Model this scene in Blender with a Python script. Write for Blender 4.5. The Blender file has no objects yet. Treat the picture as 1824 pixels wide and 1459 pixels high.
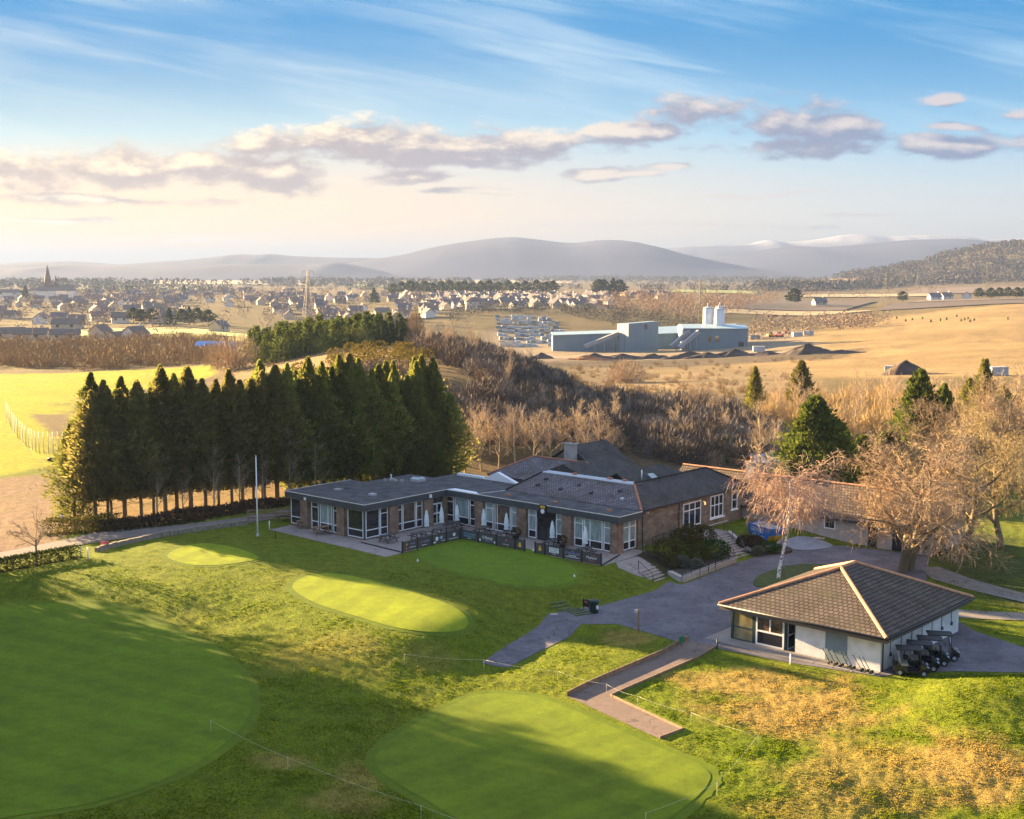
import bpy, bmesh, math, random
import numpy as np
from mathutils import Vector, Matrix
PI = math.pi
sc = bpy.context.scene
COL = sc.collection
RNG = random.Random(7)
NR = np.random.default_rng(11)

# ------------------------------------------------------------------ camera
CH, CF, CYH = 27.3, 2250.0, 475.0            # camera height, focal length and horizon row of the 1824 px photograph
PITCH = math.atan((729.5 - CYH) / CF)
FW = np.array([0, math.cos(PITCH), -math.sin(PITCH)]); RT = np.array([1.0, 0, 0]); UP = np.array([0, math.sin(PITCH), math.cos(PITCH)])
cam = bpy.data.cameras.new('camera'); co = bpy.data.objects.new('camera', cam); COL.objects.link(co)
co.location = (0, 0, CH); co.rotation_euler = (PI / 2 - PITCH, 0, 0)
cam.sensor_fit = 'HORIZONTAL'; cam.sensor_width = 36; cam.lens = 36 * CF / 1824; cam.clip_start = 1; cam.clip_end = 90000
sc.camera = co

def ray(px, py):
    return FW + (px - 912) / CF * RT - (py - 729.5) / CF * UP
def G(px, py, z=0.0):
    d = ray(px, py); t = (z - CH) / d[2]
    return Vector((d[0] * t, d[1] * t, z))
def AT(px, py, Y):
    d = ray(px, py); t = Y / d[1]
    return Vector((d[0] * t, Y, CH + d[2] * t))

# ------------------------------------------------------------------ numpy noise
def _h(ix, iy, s):
    n = (ix.astype(np.int64) * 374761393 + iy.astype(np.int64) * 668265263 + s * 974634777) & 0x7fffffff
    n = ((n ^ (n >> 13)) * 1274126177) & 0x7fffffff
    return ((n ^ (n >> 16)) & 0xffff) / 65535.0
def vnoise(x, y, s=0):
    ix = np.floor(x); iy = np.floor(y); fx = x - ix; fy = y - iy
    fx = fx * fx * (3 - 2 * fx); fy = fy * fy * (3 - 2 * fy)
    a = _h(ix, iy, s); b = _h(ix + 1, iy, s); c = _h(ix, iy + 1, s); d = _h(ix + 1, iy + 1, s)
    return (a * (1 - fx) + b * fx) * (1 - fy) + (c * (1 - fx) + d * fx) * fy
def fbm(x, y, s=0, o=4):
    v = 0; a = .5; t = 0
    for k in range(o):
        v = v + a * vnoise(x, y, s + k * 17); t += a; a *= .5; x = x * 2.03 + 11.3; y = y * 2.03 - 7.7
    return v / t
def sstep(a, b, x):
    t = np.clip((x - a) / (b - a), 0, 1); return t * t * (3 - 2 * t)
def pdist(poly, x, y):
    """distance outside a polygon, negative inside"""
    P = np.asarray([(p[0], p[1]) for p in poly], float); n = len(P)
    d2 = np.full(np.shape(x), 1e18); ins = np.zeros(np.shape(x), bool)
    for i in range(n):
        ax, ay = P[i]; bx, by = P[(i + 1) % n]
        ex, ey = bx - ax, by - ay
        t = np.clip(((x - ax) * ex + (y - ay) * ey) / (ex * ex + ey * ey + 1e-12), 0, 1)
        d2 = np.minimum(d2, (x - ax - t * ex) ** 2 + (y - ay - t * ey) ** 2)
        if ey != 0:
            c = ((ay > y) != (by > y)) & (x < ex * (y - ay) / ey + ax)
            ins ^= c
    d = np.sqrt(d2); return np.where(ins, -d, d)
def smooth_poly(pts, n=8):
    """closed Catmull-Rom through the points"""
    P = [Vector((p[0], p[1])) for p in pts]; out = []; m = len(P)
    for i in range(m):
        p0, p1, p2, p3 = P[i - 1], P[i], P[(i + 1) % m], P[(i + 2) % m]
        for k in range(n):
            t = k / n
            out.append(.5 * (2 * p1 + (p2 - p0) * t + (2 * p0 - 5 * p1 + 4 * p2 - p3) * t * t + (3 * p1 - p0 - 3 * p2 + p3) * t ** 3))
    return out
def PX(pts, z): return [G(a, b, z).to_2d() for a, b in pts]

# ------------------------------------------------------------------ local frames
CA = math.radians(-41.1); CEA = Vector((math.cos(CA), math.sin(CA))); CEB = Vector((-math.sin(CA), math.cos(CA)))
CO = Vector((-14.75, 123.87))                 # near roof corner of the clubhouse wing
def CL(s, t): return CO + CEA * s + CEB * t
def toCL(p): q = Vector((p[0], p[1])) - CO; return q.dot(CEA), q.dot(CEB)
SA = math.radians(-42.0); SEA = Vector((math.cos(SA), math.sin(SA))); SEB = Vector((-math.sin(SA), math.cos(SA)))
SO = Vector((25.9, 85.0))                     # near eave corner of the pro shop; it spans s -13.4..0, t 0..15

# ------------------------------------------------------------------ terrain
Z_CP = -1.0
POLY = {}
POLY['club'] = [CL(-12.5, -1.0), CL(6.6, -1.2), CL(6.6, 7.0), CL(24.6, 7.2), CL(24.0, 13.0), CL(22.6, 16), CL(22.6, 33), CL(-12.5, 33)]
POLY['carpark'] = PX([(985, 1094), (1062, 1082), (1168, 1052), (1190, 1036), (1215, 1042), (1310, 1004), (1400, 975), (1500, 972), (1655, 990), (1650, 1035), (1672, 1085), (1735, 1124), (1800, 1146), (1905, 1178), (1905, 1200), (1700, 1196), (1600, 1200), (1570, 1206), (1400, 1180), (1262, 1152), (1225, 1150), (1180, 1135), (1100, 1112), (1000, 1112)], Z_CP)
G_FRONT = smooth_poly(PX([(745, 990), (770, 968), (830, 962), (920, 975), (1000, 1000), (1030, 1025), (985, 1040), (900, 1038), (800, 1015)], -.1))
G_MID = smooth_poly(PX([(521, 1046), (540, 1028), (585, 1021), (650, 1030), (730, 1052), (800, 1074), (833, 1094), (822, 1110), (770, 1119), (710, 1116), (640, 1098), (560, 1072)], .3))
G_SMALL = smooth_poly(PX([(298, 990), (330, 972), (370, 968), (420, 976), (460, 993), (430, 1002), (380, 1007), (330, 1004)], .4))
G_LEFT = smooth_poly(PX([(-170, 1120), (-60, 1086), (60, 1082), (200, 1090), (330, 1135), (415, 1190), (447, 1245), (430, 1300), (340, 1370), (200, 1425), (60, 1452), (-100, 1468), (-260, 1400), (-280, 1240)], -1.1))
G_BOT = smooth_poly(PX([(865, 1236), (800, 1257), (720, 1300), (672, 1342), (680, 1375), (760, 1425), (860, 1480), (1000, 1520), (1130, 1490), (1210, 1440), (1262, 1392), (1252, 1366), (1170, 1330), (1070, 1287), (960, 1245)], -1.5))
P_DIAG = PX([(858, 1184), (905, 1190), (960, 1160), (1062, 1114), (1075, 1104), (1046, 1090), (985, 1100)], -1.6)
P_L1 = PX([(1252, 1150), (1228, 1146), (1010, 1238), (1050, 1262), (1088, 1240)], -1.25)
P_L = PX([(1279, 1158), (1226, 1146), (1010, 1238), (1175, 1310), (1217, 1298), (1088, 1240)], -1.25)
LAWN_R = PX([(1105, 1120), (1215, 1145), (1020, 1228), (930, 1200)], -1.15)
LAWN_R2 = PX([(1290, 1170), (1560, 1215), (1700, 1300), (1400, 1420), (1320, 1330), (1110, 1240)], -1.2)
MOUND_R = PX([(1640, 1214), (1700, 1204), (1780, 1202), (1905, 1205), (1905, 1250), (1720, 1262)], .9)
TEE_R = PX([(1700, 1290), (1850, 1262), (1980, 1290), (1980, 1400), (1850, 1400), (1630, 1330)], -.4)
ROAD_L = PX([(-200, 1020), (0, 995), (170, 960), (440, 928), (560, 905), (445, 935), (190, 985), (0, 1012)], .0)
HEDGE_Z = PX([(-150, 1050), (0, 1020), (150, 992), (60, 1015)], -.6)
LAWN_L = PX([(60, 1020), (250, 960), (430, 948), (300, 1060), (200, 1040)], .35)
BOTR = PX([(1320, 1400), (1500, 1440), (1824, 1459), (1824, 1520), (1200, 1520)], -1.6)
ZONES = [(G_FRONT, -.12), (G_MID, .25), (G_SMALL, .4), (G_LEFT, -1.0), (G_BOT, -1.6), (P_DIAG, -1.85), (P_L1, -1.25), (LAWN_R, -1.2), (LAWN_R2, -1.25),
         (MOUND_R, .85), (TEE_R, -.7), (ROAD_L, 0.0), (HEDGE_Z, -.1), (LAWN_L, .35), (BOTR, -1.9), (POLY['club'], 0.0), (POLY['carpark'], Z_CP),
         ([(-60, 20), (60, 20), (60, 45), (-60, 45)], -2.0), ([(-140, 60), (-70, 60), (-70, 160), (-140, 160)], -.3), ([(70, 60), (140, 60), (140, 160), (70, 160)], -1.0),
         ([CL(-14, 36), CL(30, 40), CL(30, 60), CL(-14, 60)], .2), ([(45, 118), (70, 118), (70, 150), (48, 150)], -1.0)]
FY = np.log(np.array([120, 160, 180, 230, 300, 400, 500, 650, 800, 1000, 1400, 2000, 3000, 6000, 60000.]))
FU = np.array([-.6, -.4, -.25, -.12, -.03, .06, .15, .25, .4, .6])
FZ = np.array([
 [-.3, -.3, -.3, -.5, -1, -3, -5, -9, -11, -12, -11, -13, -20, -28, -30],
 [0, 0, 0, 0, -.3, -3, -5, -9, -11, -12, -11, -13, -20, -28, -30],
 [0, 0, .5, 1.5, 1.5, -1, -3.5, -7, -10, -11, -10, -13, -20, -28, -30],
 [0, .5, 3, 8, 8, 2.5, -4, -12, -15, -13, -9, -12, -20, -28, -30],
 [0, 0, 3.2, 9.0, 6, -1, -10, -19, -20, -9.5, -7, -12, -20, -28, -30],
 [0, .2, 1.3, 1.6, -2.5, -10, -14.5, -19, -20, -10, -7, -12, -20, -28, -30],
 [-.6, -.3, .3, .6, -3, -9.5, -14, -18, -19.5, -13, -10, -14, -21, -28, -30],
 [-1, -1, -1, -2, -5, -9, -12, -13.5, -13.4, -14, -12.5, -16, -22, -28, -30],
 [-1, -1, -1, -2, -4, -7, -9, -8, -5, -3.8, -8, -10.5, -4, -20, -20],
 [-1, -1, -1, -2, -4, -7, -9, -8, -5, -3.8, -8, -10.5, -4, -20, -20]], float)
def _cr(p0, p1, p2, p3, t): return .5 * (2 * p1 + (p2 - p0) * t + (2 * p0 - 5 * p1 + 4 * p2 - p3) * t * t + (3 * p1 - p0 - 3 * p2 + p3) * t ** 3)
def far_z(x, y):
    Y = np.maximum(y, 60); u = np.clip(x / Y, -.6, .6); v = np.clip(np.log(Y), FY[0], FY[-1])
    iu = np.clip(np.searchsorted(FU, u) - 1, 0, len(FU) - 2); iv = np.clip(np.searchsorted(FY, v) - 1, 0, len(FY) - 2)
    tu = (u - FU[iu]) / (FU[iu + 1] - FU[iu]); tv = (v - FY[iv]) / (FY[iv + 1] - FY[iv])
    cu = lambda k: np.clip(iu + k, 0, len(FU) - 1); cv = lambda k: np.clip(iv + k, 0, len(FY) - 1)
    r = [_cr(FZ[cu(-1), cv(k)], FZ[cu(0), cv(k)], FZ[cu(1), cv(k)], FZ[cu(2), cv(k)], tu) for k in (-1, 0, 1, 2)]
    return _cr(r[0], r[1], r[2], r[3], tv)
_NG = None
def near_z(x, y):
    """smooth lie of the land round the clubhouse: spot heights blended, then softened"""
    global _NG
    if _NG is None:
        gx = np.arange(-110, 110.1, .5); gy = np.arange(10, 182.1, .5); X, Y = np.meshgrid(gx, gy); W = np.zeros_like(X); S = np.zeros_like(X)
        for poly, zz in ZONES:
            d = np.maximum(pdist(poly, X, Y), 0); w = 1 / (d * d + .6) ** 1.3; W += w; S += w * zz
        Z = S / W; k = np.exp(-.5 * (np.arange(-11, 12) / 3.6) ** 2); k /= k.sum()
        for ax in (0, 1): Z = np.apply_along_axis(lambda r: np.convolve(np.pad(r, 11, mode='edge'), k, 'valid'), ax, Z)
        _NG = Z
    fx = np.clip((x + 110) / .5, 0, _NG.shape[1] - 1.001); fy = np.clip((y - 10) / .5, 0, _NG.shape[0] - 1.001); ix = fx.astype(int); iy = fy.astype(int); fx = fx - ix; fy = fy - iy
    return (_NG[iy, ix] * (1 - fx) + _NG[iy, ix + 1] * fx) * (1 - fy) + (_NG[iy + 1, ix] * (1 - fx) + _NG[iy + 1, ix + 1] * fx) * fy
def hz(x, y):
    x = np.asarray(x, float); y = np.asarray(y, float); shp = x.shape
    x = x.ravel(); y = y.ravel(); z = far_z(x, y)
    near = y < 175
    xn, yn = x[near], y[near]
    if len(xn):
        k = sstep(138, 172, yn); zn = near_z(xn, yn) * (1 - k) + z[near] * k
        for key, zz, fo in (('club', 0.0, 2.2), ('carpark', Z_CP, 1.6)):
            d = pdist(POLY[key], xn, yn); w = 1 - sstep(0.0, fo, d)
            zn = zn * (1 - w) + zz * w
        z = z.copy(); z[near] = zn
    return z.reshape(shp)
def H(x, y): return float(hz(np.array([x]), np.array([y]))[0])
def GT(px, py, lo=30, hi=6000):
    """the point of the terrain seen along a sight line"""
    d = ray(px, py); ys = np.geomspace(lo, hi, 900); t = ys / d[1]
    zz = CH + d[2] * t - hz(d[0] * t, ys)
    i = int(np.argmax(zz < 0)) if (zz < 0).any() else len(ys) - 1
    if i > 0 and zz[i] < 0:
        a, b = zz[i - 1], zz[i]; y = ys[i - 1] + (ys[i] - ys[i - 1]) * a / (a - b)
    else: y = ys[i]
    x = d[0] / d[1] * y
    return Vector((x, y, H(x, y)))
def gp(px, py, lo=30, hi=6000): return GT(px, py, lo, hi).to_2d()

# ------------------------------------------------------------------ materials
MATS = {}
def nmat(name):
    m = bpy.data.materials.new(name); m.use_nodes = True; nt = m.node_tree; nt.nodes.clear()
    o = nt.nodes.new('ShaderNodeOutputMaterial'); b = nt.nodes.new('ShaderNodeBsdfPrincipled')
    nt.links.new(b.outputs[0], o.inputs['Surface']); MATS[name] = m
    return m, nt, b, o
def N(nt, t, **kw):
    n = nt.nodes.new(t)
    for k, v in kw.items():
        if k.startswith('i_'): n.inputs[k[2:]].default_value = v
        else: setattr(n, k, v)
    return n
def mix(nt, fac, a, b, mode='MIX'):
    m = nt.nodes.new('ShaderNodeMix'); m.data_type = 'RGBA'; m.blend_type = mode
    for i, v in ((0, fac), (6, a), (7, b)):
        if hasattr(v, 'is_output'): nt.links.new(v, m.inputs[i])
        elif i == 0: m.inputs[0].default_value = v
        else: m.inputs[i].default_value = (*v[:3], 1)
    return m.outputs[2]
def math_(nt, op, a, b=None, c=None, clamp=False):
    m = nt.nodes.new('ShaderNodeMath'); m.operation = op; m.use_clamp = clamp
    for i, v in enumerate((a, b, c)):
        if v is None: continue
        if hasattr(v, 'is_output'): nt.links.new(v, m.inputs[i])
        else: m.inputs[i].default_value = v
    return m.outputs[0]
def noise(nt, vec, scale, detail=4, rough=.55):
    n = nt.nodes.new('ShaderNodeTexNoise'); n.inputs['Scale'].default_value = scale; n.inputs['Detail'].default_value = detail; n.inputs['Roughness'].default_value = rough
    if vec is not None: nt.links.new(vec, n.inputs['Vector'])
    return n.outputs['Fac']
def ramp(nt, fac, stops):
    r = nt.nodes.new('ShaderNodeValToRGB'); e = r.color_ramp.elements
    while len(e) < len(stops): e.new(.5)
    for i, (p, c) in enumerate(stops): e[i].position = p; e[i].color = (*c, 1) if len(c) == 3 else c
    nt.links.new(fac, r.inputs[0]); return r.outputs[0]
def bump(nt, b, h, strength=.3, dist=.05):
    n = nt.nodes.new('ShaderNodeBump'); n.inputs['Strength'].default_value = strength; n.inputs['Distance'].default_value = dist
    nt.links.new(h, n.inputs['Height']); nt.links.new(n.outputs[0], b.inputs['Normal'])
def mat(name, c, rough=.8, var=.25, scale=3.0, c2=None, metal=0, bmp=0, obj=True, spec=.4, emit=None):
    """plain surface with blotchy variation; per-object tint as well"""
    if name in MATS: return MATS[name]
    m, nt, b, o = nmat(name)
    tc = N(nt, 'ShaderNodeTexCoord'); f = noise(nt, tc.outputs['Object'] if obj else tc.outputs['Generated'], scale, 5)
    c = tuple(c); c2 = c2 or tuple(min(1, v * (1 - var)) for v in c); c3 = tuple(min(1, v * (1 + var)) for v in c)
    col = ramp(nt, f, [(.3, c2), (.52, c), (.75, c3)])
    nt.links.new(col, b.inputs['Base Color'])
    b.inputs['Roughness'].default_value = rough; b.inputs['Metallic'].default_value = metal; b.inputs['Specular IOR Level'].default_value = spec
    if bmp: bump(nt, b, noise(nt, tc.outputs['Object'], scale * 6, 4), bmp, .03)
    if emit:
        b.inputs['Emission Color'].default_value = (*emit[:3], 1); b.inputs['Emission Strength'].default_value = emit[3]
    return m
def leafmat(name, c, c2, trans=.35, rndobj=.25):
    if name in MATS: return MATS[name]
    m, nt, b, o = nmat(name); nt.nodes.remove(b)
    gi = N(nt, 'ShaderNodeNewGeometry'); oi = N(nt, 'ShaderNodeObjectInfo')
    col = mix(nt, gi.outputs['Random Per Island'], c, c2)
    hs = N(nt, 'ShaderNodeHueSaturation'); nt.links.new(col, hs.inputs['Color'])
    v = math_(nt, 'MULTIPLY_ADD', oi.outputs['Random'], rndobj * 2, 1 - rndobj); nt.links.new(v, hs.inputs['Value'])
    d = N(nt, 'ShaderNodeBsdfDiffuse'); t = N(nt, 'ShaderNodeBsdfTranslucent')
    nt.links.new(hs.outputs[0], d.inputs[0]); nt.links.new(hs.outputs[0], t.inputs[0])
    ms = N(nt, 'ShaderNodeMixShader'); ms.inputs[0].default_value = trans
    nt.links.new(d.outputs[0], ms.inputs[1]); nt.links.new(t.outputs[0], ms.inputs[2]); nt.links.new(ms.outputs[0], o.inputs['Surface'])
    return m

# ------------------------------------------------------------------ objects
def tag(o, label=None, cat=None, group=None, kind=None):
    if label: o['label'] = label
    if cat: o['category'] = cat
    if group: o['group'] = group
    if kind: o['kind'] = kind
    return o
def empty(name, loc, rz=0.0, label=None, cat=None, group=None):
    o = bpy.data.objects.new(name, None); COL.objects.link(o); o.location = loc; o.rotation_euler = (0, 0, rz); o.empty_display_size = .3
    return tag(o, label, cat, group)
def kids(o): return list(o.children)
def copy_tree(o, parent=None):
    c = o.copy(); COL.objects.link(c)
    if parent is not None: c.parent = parent
    for ch in kids(o): copy_tree(ch, c)
    return c
class MB:
    """collects boxes, tubes and sheets into ONE mesh"""
    def __init__(s): s.v = []; s.f = []; s.m = []; s.mats = []; s.cur = 0; s.sm = []
    def use(s, m):
        if m not in s.mats: s.mats.append(m)
        s.cur = s.mats.index(m); return s
    def add(s, vs, fs, smooth=False):
        n = len(s.v); s.v += [tuple(v) for v in vs]; s.f += [tuple(i + n for i in f) for f in fs]
        s.m += [s.cur] * len(fs); s.sm += [smooth] * len(fs); return s
    def box(s, x0, x1, y0, y1, z0, z1):
        vs = [(x, y, z) for z in (z0, z1) for x, y in ((x0, y0), (x1, y0), (x1, y1), (x0, y1))]
        return s.add(vs, [(3, 2, 1, 0), (4, 5, 6, 7), (0, 1, 5, 4), (1, 2, 6, 5), (2, 3, 7, 6), (3, 0, 4, 7)])
    def obox(s, c, ax, ay, az):
        c = Vector(c); ax = Vector(ax); ay = Vector(ay); az = Vector(az)
        vs = [c + sx * ax + sy * ay + sz * az for sz in (-1, 1) for sx, sy in ((-1, -1), (1, -1), (1, 1), (-1, 1))]
        return s.add(vs, [(3, 2, 1, 0), (4, 5, 6, 7), (0, 1, 5, 4), (1, 2, 6, 5), (2, 3, 7, 6), (3, 0, 4, 7)])
    def bar(s, a, b, w, h=None, up=(0, 0, 1)):
        a = Vector(a); b = Vector(b); d = (b - a); L = d.length; d.normalize(); u = Vector(up)
        if abs(d.dot(u)) > .95: u = Vector((1, 0, 0))
        r = d.cross(u).normalized(); u = r.cross(d)
        return s.obox((a + b) / 2, d * L / 2, r * w / 2, u * (h or w) / 2)
    def tube(s, pts, r, n=6, cap=True, smooth=True):
        pts = [Vector(p) for p in pts]; rs = r if isinstance(r, (list, tuple)) else [r] * len(pts)
        vs = []; fs = []; prev = None
        for i, p in enumerate(pts):
            d = (pts[min(i + 1, len(pts) - 1)] - pts[max(i - 1, 0)]).normalized()
            ref = prev if prev is not None else (Vector((0, 0, 1)) if abs(d.z) < .9 else Vector((1, 0, 0)))
            a = (ref - d * ref.dot(d))
            if a.length < 1e-5: a = d.orthogonal()
            a.normalize(); prev = a; b = d.cross(a)
            for k in range(n):
                t = 2 * PI * k / n; vs.append(p + (a * math.cos(t) + b * math.sin(t)) * rs[i])
        for i in range(len(pts) - 1):
            for k in range(n):
                fs.append((i * n + k, i * n + (k + 1) % n, (i + 1) * n + (k + 1) % n, (i + 1) * n + k))
        if cap: fs.append(tuple(range(n - 1, -1, -1))); fs.append(tuple(range((len(pts) - 1) * n, len(pts) * n)))
        return s.add(vs, fs, smooth)
    def lathe(s, prof, c=(0, 0, 0), n=16, smooth=True):
        vs = []; fs = []; c = Vector(c)
        for r, z in prof:
            for k in range(n): vs.append(c + Vector((r * math.cos(2 * PI * k / n), r * math.sin(2 * PI * k / n), z)))
        for i in range(len(prof) - 1):
            for k in range(n): fs.append((i * n + k, i * n + (k + 1) % n, (i + 1) * n + (k + 1) % n, (i + 1) * n + k))
        fs.append(tuple(range(n - 1, -1, -1))); fs.append(tuple(range((len(prof) - 1) * n, len(prof) * n)))
        return s.add(vs, fs, smooth)
    def prism(s, poly, z0, z1):
        n = len(poly); a = sum(poly[i][0] * poly[(i + 1) % n][1] - poly[(i + 1) % n][0] * poly[i][1] for i in range(n))
        if a < 0: poly = poly[::-1]
        vs = [(p[0], p[1], z0) for p in poly] + [(p[0], p[1], z1) for p in poly]
        fs = [tuple(range(n - 1, -1, -1)), tuple(range(n, 2 * n))] + [(i, (i + 1) % n, n + (i + 1) % n, n + i) for i in range(n)]
        return s.add(vs, fs)
    def slab(s, pts, th):
        """a planar polygon given thickness downwards along its normal"""
        P = [Vector(p) for p in pts]; nrm = (P[1] - P[0]).cross(P[2] - P[0]).normalized()
        if nrm.z < 0: P = P[::-1]; nrm = -nrm
        n = len(P); vs = P + [p - nrm * th for p in P]
        return s.add(vs, [tuple(range(n)), tuple(range(2 * n - 1, n - 1, -1))] + [((i + 1) % n, i, n + i, n + (i + 1) % n) for i in range(n)])
    def build(s, name, mt=None, parent=None, label=None, cat=None, group=None, kind=None, loc=None):
        me = bpy.data.meshes.new(name); me.from_pydata(s.v, [], s.f)
        ms = s.mats or ([mt] if mt else [])
        for m in ms: me.materials.append(m)
        if s.mats and len(s.mats) > 1: me.polygons.foreach_set('material_index', s.m)
        me.polygons.foreach_set('use_smooth', s.sm); me.update()
        o = bpy.data.objects.new(name, me); COL.objects.link(o)
        if parent is not None: o.parent = parent
        if loc is not None: o.location = loc
        return tag(o, label, cat, group, kind)
def npmesh(name, V, F, mt, smooth=False):
    """mesh from numpy arrays; F is (n,3) or (n,4)"""
    me = bpy.data.meshes.new(name); V = np.asarray(V, np.float32); F = np.asarray(F, np.int32); k = F.shape[1]
    me.vertices.add(len(V)); me.vertices.foreach_set('co', V.ravel())
    me.loops.add(F.size); me.loops.foreach_set('vertex_index', F.ravel())
    me.polygons.add(len(F)); me.polygons.foreach_set('loop_start', np.arange(len(F), dtype=np.int32) * k)
    me.polygons.foreach_set('loop_total', np.full(len(F), k, np.int32))
    me.polygons.foreach_set('use_smooth', np.full(len(F), smooth))
    for m in (mt if isinstance(mt, (list, tuple)) else [mt]): me.materials.append(m)
    me.update(calc_edges=True); return me
def link(name, me, parent=None, loc=None, **kw):
    o = bpy.data.objects.new(name, me); COL.objects.link(o)
    if parent is not None: o.parent = parent
    if loc is not None: o.location = loc
    return tag(o, kw.get('label'), kw.get('cat'), kw.get('group'), kw.get('kind'))
def sheet(name, poly, dz, mt, step=.6, kind='structure', **kw):
    """a thin sheet laid over the terrain inside a polygon"""
    bm = bmesh.new(); vs = [bm.verts.new((p[0], p[1], 0)) for p in poly]; bm.faces.new(vs)
    xs = [p[0] for p in poly]; ys = [p[1] for p in poly]
    for ax, lo, hi in ((0, min(xs), max(xs)), (1, min(ys), max(ys))):
        n = int((hi - lo) / step)
        for i in range(1, n + 1):
            c = [0, 0, 0]; c[ax] = lo + i * step; no = [0, 0, 0]; no[ax] = 1
            bmesh.ops.bisect_plane(bm, geom=bm.verts[:] + bm.edges[:] + bm.faces[:], plane_co=c, plane_no=no)
    bmesh.ops.triangulate(bm, faces=[f for f in bm.faces if len(f.verts) > 4])
    X = np.array([v.co.x for v in bm.verts]); Y = np.array([v.co.y for v in bm.verts]); Z = hz(X, Y) + dz
    for v, z in zip(bm.verts, Z): v.co.z = z
    for f in bm.faces:
        f.smooth = True
        if f.normal.z < 0: f.normal_flip()
    bmesh.ops.recalc_face_normals(bm, faces=bm.faces[:])
    me = bpy.data.meshes.new(name); bm.normal_update()
    if sum(f.normal.z for f in bm.faces) < 0: bmesh.ops.reverse_faces(bm, faces=bm.faces[:])
    bm.to_mesh(me); bm.free(); me.materials.append(mt)
    o = bpy.data.objects.new(name, me); COL.objects.link(o); return tag(o, kind=kind, **kw)
# ------------------------------------------------------------------ light, sky, haze
SUN_EL, SUN_AZ = math.radians(11.4), math.radians(-53.0)     # azimuth from +Y, negative = to the left
sdir = Vector((math.sin(SUN_AZ) * math.cos(SUN_EL), math.cos(SUN_AZ) * math.cos(SUN_EL), math.sin(SUN_EL)))
sun = bpy.data.lights.new('sun', 'SUN'); sun.energy = 5.0; sun.angle = math.radians(.55); sun.color = (1, .71, .36)
so = bpy.data.objects.new('sun', sun); COL.objects.link(so); so.rotation_euler = sdir.to_track_quat('Z', 'Y').to_euler(); so.location = (-60, 60, 60)

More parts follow.
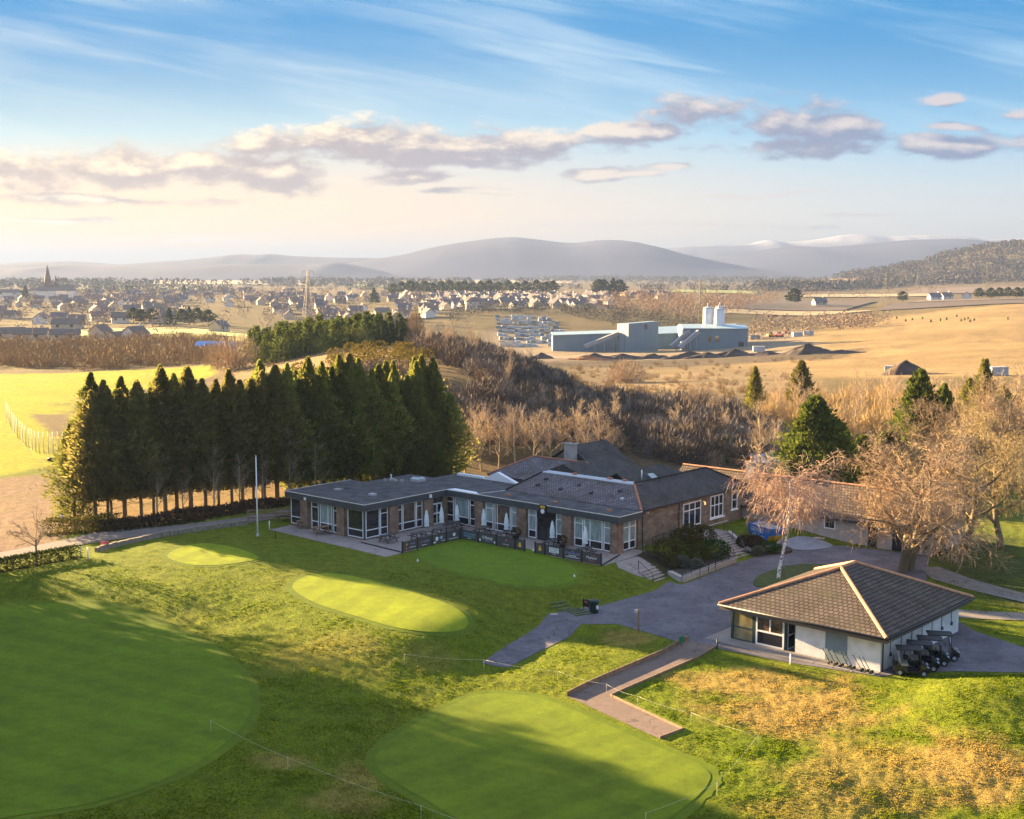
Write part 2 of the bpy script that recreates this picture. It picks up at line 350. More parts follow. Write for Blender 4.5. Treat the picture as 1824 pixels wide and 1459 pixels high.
def build_world():
    w = bpy.data.worlds.new('World'); sc.world = w; w.use_nodes = True; nt = w.node_tree; nt.nodes.clear()
    out = N(nt, 'ShaderNodeOutputWorld'); bg = N(nt, 'ShaderNodeBackground'); nt.links.new(bg.outputs[0], out.inputs[0])
    sky = N(nt, 'ShaderNodeTexSky'); sky.sky_type = 'NISHITA'; sky.sun_disc = False; sky.sun_elevation = SUN_EL; sky.sun_rotation = SUN_AZ
    sky.air_density = 1.2; sky.dust_density = 1.6; sky.ozone_density = 2.0; sky.altitude = 100
    tc = N(nt, 'ShaderNodeTexCoord'); sep = N(nt, 'ShaderNodeSeparateXYZ'); nt.links.new(tc.outputs['Generated'], sep.inputs[0])
    ay = math_(nt, 'MAXIMUM', math_(nt, 'ABSOLUTE', sep.outputs[1]), .05)
    u = math_(nt, 'DIVIDE', sep.outputs[0], ay); v = math_(nt, 'DIVIDE', sep.outputs[2], ay)
    # field of the cumulus: warped ellipses
    g = bpy.data.node_groups.new('cumulus', 'ShaderNodeTree')
    g.interface.new_socket('U', in_out='INPUT', socket_type='NodeSocketFloat'); g.interface.new_socket('V', in_out='INPUT', socket_type='NodeSocketFloat')
    g.interface.new_socket('F', in_out='OUTPUT', socket_type='NodeSocketFloat')
    gi = g.nodes.new('NodeGroupInput'); go = g.nodes.new('NodeGroupOutput'); gu, gv = gi.outputs[0], gi.outputs[1]
    cb = g.nodes.new('ShaderNodeCombineXYZ'); g.links.new(gu, cb.inputs[0]); g.links.new(math_(g, 'MULTIPLY', gv, 2.2), cb.inputs[1])
    n1 = noise(g, cb.outputs[0], 14, 10, .62); n2 = noise(g, cb.outputs[0], 6, 3, .5); n3 = noise(g, cb.outputs[0], 48, 6, .62)
    wv = math_(g, 'ADD', gv, math_(g, 'MULTIPLY_ADD', n2, .024, -.012))
    ells = [(20, 306, 270, 30), (210, 305, 270, 36), (350, 298, 190, 31), (490, 308, 105, 25), (450, 270, 75, 18), (590, 264, 190, 32), (760, 264, 190, 34), (890, 266, 150, 32), (1000, 250, 150, 22), (1090, 241, 190, 16),
            (730, 320, 105, 13), (850, 292, 120, 18), (1055, 313, 74, 15), (1135, 311, 48, 6), (1195, 299, 44, 8), (1285, 216, 125, 38), (1400, 234, 180, 34), (1440, 272, 150, 19), (1490, 226, 80, 20),
            (1690, 260, 170, 24), (1820, 254, 130, 28), (1690, 226, 68, 9), (1800, 205, 66, 16), (210, 358, 190, 9), (80, 390, 140, 5), (450, 428, 190, 5), (830, 346, 90, 7), (1150, 404, 300, 5), (1350, 348, 110, 4), (1540, 385, 70, 4), (1664, 180, 46, 9)]
    acc = None
    for (px, py, rx, ry) in ells:
        du = math_(g, 'MULTIPLY', math_(g, 'SUBTRACT', gu, (px - 912) / CF), CF / rx); dv = math_(g, 'MULTIPLY', math_(g, 'SUBTRACT', wv, (CYH - py) / CF), CF / ry)
        q = math_(g, 'SUBTRACT', 1.0, math_(g, 'SQRT', math_(g, 'ADD', math_(g, 'MULTIPLY', du, du), math_(g, 'MULTIPLY', dv, dv))))
        acc = q if acc is None else math_(g, 'SMOOTH_MAX', acc, q, .3)
    F = math_(g, 'ADD', acc, math_(g, 'ADD', math_(g, 'MULTIPLY_ADD', n1, 4.0, -1.78), math_(g, 'MULTIPLY_ADD', n3, 1.1, -.55))); g.links.new(F, go.inputs[0])
    def field(uu, vv):
        n = nt.nodes.new('ShaderNodeGroup'); n.node_tree = g; nt.links.new(uu, n.inputs[0]); nt.links.new(vv, n.inputs[1]); return n.outputs[0]
    f0 = field(u, v); f1 = field(math_(nt, 'SUBTRACT', u, .005), math_(nt, 'ADD', v, .0105))
    alpha = math_(nt, 'SMOOTHSTEP', 0, 1, f0) if False else None
    mr = N(nt, 'ShaderNodeMapRange', interpolation_type='SMOOTHSTEP'); nt.links.new(f0, mr.inputs[0]); mr.inputs[1].default_value = .0; mr.inputs[2].default_value = .75; mr.inputs[4].default_value = .96
    alpha = mr.outputs[0]
    m2 = N(nt, 'ShaderNodeMapRange', interpolation_type='SMOOTHSTEP'); nt.links.new(math_(nt, 'SUBTRACT', f0, f1), m2.inputs[0]); m2.inputs[1].default_value = .0; m2.inputs[2].default_value = 1.25
    lit = m2.outputs[0]
    # warmth: towards the sun and the horizon
    warm = N(nt, 'ShaderNodeMapRange', interpolation_type='SMOOTHSTEP'); nt.links.new(u, warm.inputs[0]); warm.inputs[1].default_value = .40; warm.inputs[2].default_value = -.44
    low = N(nt, 'ShaderNodeMapRange', interpolation_type='SMOOTHSTEP'); nt.links.new(v, low.inputs[0]); low.inputs[1].default_value = .17; low.inputs[2].default_value = -.01
    # clear air: the physical sky, tinted
    hs = N(nt, 'ShaderNodeHueSaturation'); nt.links.new(sky.outputs[0], hs.inputs['Color']); hs.inputs['Saturation'].default_value = 1.0
    zen = N(nt, 'ShaderNodeMapRange', interpolation_type='SMOOTHERSTEP'); nt.links.new(v, zen.inputs[0]); zen.inputs[1].default_value = -.01; zen.inputs[2].default_value = .215
    hori = mix(nt, warm.outputs[0], (6.2, 6.3, 6.0), (12.0, 6.7, 2.5))
    mid = mix(nt, warm.outputs[0], (2.1, 4.5, 6.4), (4.4, 5.8, 6.0))
    top = (.0, 2.15, 4.9)
    t1 = math_(nt, 'MULTIPLY', zen.outputs[0], 2.0, clamp=True); t2 = math_(nt, 'MULTIPLY_ADD', zen.outputs[0], 2.0, -1.0, clamp=True)
    clear = mix(nt, t2, mix(nt, t1, hori, mid), top)
    high = N(nt, 'ShaderNodeMapRange', interpolation_type='SMOOTHSTEP'); nt.links.new(v, high.inputs[0]); high.inputs[1].default_value = .26; high.inputs[2].default_value = .8
    
    # cirrus streaks
    cb = N(nt, 'ShaderNodeCombineXYZ'); nt.links.new(math_(nt, 'MULTIPLY_ADD', v, 1.2, u), cb.inputs[0]); nt.links.new(math_(nt, 'MULTIPLY_ADD', u, 1.9, math_(nt, 'MULTIPLY', v, 10.5)), cb.inputs[1])
    wq = N(nt, 'ShaderNodeVectorMath', operation='MULTIPLY_ADD'); nw = N(nt, 'ShaderNodeTexNoise'); nw.inputs['Scale'].default_value = 5; nw.inputs['Detail'].default_value = 3; nt.links.new(cb.outputs[0], nw.inputs['Vector']); nt.links.new(nw.outputs['Color'], wq.inputs[0]); wq.inputs[1].default_value = (.35, .35, .35); nt.links.new(cb.outputs[0], wq.inputs[2]); c1 = noise(nt, wq.outputs[0], 3.6, 9, .6)
    cb2 = N(nt, 'ShaderNodeCombineXYZ'); nt.links.new(u, cb2.inputs[0]); nt.links.new(math_(nt, 'MULTIPLY', v, 2.2), cb2.inputs[1]); c2 = noise(nt, cb2.outputs[0], 4.5, 2, .5)
    ci = N(nt, 'ShaderNodeMapRange', interpolation_type='SMOOTHSTEP'); nt.links.new(math_(nt, 'ADD', math_(nt, 'MULTIPLY', c1, 1.1), math_(nt, 'MULTIPLY_ADD', c2, .9, -.45)), ci.inputs[0]); ci.inputs[1].default_value = .36; ci.inputs[2].default_value = .95; ci.inputs[4].default_value = .5
    vm = N(nt, 'ShaderNodeMapRange', interpolation_type='SMOOTHSTEP'); nt.links.new(v, vm.inputs[0]); vm.inputs[1].default_value = .05; vm.inputs[2].default_value = .13
    cic = mix(nt, warm.outputs[0], (5.6, 7.2, 8.0), (7.6, 7.6, 6.8))
    clear = mix(nt, math_(nt, 'MULTIPLY', ci.outputs[0], vm.outputs[0]), clear, cic)
    # cumulus colours
    lc = mix(nt, warm.outputs[0], (5.0, 4.6, 4.8), (10.5, 8.3, 5.2)); dc = mix(nt, warm.outputs[0], (1.3, 1.9, 3.4), (4.0, 2.9, 2.5))
    cc = mix(nt, lit, dc, lc)
    col = mix(nt, alpha, clear, cc)
    # below the horizon: dull ground
    dn = N(nt, 'ShaderNodeMapRange'); nt.links.new(v, dn.inputs[0]); dn.inputs[1].default_value = -.02; dn.inputs[2].default_value = -.2
    col = mix(nt, dn.outputs[0], col, (1.2, 1.1, .8))
    sc_ = N(nt, 'ShaderNodeVectorMath', operation='SCALE'); nt.links.new(col, sc_.inputs[0]); sc_.inputs['Scale'].default_value = .295
    # added bright sky overhead, out of view, to fill the shaded ground
    vn = noise(nt, tc.outputs['Generated'], 3.0, 5, .6); fill_sky = mix(nt, vn, (.9, 1.2, 1.95), (1.75, 2.05, 2.8)); over = mix(nt, .8, hs.outputs[0], fill_sky)
    col = mix(nt, high.outputs[0], sc_.outputs[0], over)
    nt.links.new(col, bg.inputs[0]); bg.inputs[1].default_value = .05
build_world()
sc.view_settings.view_transform = 'Standard'; sc.view_settings.look = 'None'; sc.view_settings.gamma = 1; sc.view_settings.exposure = 3.36

def build_haze():
    m, nt, b, o = nmat('haze_air'); nt.nodes.remove(b)
    p = N(nt, 'ShaderNodeVolumePrincipled'); p.inputs['Color'].default_value = (.155, .212, .365, 1); p.inputs['Density'].default_value = 1.25e-4; p.inputs['Anisotropy'].default_value = .2
    nt.links.new(p.outputs[0], o.inputs['Volume'])
    mb = MB(); mb.box(-30500, 30500, -30500, 30500, -42, 330); mb.build('haze', m, kind='stuff')
USE_HAZE = True
if USE_HAZE: build_haze()
sc.cycles.use_denoising = True
sc.cycles.max_bounces = 6; sc.cycles.diffuse_bounces = 3; sc.cycles.glossy_bounces = 2; sc.cycles.transmission_bounces = 4; sc.cycles.volume_bounces = 0; sc.cycles.transparent_max_bounces = 6
sc.cycles.sample_clamp_indirect = 6; sc.cycles.use_adaptive_sampling = True; sc.cycles.adaptive_threshold = .02

# ------------------------------------------------------------------ ground
def ground_zone_colors(x, y):
    n = len(x); C = np.empty((n, 3)); r = np.hypot(x, y)
    near = (.106, .142, .005); far = (.135, .098, .062)
    k = sstep(150, 260, y)[:, None]; C[:] = np.array(near) * (1 - k) + np.array(far) * k
    wob = (fbm(x * .35, y * .35, 5, 3) - .5) * 2
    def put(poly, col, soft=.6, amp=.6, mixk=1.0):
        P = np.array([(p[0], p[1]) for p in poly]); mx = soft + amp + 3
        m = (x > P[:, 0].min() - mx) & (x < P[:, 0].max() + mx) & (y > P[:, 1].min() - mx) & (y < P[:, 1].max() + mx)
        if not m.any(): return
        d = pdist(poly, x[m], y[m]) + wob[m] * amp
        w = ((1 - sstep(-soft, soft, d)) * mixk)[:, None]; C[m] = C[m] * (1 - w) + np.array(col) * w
    S = lambda pts: [gp(a, b) for a, b in pts]
    # distant base tones
    put([(-400, 380), (160, 330), (420, 700), (500, 1400), (-900, 1400)], (.13, .095, .05), 20, 30)
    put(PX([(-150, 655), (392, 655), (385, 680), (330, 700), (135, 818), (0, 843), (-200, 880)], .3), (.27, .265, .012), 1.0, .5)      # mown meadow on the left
    put(PX([(-200, 872), (0, 851), (138, 838), (175, 935), (120, 952), (60, 985), (-200, 1010)], 0), (.20, .128, .092), .5, .5)           # bare earth
    put(PX([(50, 738), (120, 740), (170, 800), (125, 800)], 0), (.13, .09, .05), 1.0, .8)
    put(PX([(165, 935), (300, 925), (500, 895), (520, 880), (640, 850), (800, 842), (700, 800), (300, 860), (150, 890)], 0), (.21, .13, .055), 1.2, 1.2)  # needle litter under the conifers
    # scrub hill and its sandy flank
    put([(-60, 165), (-12, 158), (28, 150), (62, 150), (60, 225), (20, 300), (-40, 330), (-90, 260)], (.10, .07, .045), 4, 6)
    put([AT(400, 0, 240).to_2d(), AT(735, 0, 225).to_2d(), AT(740, 0, 300).to_2d(), AT(560, 0, 330).to_2d(), AT(420, 0, 300).to_2d()], (.26, .165, .085), 6, 8)
    # dry grass of the middle distance
    put([AT(1000, 0, 300).to_2d(), AT(1420, 0, 290).to_2d(), AT(1500, 0, 560).to_2d(), AT(1100, 0, 600).to_2d(), AT(980, 0, 480).to_2d()], (.215, .15, .088), 10, 14)
    put([AT(1330, 0, 560).to_2d(), AT(1500, 0, 420).to_2d(), AT(2000, 0, 380).to_2d(), AT(2000, 0, 1080).to_2d(), AT(1824, 0, 1080).to_2d(), AT(1600, 0, 950).to_2d(), AT(1420, 0, 760).to_2d()], (.30, .20, .098), 14, 14)
    put([AT(860, 0, 560).to_2d(), AT(1330, 0, 560).to_2d(), AT(1480, 0, 620).to_2d(), AT(1440, 0, 860).to_2d(), AT(860, 0, 860).to_2d()], (.25, .19, .14), 12, 10)
    put([AT(960, 0, 548).to_2d(), AT(1500, 0, 548).to_2d(), AT(1560, 0, 620).to_2d(), AT(960, 0, 610).to_2d()], (.085, .062, .05), 6, 8)
    put([AT(60, 0, 640).to_2d(), AT(420, 0, 560).to_2d(), AT(460, 0, 600).to_2d(), AT(300, 0, 720).to_2d(), AT(90, 0, 720).to_2d()], (.33, .28, .09), 10, 8)
    # ground round the old trees and the outbuilding
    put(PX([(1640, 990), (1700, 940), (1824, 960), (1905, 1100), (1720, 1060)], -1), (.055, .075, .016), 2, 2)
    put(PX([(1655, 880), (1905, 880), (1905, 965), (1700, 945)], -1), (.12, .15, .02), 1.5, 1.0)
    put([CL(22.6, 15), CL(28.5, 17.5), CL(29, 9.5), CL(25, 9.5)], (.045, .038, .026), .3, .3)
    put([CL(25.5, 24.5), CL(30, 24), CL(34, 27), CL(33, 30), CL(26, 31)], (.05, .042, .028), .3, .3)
    tex = fbm(x * .02, y * .05, 31, 5); k = sstep(260, 420, y) * .55; C *= (1 - k[:, None]) + k[:, None] * (.45 + 1.1 * tex)[:, None]
    # parched turf
    for (px, py, rx, ry, z, a) in ((1420, 1260, 190, 55, -1.2, .85), (1330, 1215, 160, 30, -1.1, .7), (1740, 1340, 150, 50, .0, .85), (1560, 1380, 210, 60, -1.5, .6), (1120, 1135, 60, 14, -1.1, .6), (640, 1385, 70, 35, -1.6, .5), (500, 1365, 70, 16, -1.5, .5), (620, 1440, 90, 25, -1.7, .5), (1480, 1440, 220, 30, -1.8, .5), (600, 1150, 120, 30, .0, .25), (760, 1150, 60, 20, 0, .25)):
        c = G(px, py, z); cx = G(px + rx, py, z); cy = G(px, py - ry, z)
        ex = (cx - c).length; ey = (cy - c).length
        q = np.hypot((x - c.x) / ex, (y - c.y) / ey) + wob * .4 + (fbm(x * .9, y * .9, 9, 3) - .5) * .6
        w = ((1 - sstep(.35, 1.15, q)) * a)[:, None]; C[:] = C * (1 - w) + np.array((.31, .20, .06)) * w
    return C
TERR = [CL(-11.9, -3.2), CL(6.7, -3.4), CL(6.7, 7), CL(28.6, 7.2), CL(28.6, 12.5), CL(-.4, 12.5), CL(-.4, .4), CL(-12.2, .4)]
def rough_amp(x, y):
    """how shaggy the turf is: nothing on greens, paving and buildings"""
    a = 1 - sstep(140, 175, y)
    for poly, pad in ((G_FRONT, .3), (G_MID, .3), (G_SMALL, .3), (G_LEFT, .3), (G_BOT, .3), (TERR, .15), (POLY['club'], .2), (POLY['carpark'], .3), (P_L, .15), (P_DIAG, .15), (ROAD_L, .5)):
        a = a * sstep(pad, pad + .9, pdist(poly, x, y))
    return a
def rough_h(x, y):
    c, s = math.cos(.7), math.sin(.7); xr = x * c - y * s; yr = x * s + y * c
    n = fbm(xr * .9, yr * .9, 21, 3) * .10 + vnoise(xr * 2.6, yr * 2.0, 33) * .08 + vnoise(xr * 5.5, yr * 4.2, 35) * .05
    return n - .12
def build_ground():
    fine = np.radians(np.arange(-27.0, 27.01, .13)); coarse = np.radians(np.concatenate([np.arange(-180, -27, 3.0), np.arange(30, 180, 3.0)]))
    A = np.sort(np.concatenate([fine, coarse])); na = len(A)
    rs = [6.0, 10, 16, 22, 28, 33]
    while rs[-1] < 130: rs.append(rs[-1] * 1.0042)
    while rs[-1] < 700: rs.append(rs[-1] * 1.008)
    while rs[-1] < 29000: rs.append(rs[-1] * 1.03)
    Rr = np.array(rs); nr = len(Rr)
    X = np.concatenate([[0], np.outer(Rr, np.sin(A)).ravel()]); Y = np.concatenate([[0], np.outer(Rr, np.cos(A)).ravel()])
    Z = hz(X, Y)
    m = (Y > 25) & (Y < 180) & (np.abs(X) < 90)
    Z[m] += rough_amp(X[m], Y[m]) * rough_h(X[m], Y[m])
    far = (np.hypot(X, Y) > 160); Z[far] += (fbm(X[far] * .05, Y[far] * .05, 3, 3) - .5) * np.clip((np.hypot(X[far], Y[far]) - 160) / 400, 0, 1) * 1.6
    idx = 1 + np.arange(nr * na).reshape(nr, na)
    a = idx[:-1]; b = idx[1:]
    F = np.stack([a, np.roll(a, -1, 1), np.roll(b, -1, 1), b], -1).reshape(-1, 4)[:, ::-1]
    m, nt, bs, o = nmat('turf_and_fields')
    at = N(nt, 'ShaderNodeAttribute', attribute_name='Col'); tc = N(nt, 'ShaderNodeTexCoord'); P = tc.outputs['Object']
    n1 = noise(nt, P, .09, 5, .6); n2 = noise(nt, P, 1.1, 5, .65); n3 = noise(nt, P, 7.0, 3, .6)
    c = mix(nt, ramp(nt, n1, [(.35, (0, 0, 0)), (.7, (1, 1, 1))]), at.outputs['Color'], mix(nt, .32, at.outputs['Color'], (.17, .14, .02)))
    c = mix(nt, 1.0, c, ramp(nt, n2, [(.3, (.62, .66, .6)), (.5, (1, 1, 1)), (.72, (1.35, 1.28, 1.15))]), 'MULTIPLY')
    c = mix(nt, 1.0, c, ramp(nt, n3, [(.3, (.55, .58, .5)), (.5, (1, 1, 1)), (.72, (1.45, 1.4, 1.3))]), 'MULTIPLY')
    nt.links.new(c, bs.inputs['Base Color']); bs.inputs['Roughness'].default_value = .95; bs.inputs['Specular IOR Level'].default_value = .1
    bump(nt, bs, math_(nt, 'ADD', noise(nt, P, 14, 4, .7), n3), .8, .08)
    me = npmesh('ground', np.stack([X, Y, Z], 1), F, m, True)
    C = ground_zone_colors(X, Y)
    ca = me.color_attributes.new('Col', 'FLOAT_COLOR', 'POINT'); ca.data.foreach_set('color', np.concatenate([C, np.ones((len(C), 1))], 1).astype(np.float32).ravel())
    o = link('ground', me, kind='structure')
    # centre fan
    return o
build_ground()
# ------------------------------------------------------------------ vegetation builders
def _unit(v): return v / (np.linalg.norm(v, axis=-1, keepdims=True) + 1e-9)
def leaf_quads(g, pos, dirs, L, W, bend=0.0):
    """one quad per leaf spray: pos is its root, dirs the way it points"""
    n = len(pos); d = _unit(dirs); s = _unit(np.cross(d, _unit(g.normal(size=(n, 3))))); L = np.broadcast_to(L, (n,))[:, None]; W = np.broadcast_to(W, (n,))[:, None]
    a = pos; m = pos + d * L * .45; t = pos + d * L
    V = np.stack([a, m + s * W * .5, t, m - s * W * .5], 1).reshape(-1, 3); F = np.arange(n * 4).reshape(n, 4); return V, F
def _ball(g, n, c, r):
    d = _unit(g.normal(size=(n, 3))); rr = g.uniform(.55, 1, size=(n, 1)) ** .5; return np.array(c) + d * rr * np.array(r), d
def leaf_cloud(g, n, samp, L, W):
    p, d = samp(g, n); d = d + g.normal(size=d.shape) * .6; return leaf_quads(g, p, d, L * g.uniform(.7, 1.3, n), W * g.uniform(.7, 1.3, n))
def merge(parts):
    V = []; F = []; k = 0
    for v, f in parts: V.append(v); F.append(f + k); k += len(v)
    return np.concatenate(V), np.concatenate(F)
def seg_mesh(segs, n=3):
    """tapered prisms for an array of segments (x0,y0,z0,x1,y1,z1,r0,r1)"""
    S = np.asarray(segs, float); a = S[:, :3]; b = S[:, 3:6]; d = _unit(b - a)
    ref = np.where(np.abs(d[:, 2:3]) < .9, np.array([[0, 0, 1.0]]), np.array([[1.0, 0, 0]])); u = _unit(np.cross(d, ref)); w = np.cross(d, u)
    V = np.empty((len(S), 2 * n, 3))
    for k in range(n):
        t = 2 * PI * k / n; o = u * math.cos(t) + w * math.sin(t); V[:, k] = a + o * S[:, 6:7]; V[:, n + k] = b + o * S[:, 7:8]
    base = (np.arange(len(S)) * 2 * n)[:, None]
    F = np.concatenate([base + np.array([[k, (k + 1) % n, n + (k + 1) % n, n + k]]) for k in range(n)], 0); return V.reshape(-1, 3), F
def skeleton(g, stems, lv):
    """recursive limbs. stems: (pos, dir, length, radius); lv: per level dict(n, ratio, ang, wob, up, seg, start, rr)"""
    out = [[] for _ in range(len(lv) + 1)]
    def br(p, d, L, r, k):
        P = lv[k]; ns = P['seg']; st = L / ns; pts = [(p, r)]; dirs = []
        for i in range(ns):
            d = _unit(d + g.normal(size=3) * P['wob'] + np.array([0, 0, P['up']])); q = p + d * st; r1 = max(r * (1 - .8 * (i + 1) / ns) if k else r * (1 - .6 * (i + 1) / ns), P.get('rmin', .008))
            out[k].append((*p, *q, pts[-1][1], r1)); pts.append((q, r1)); dirs.append(d); p = q
        if k + 1 < len(lv):
            Q = lv[k + 1]; nc = max(1, int(round(P['n'] * g.uniform(.75, 1.25)))); az = g.uniform(0, 2 * PI)
            for j in range(nc):
                t = P['start'] + (1 - P['start']) * (j + g.uniform(.2, .8)) / nc; x = t * ns; i = min(int(x), ns - 1); f = x - i
                pp = pts[i][0] * (1 - f) + pts[i + 1][0] * f; rr = (pts[i][1] * (1 - f) + pts[i + 1][1] * f) * P['rr']
                dd = dirs[i]; a = _unit(np.cross(dd, [0, 0, 1.0] if abs(dd[2]) < .9 else [1.0, 0, 0])); b = np.cross(dd, a); az += 2.4 + g.uniform(-.5, .5)
                an = P['ang'] * g.uniform(.75, 1.25); nd = dd * math.cos(an) + (a * math.cos(az) + b * math.sin(az)) * math.sin(an)
                br(pp, nd, L * P['ratio'] * g.uniform(.7, 1.2) * (1 - P.get('taper', .35) * t), max(rr, Q.get('rmin', .008)), k + 1)
    for s in stems: br(np.array(s[0], float), _unit(np.array(s[1], float)), s[2], s[3], 0)
    return out
def barkmat(name, c, c2, rnd=.15):
    if name in MATS: return MATS[name]
    m, nt, b, o = nmat(name); gi = N(nt, 'ShaderNodeNewGeometry'); oi = N(nt, 'ShaderNodeObjectInfo'); hs = N(nt, 'ShaderNodeHueSaturation')
    nt.links.new(mix(nt, gi.outputs['Random Per Island'], c, c2), hs.inputs['Color']); nt.links.new(math_(nt, 'MULTIPLY_ADD', oi.outputs['Random'], rnd * 2, 1 - rnd), hs.inputs['Value'])
    nt.links.new(hs.outputs[0], b.inputs['Base Color']); b.inputs['Roughness'].default_value = .9; b.inputs['Specular IOR Level'].default_value = .15; return m
TREEKINDS = {}
def bare_kind(key, seed, stems, lv, trunk_levels, tm, cm):
    g = np.random.default_rng(seed); sk = skeleton(g, stems, lv)
    tv = merge([seg_mesh(sk[k], 6 if k == 0 else 5) for k in range(trunk_levels)]); cv = merge([seg_mesh(sk[k], 3) for k in range(trunk_levels, len(lv)) if len(sk[k])])
    TREEKINDS[key] = (npmesh(key + '_trunk', *tv, tm, True), npmesh(key + '_twigs', *cv, cm))
def plant_tree(key, name, loc, scale, rz, label, cat='tree', group=None, crown='crown', sz=None):
    r = empty(name, loc, rz, label, cat, group); r.scale = (scale, scale, sz or scale)
    link('trunk', TREEKINDS[key][0], r); link(crown, TREEKINDS[key][1], r); return r
L_ = lambda n, ratio, ang, wob, up, seg, start, rr=.6, rmin=.01, taper=.35: dict(n=n, ratio=ratio, ang=ang, wob=wob, up=up, seg=seg, start=start, rr=rr, rmin=rmin, taper=taper)
B_OLD = barkmat('old_bark', (.20, .155, .095), (.15, .115, .07)); B_TW = barkmat('warm_twigs', (.36, .26, .165), (.25, .175, .11)); B_TWG = barkmat('golden_twigs', (.40, .30, .15), (.27, .20, .10))
B_BIRCH = None
def birch_mat():
    m, nt, b, o = nmat('birch_bark'); tc = N(nt, 'ShaderNodeTexCoord'); mp = N(nt, 'ShaderNodeMapping'); nt.links.new(tc.outputs['Object'], mp.inputs[0]); mp.inputs['Scale'].default_value = (3, 3, 6)
    f = noise(nt, mp.outputs[0], 1.6, 4, .6); nt.links.new(ramp(nt, f, [(.42, (.06, .05, .045)), (.5, (.72, .69, .64))]), b.inputs['Base Color']); b.inputs['Roughness'].default_value = .7; return m
B_BIRCH = birch_mat(); B_BTW = barkmat('birch_twigs', (.41, .285, .205), (.33, .215, .155))
B_PALE = barkmat('pale_bark', (.42, .34, .22), (.34, .27, .17)); B_PTW = barkmat('pale_twigs', (.47, .36, .24), (.36, .27, .175)); B_GTW = barkmat('grey_twigs', (.17, .13, .105), (.12, .09, .07), .25)
bare_kind('old_tree', 3, [((0, 0, -.3), (-.12, 0, 1), 9, .42), ((.7, .1, -.3), (.25, .1, 1), 8.5, .38)], [L_(9, .95, 1.0, .09, .04, 7, .22, .6, .05, .3), L_(8, .55, .8, .16, .04, 6, .2, .6, .02), L_(8, .58, .85, .2, .0, 4, .2, .6, .013), L_(8, .7, .85, .2, -.08, 3, .1, .7, .012), L_(4, .75, .75, .25, -.08, 2, .2, 1, .012)], 2, B_OLD, B_TW)
bare_kind('old_tree_b', 8, [((0, 0, -.3), (.05, 0, 1), 9.5, .40)], [L_(10, .90, .95, .10, .05, 7, .25, .6, .05, .3), L_(8, .55, .8, .16, .04, 6, .2, .6, .02), L_(8, .58, .85, .2, .01, 4, .2, .6, .013), L_(8, .7, .85, .2, -.04, 3, .1, .7, .012), L_(4, .75, .75, .25, -.05, 2, .2, 1, .012)], 2, B_OLD, B_TWG)
bare_kind('upright_tree', 5, [((0, 0, -.2), (0, 0, 1), 9.5, .16)], [L_(16, .42, .5, .05, .03, 7, .18, .5, .02), L_(9, .5, .55, .12, .10, 4, .2, .6, .014), L_(7, .55, .6, .15, .06, 3, .2, .8, .014), L_(3, .5, .6, .2, .03, 2, .3, 1, .010)], 1, B_PALE, B_PTW)
bare_kind('upright_tree_b', 15, [((0, 0, -.2), (.08, 0, 1), 8.5, .14), ((.3, .1, -.2), (-.1, .1, 1), 8, .12)], [L_(12, .45, .55, .06, .03, 6, .15, .5, .02), L_(9, .5, .6, .12, .08, 4, .2, .6, .014), L_(7, .55, .6, .15, .05, 3, .2, .8, .014), L_(3, .5, .6, .2, .03, 2, .3, 1, .010)], 1, B_PALE, B_PTW)
bare_kind('birch', 21, [((0, 0, -.2), (.14, 0, 1), 8.6, .17)], [L_(20, .62, 1.1, .07, .02, 9, .52, .5, .02, .25), L_(11, .55, .75, .14, .02, 5, .12, .6, .016), L_(11, .7, .75, .16, -.12, 4, .1, .7, .013), L_(8, .85, .5, .12, -.34, 3, .1, .9, .012)], 1, B_BIRCH, B_BTW)
bare_kind('small_tree', 30, [((0, 0, -.2), (0, 0, 1), 2.2, .12)], [L_(7, .85, .85, .06, .05, 4, .7, .6, .03, 0), L_(6, .55, .7, .15, .05, 4, .2, .6, .015), L_(5, .55, .7, .18, .03, 3, .2, .7, .011), L_(4, .5, .6, .2, .02, 2, .2, 1, .009)], 2, B_OLD, B_GTW)

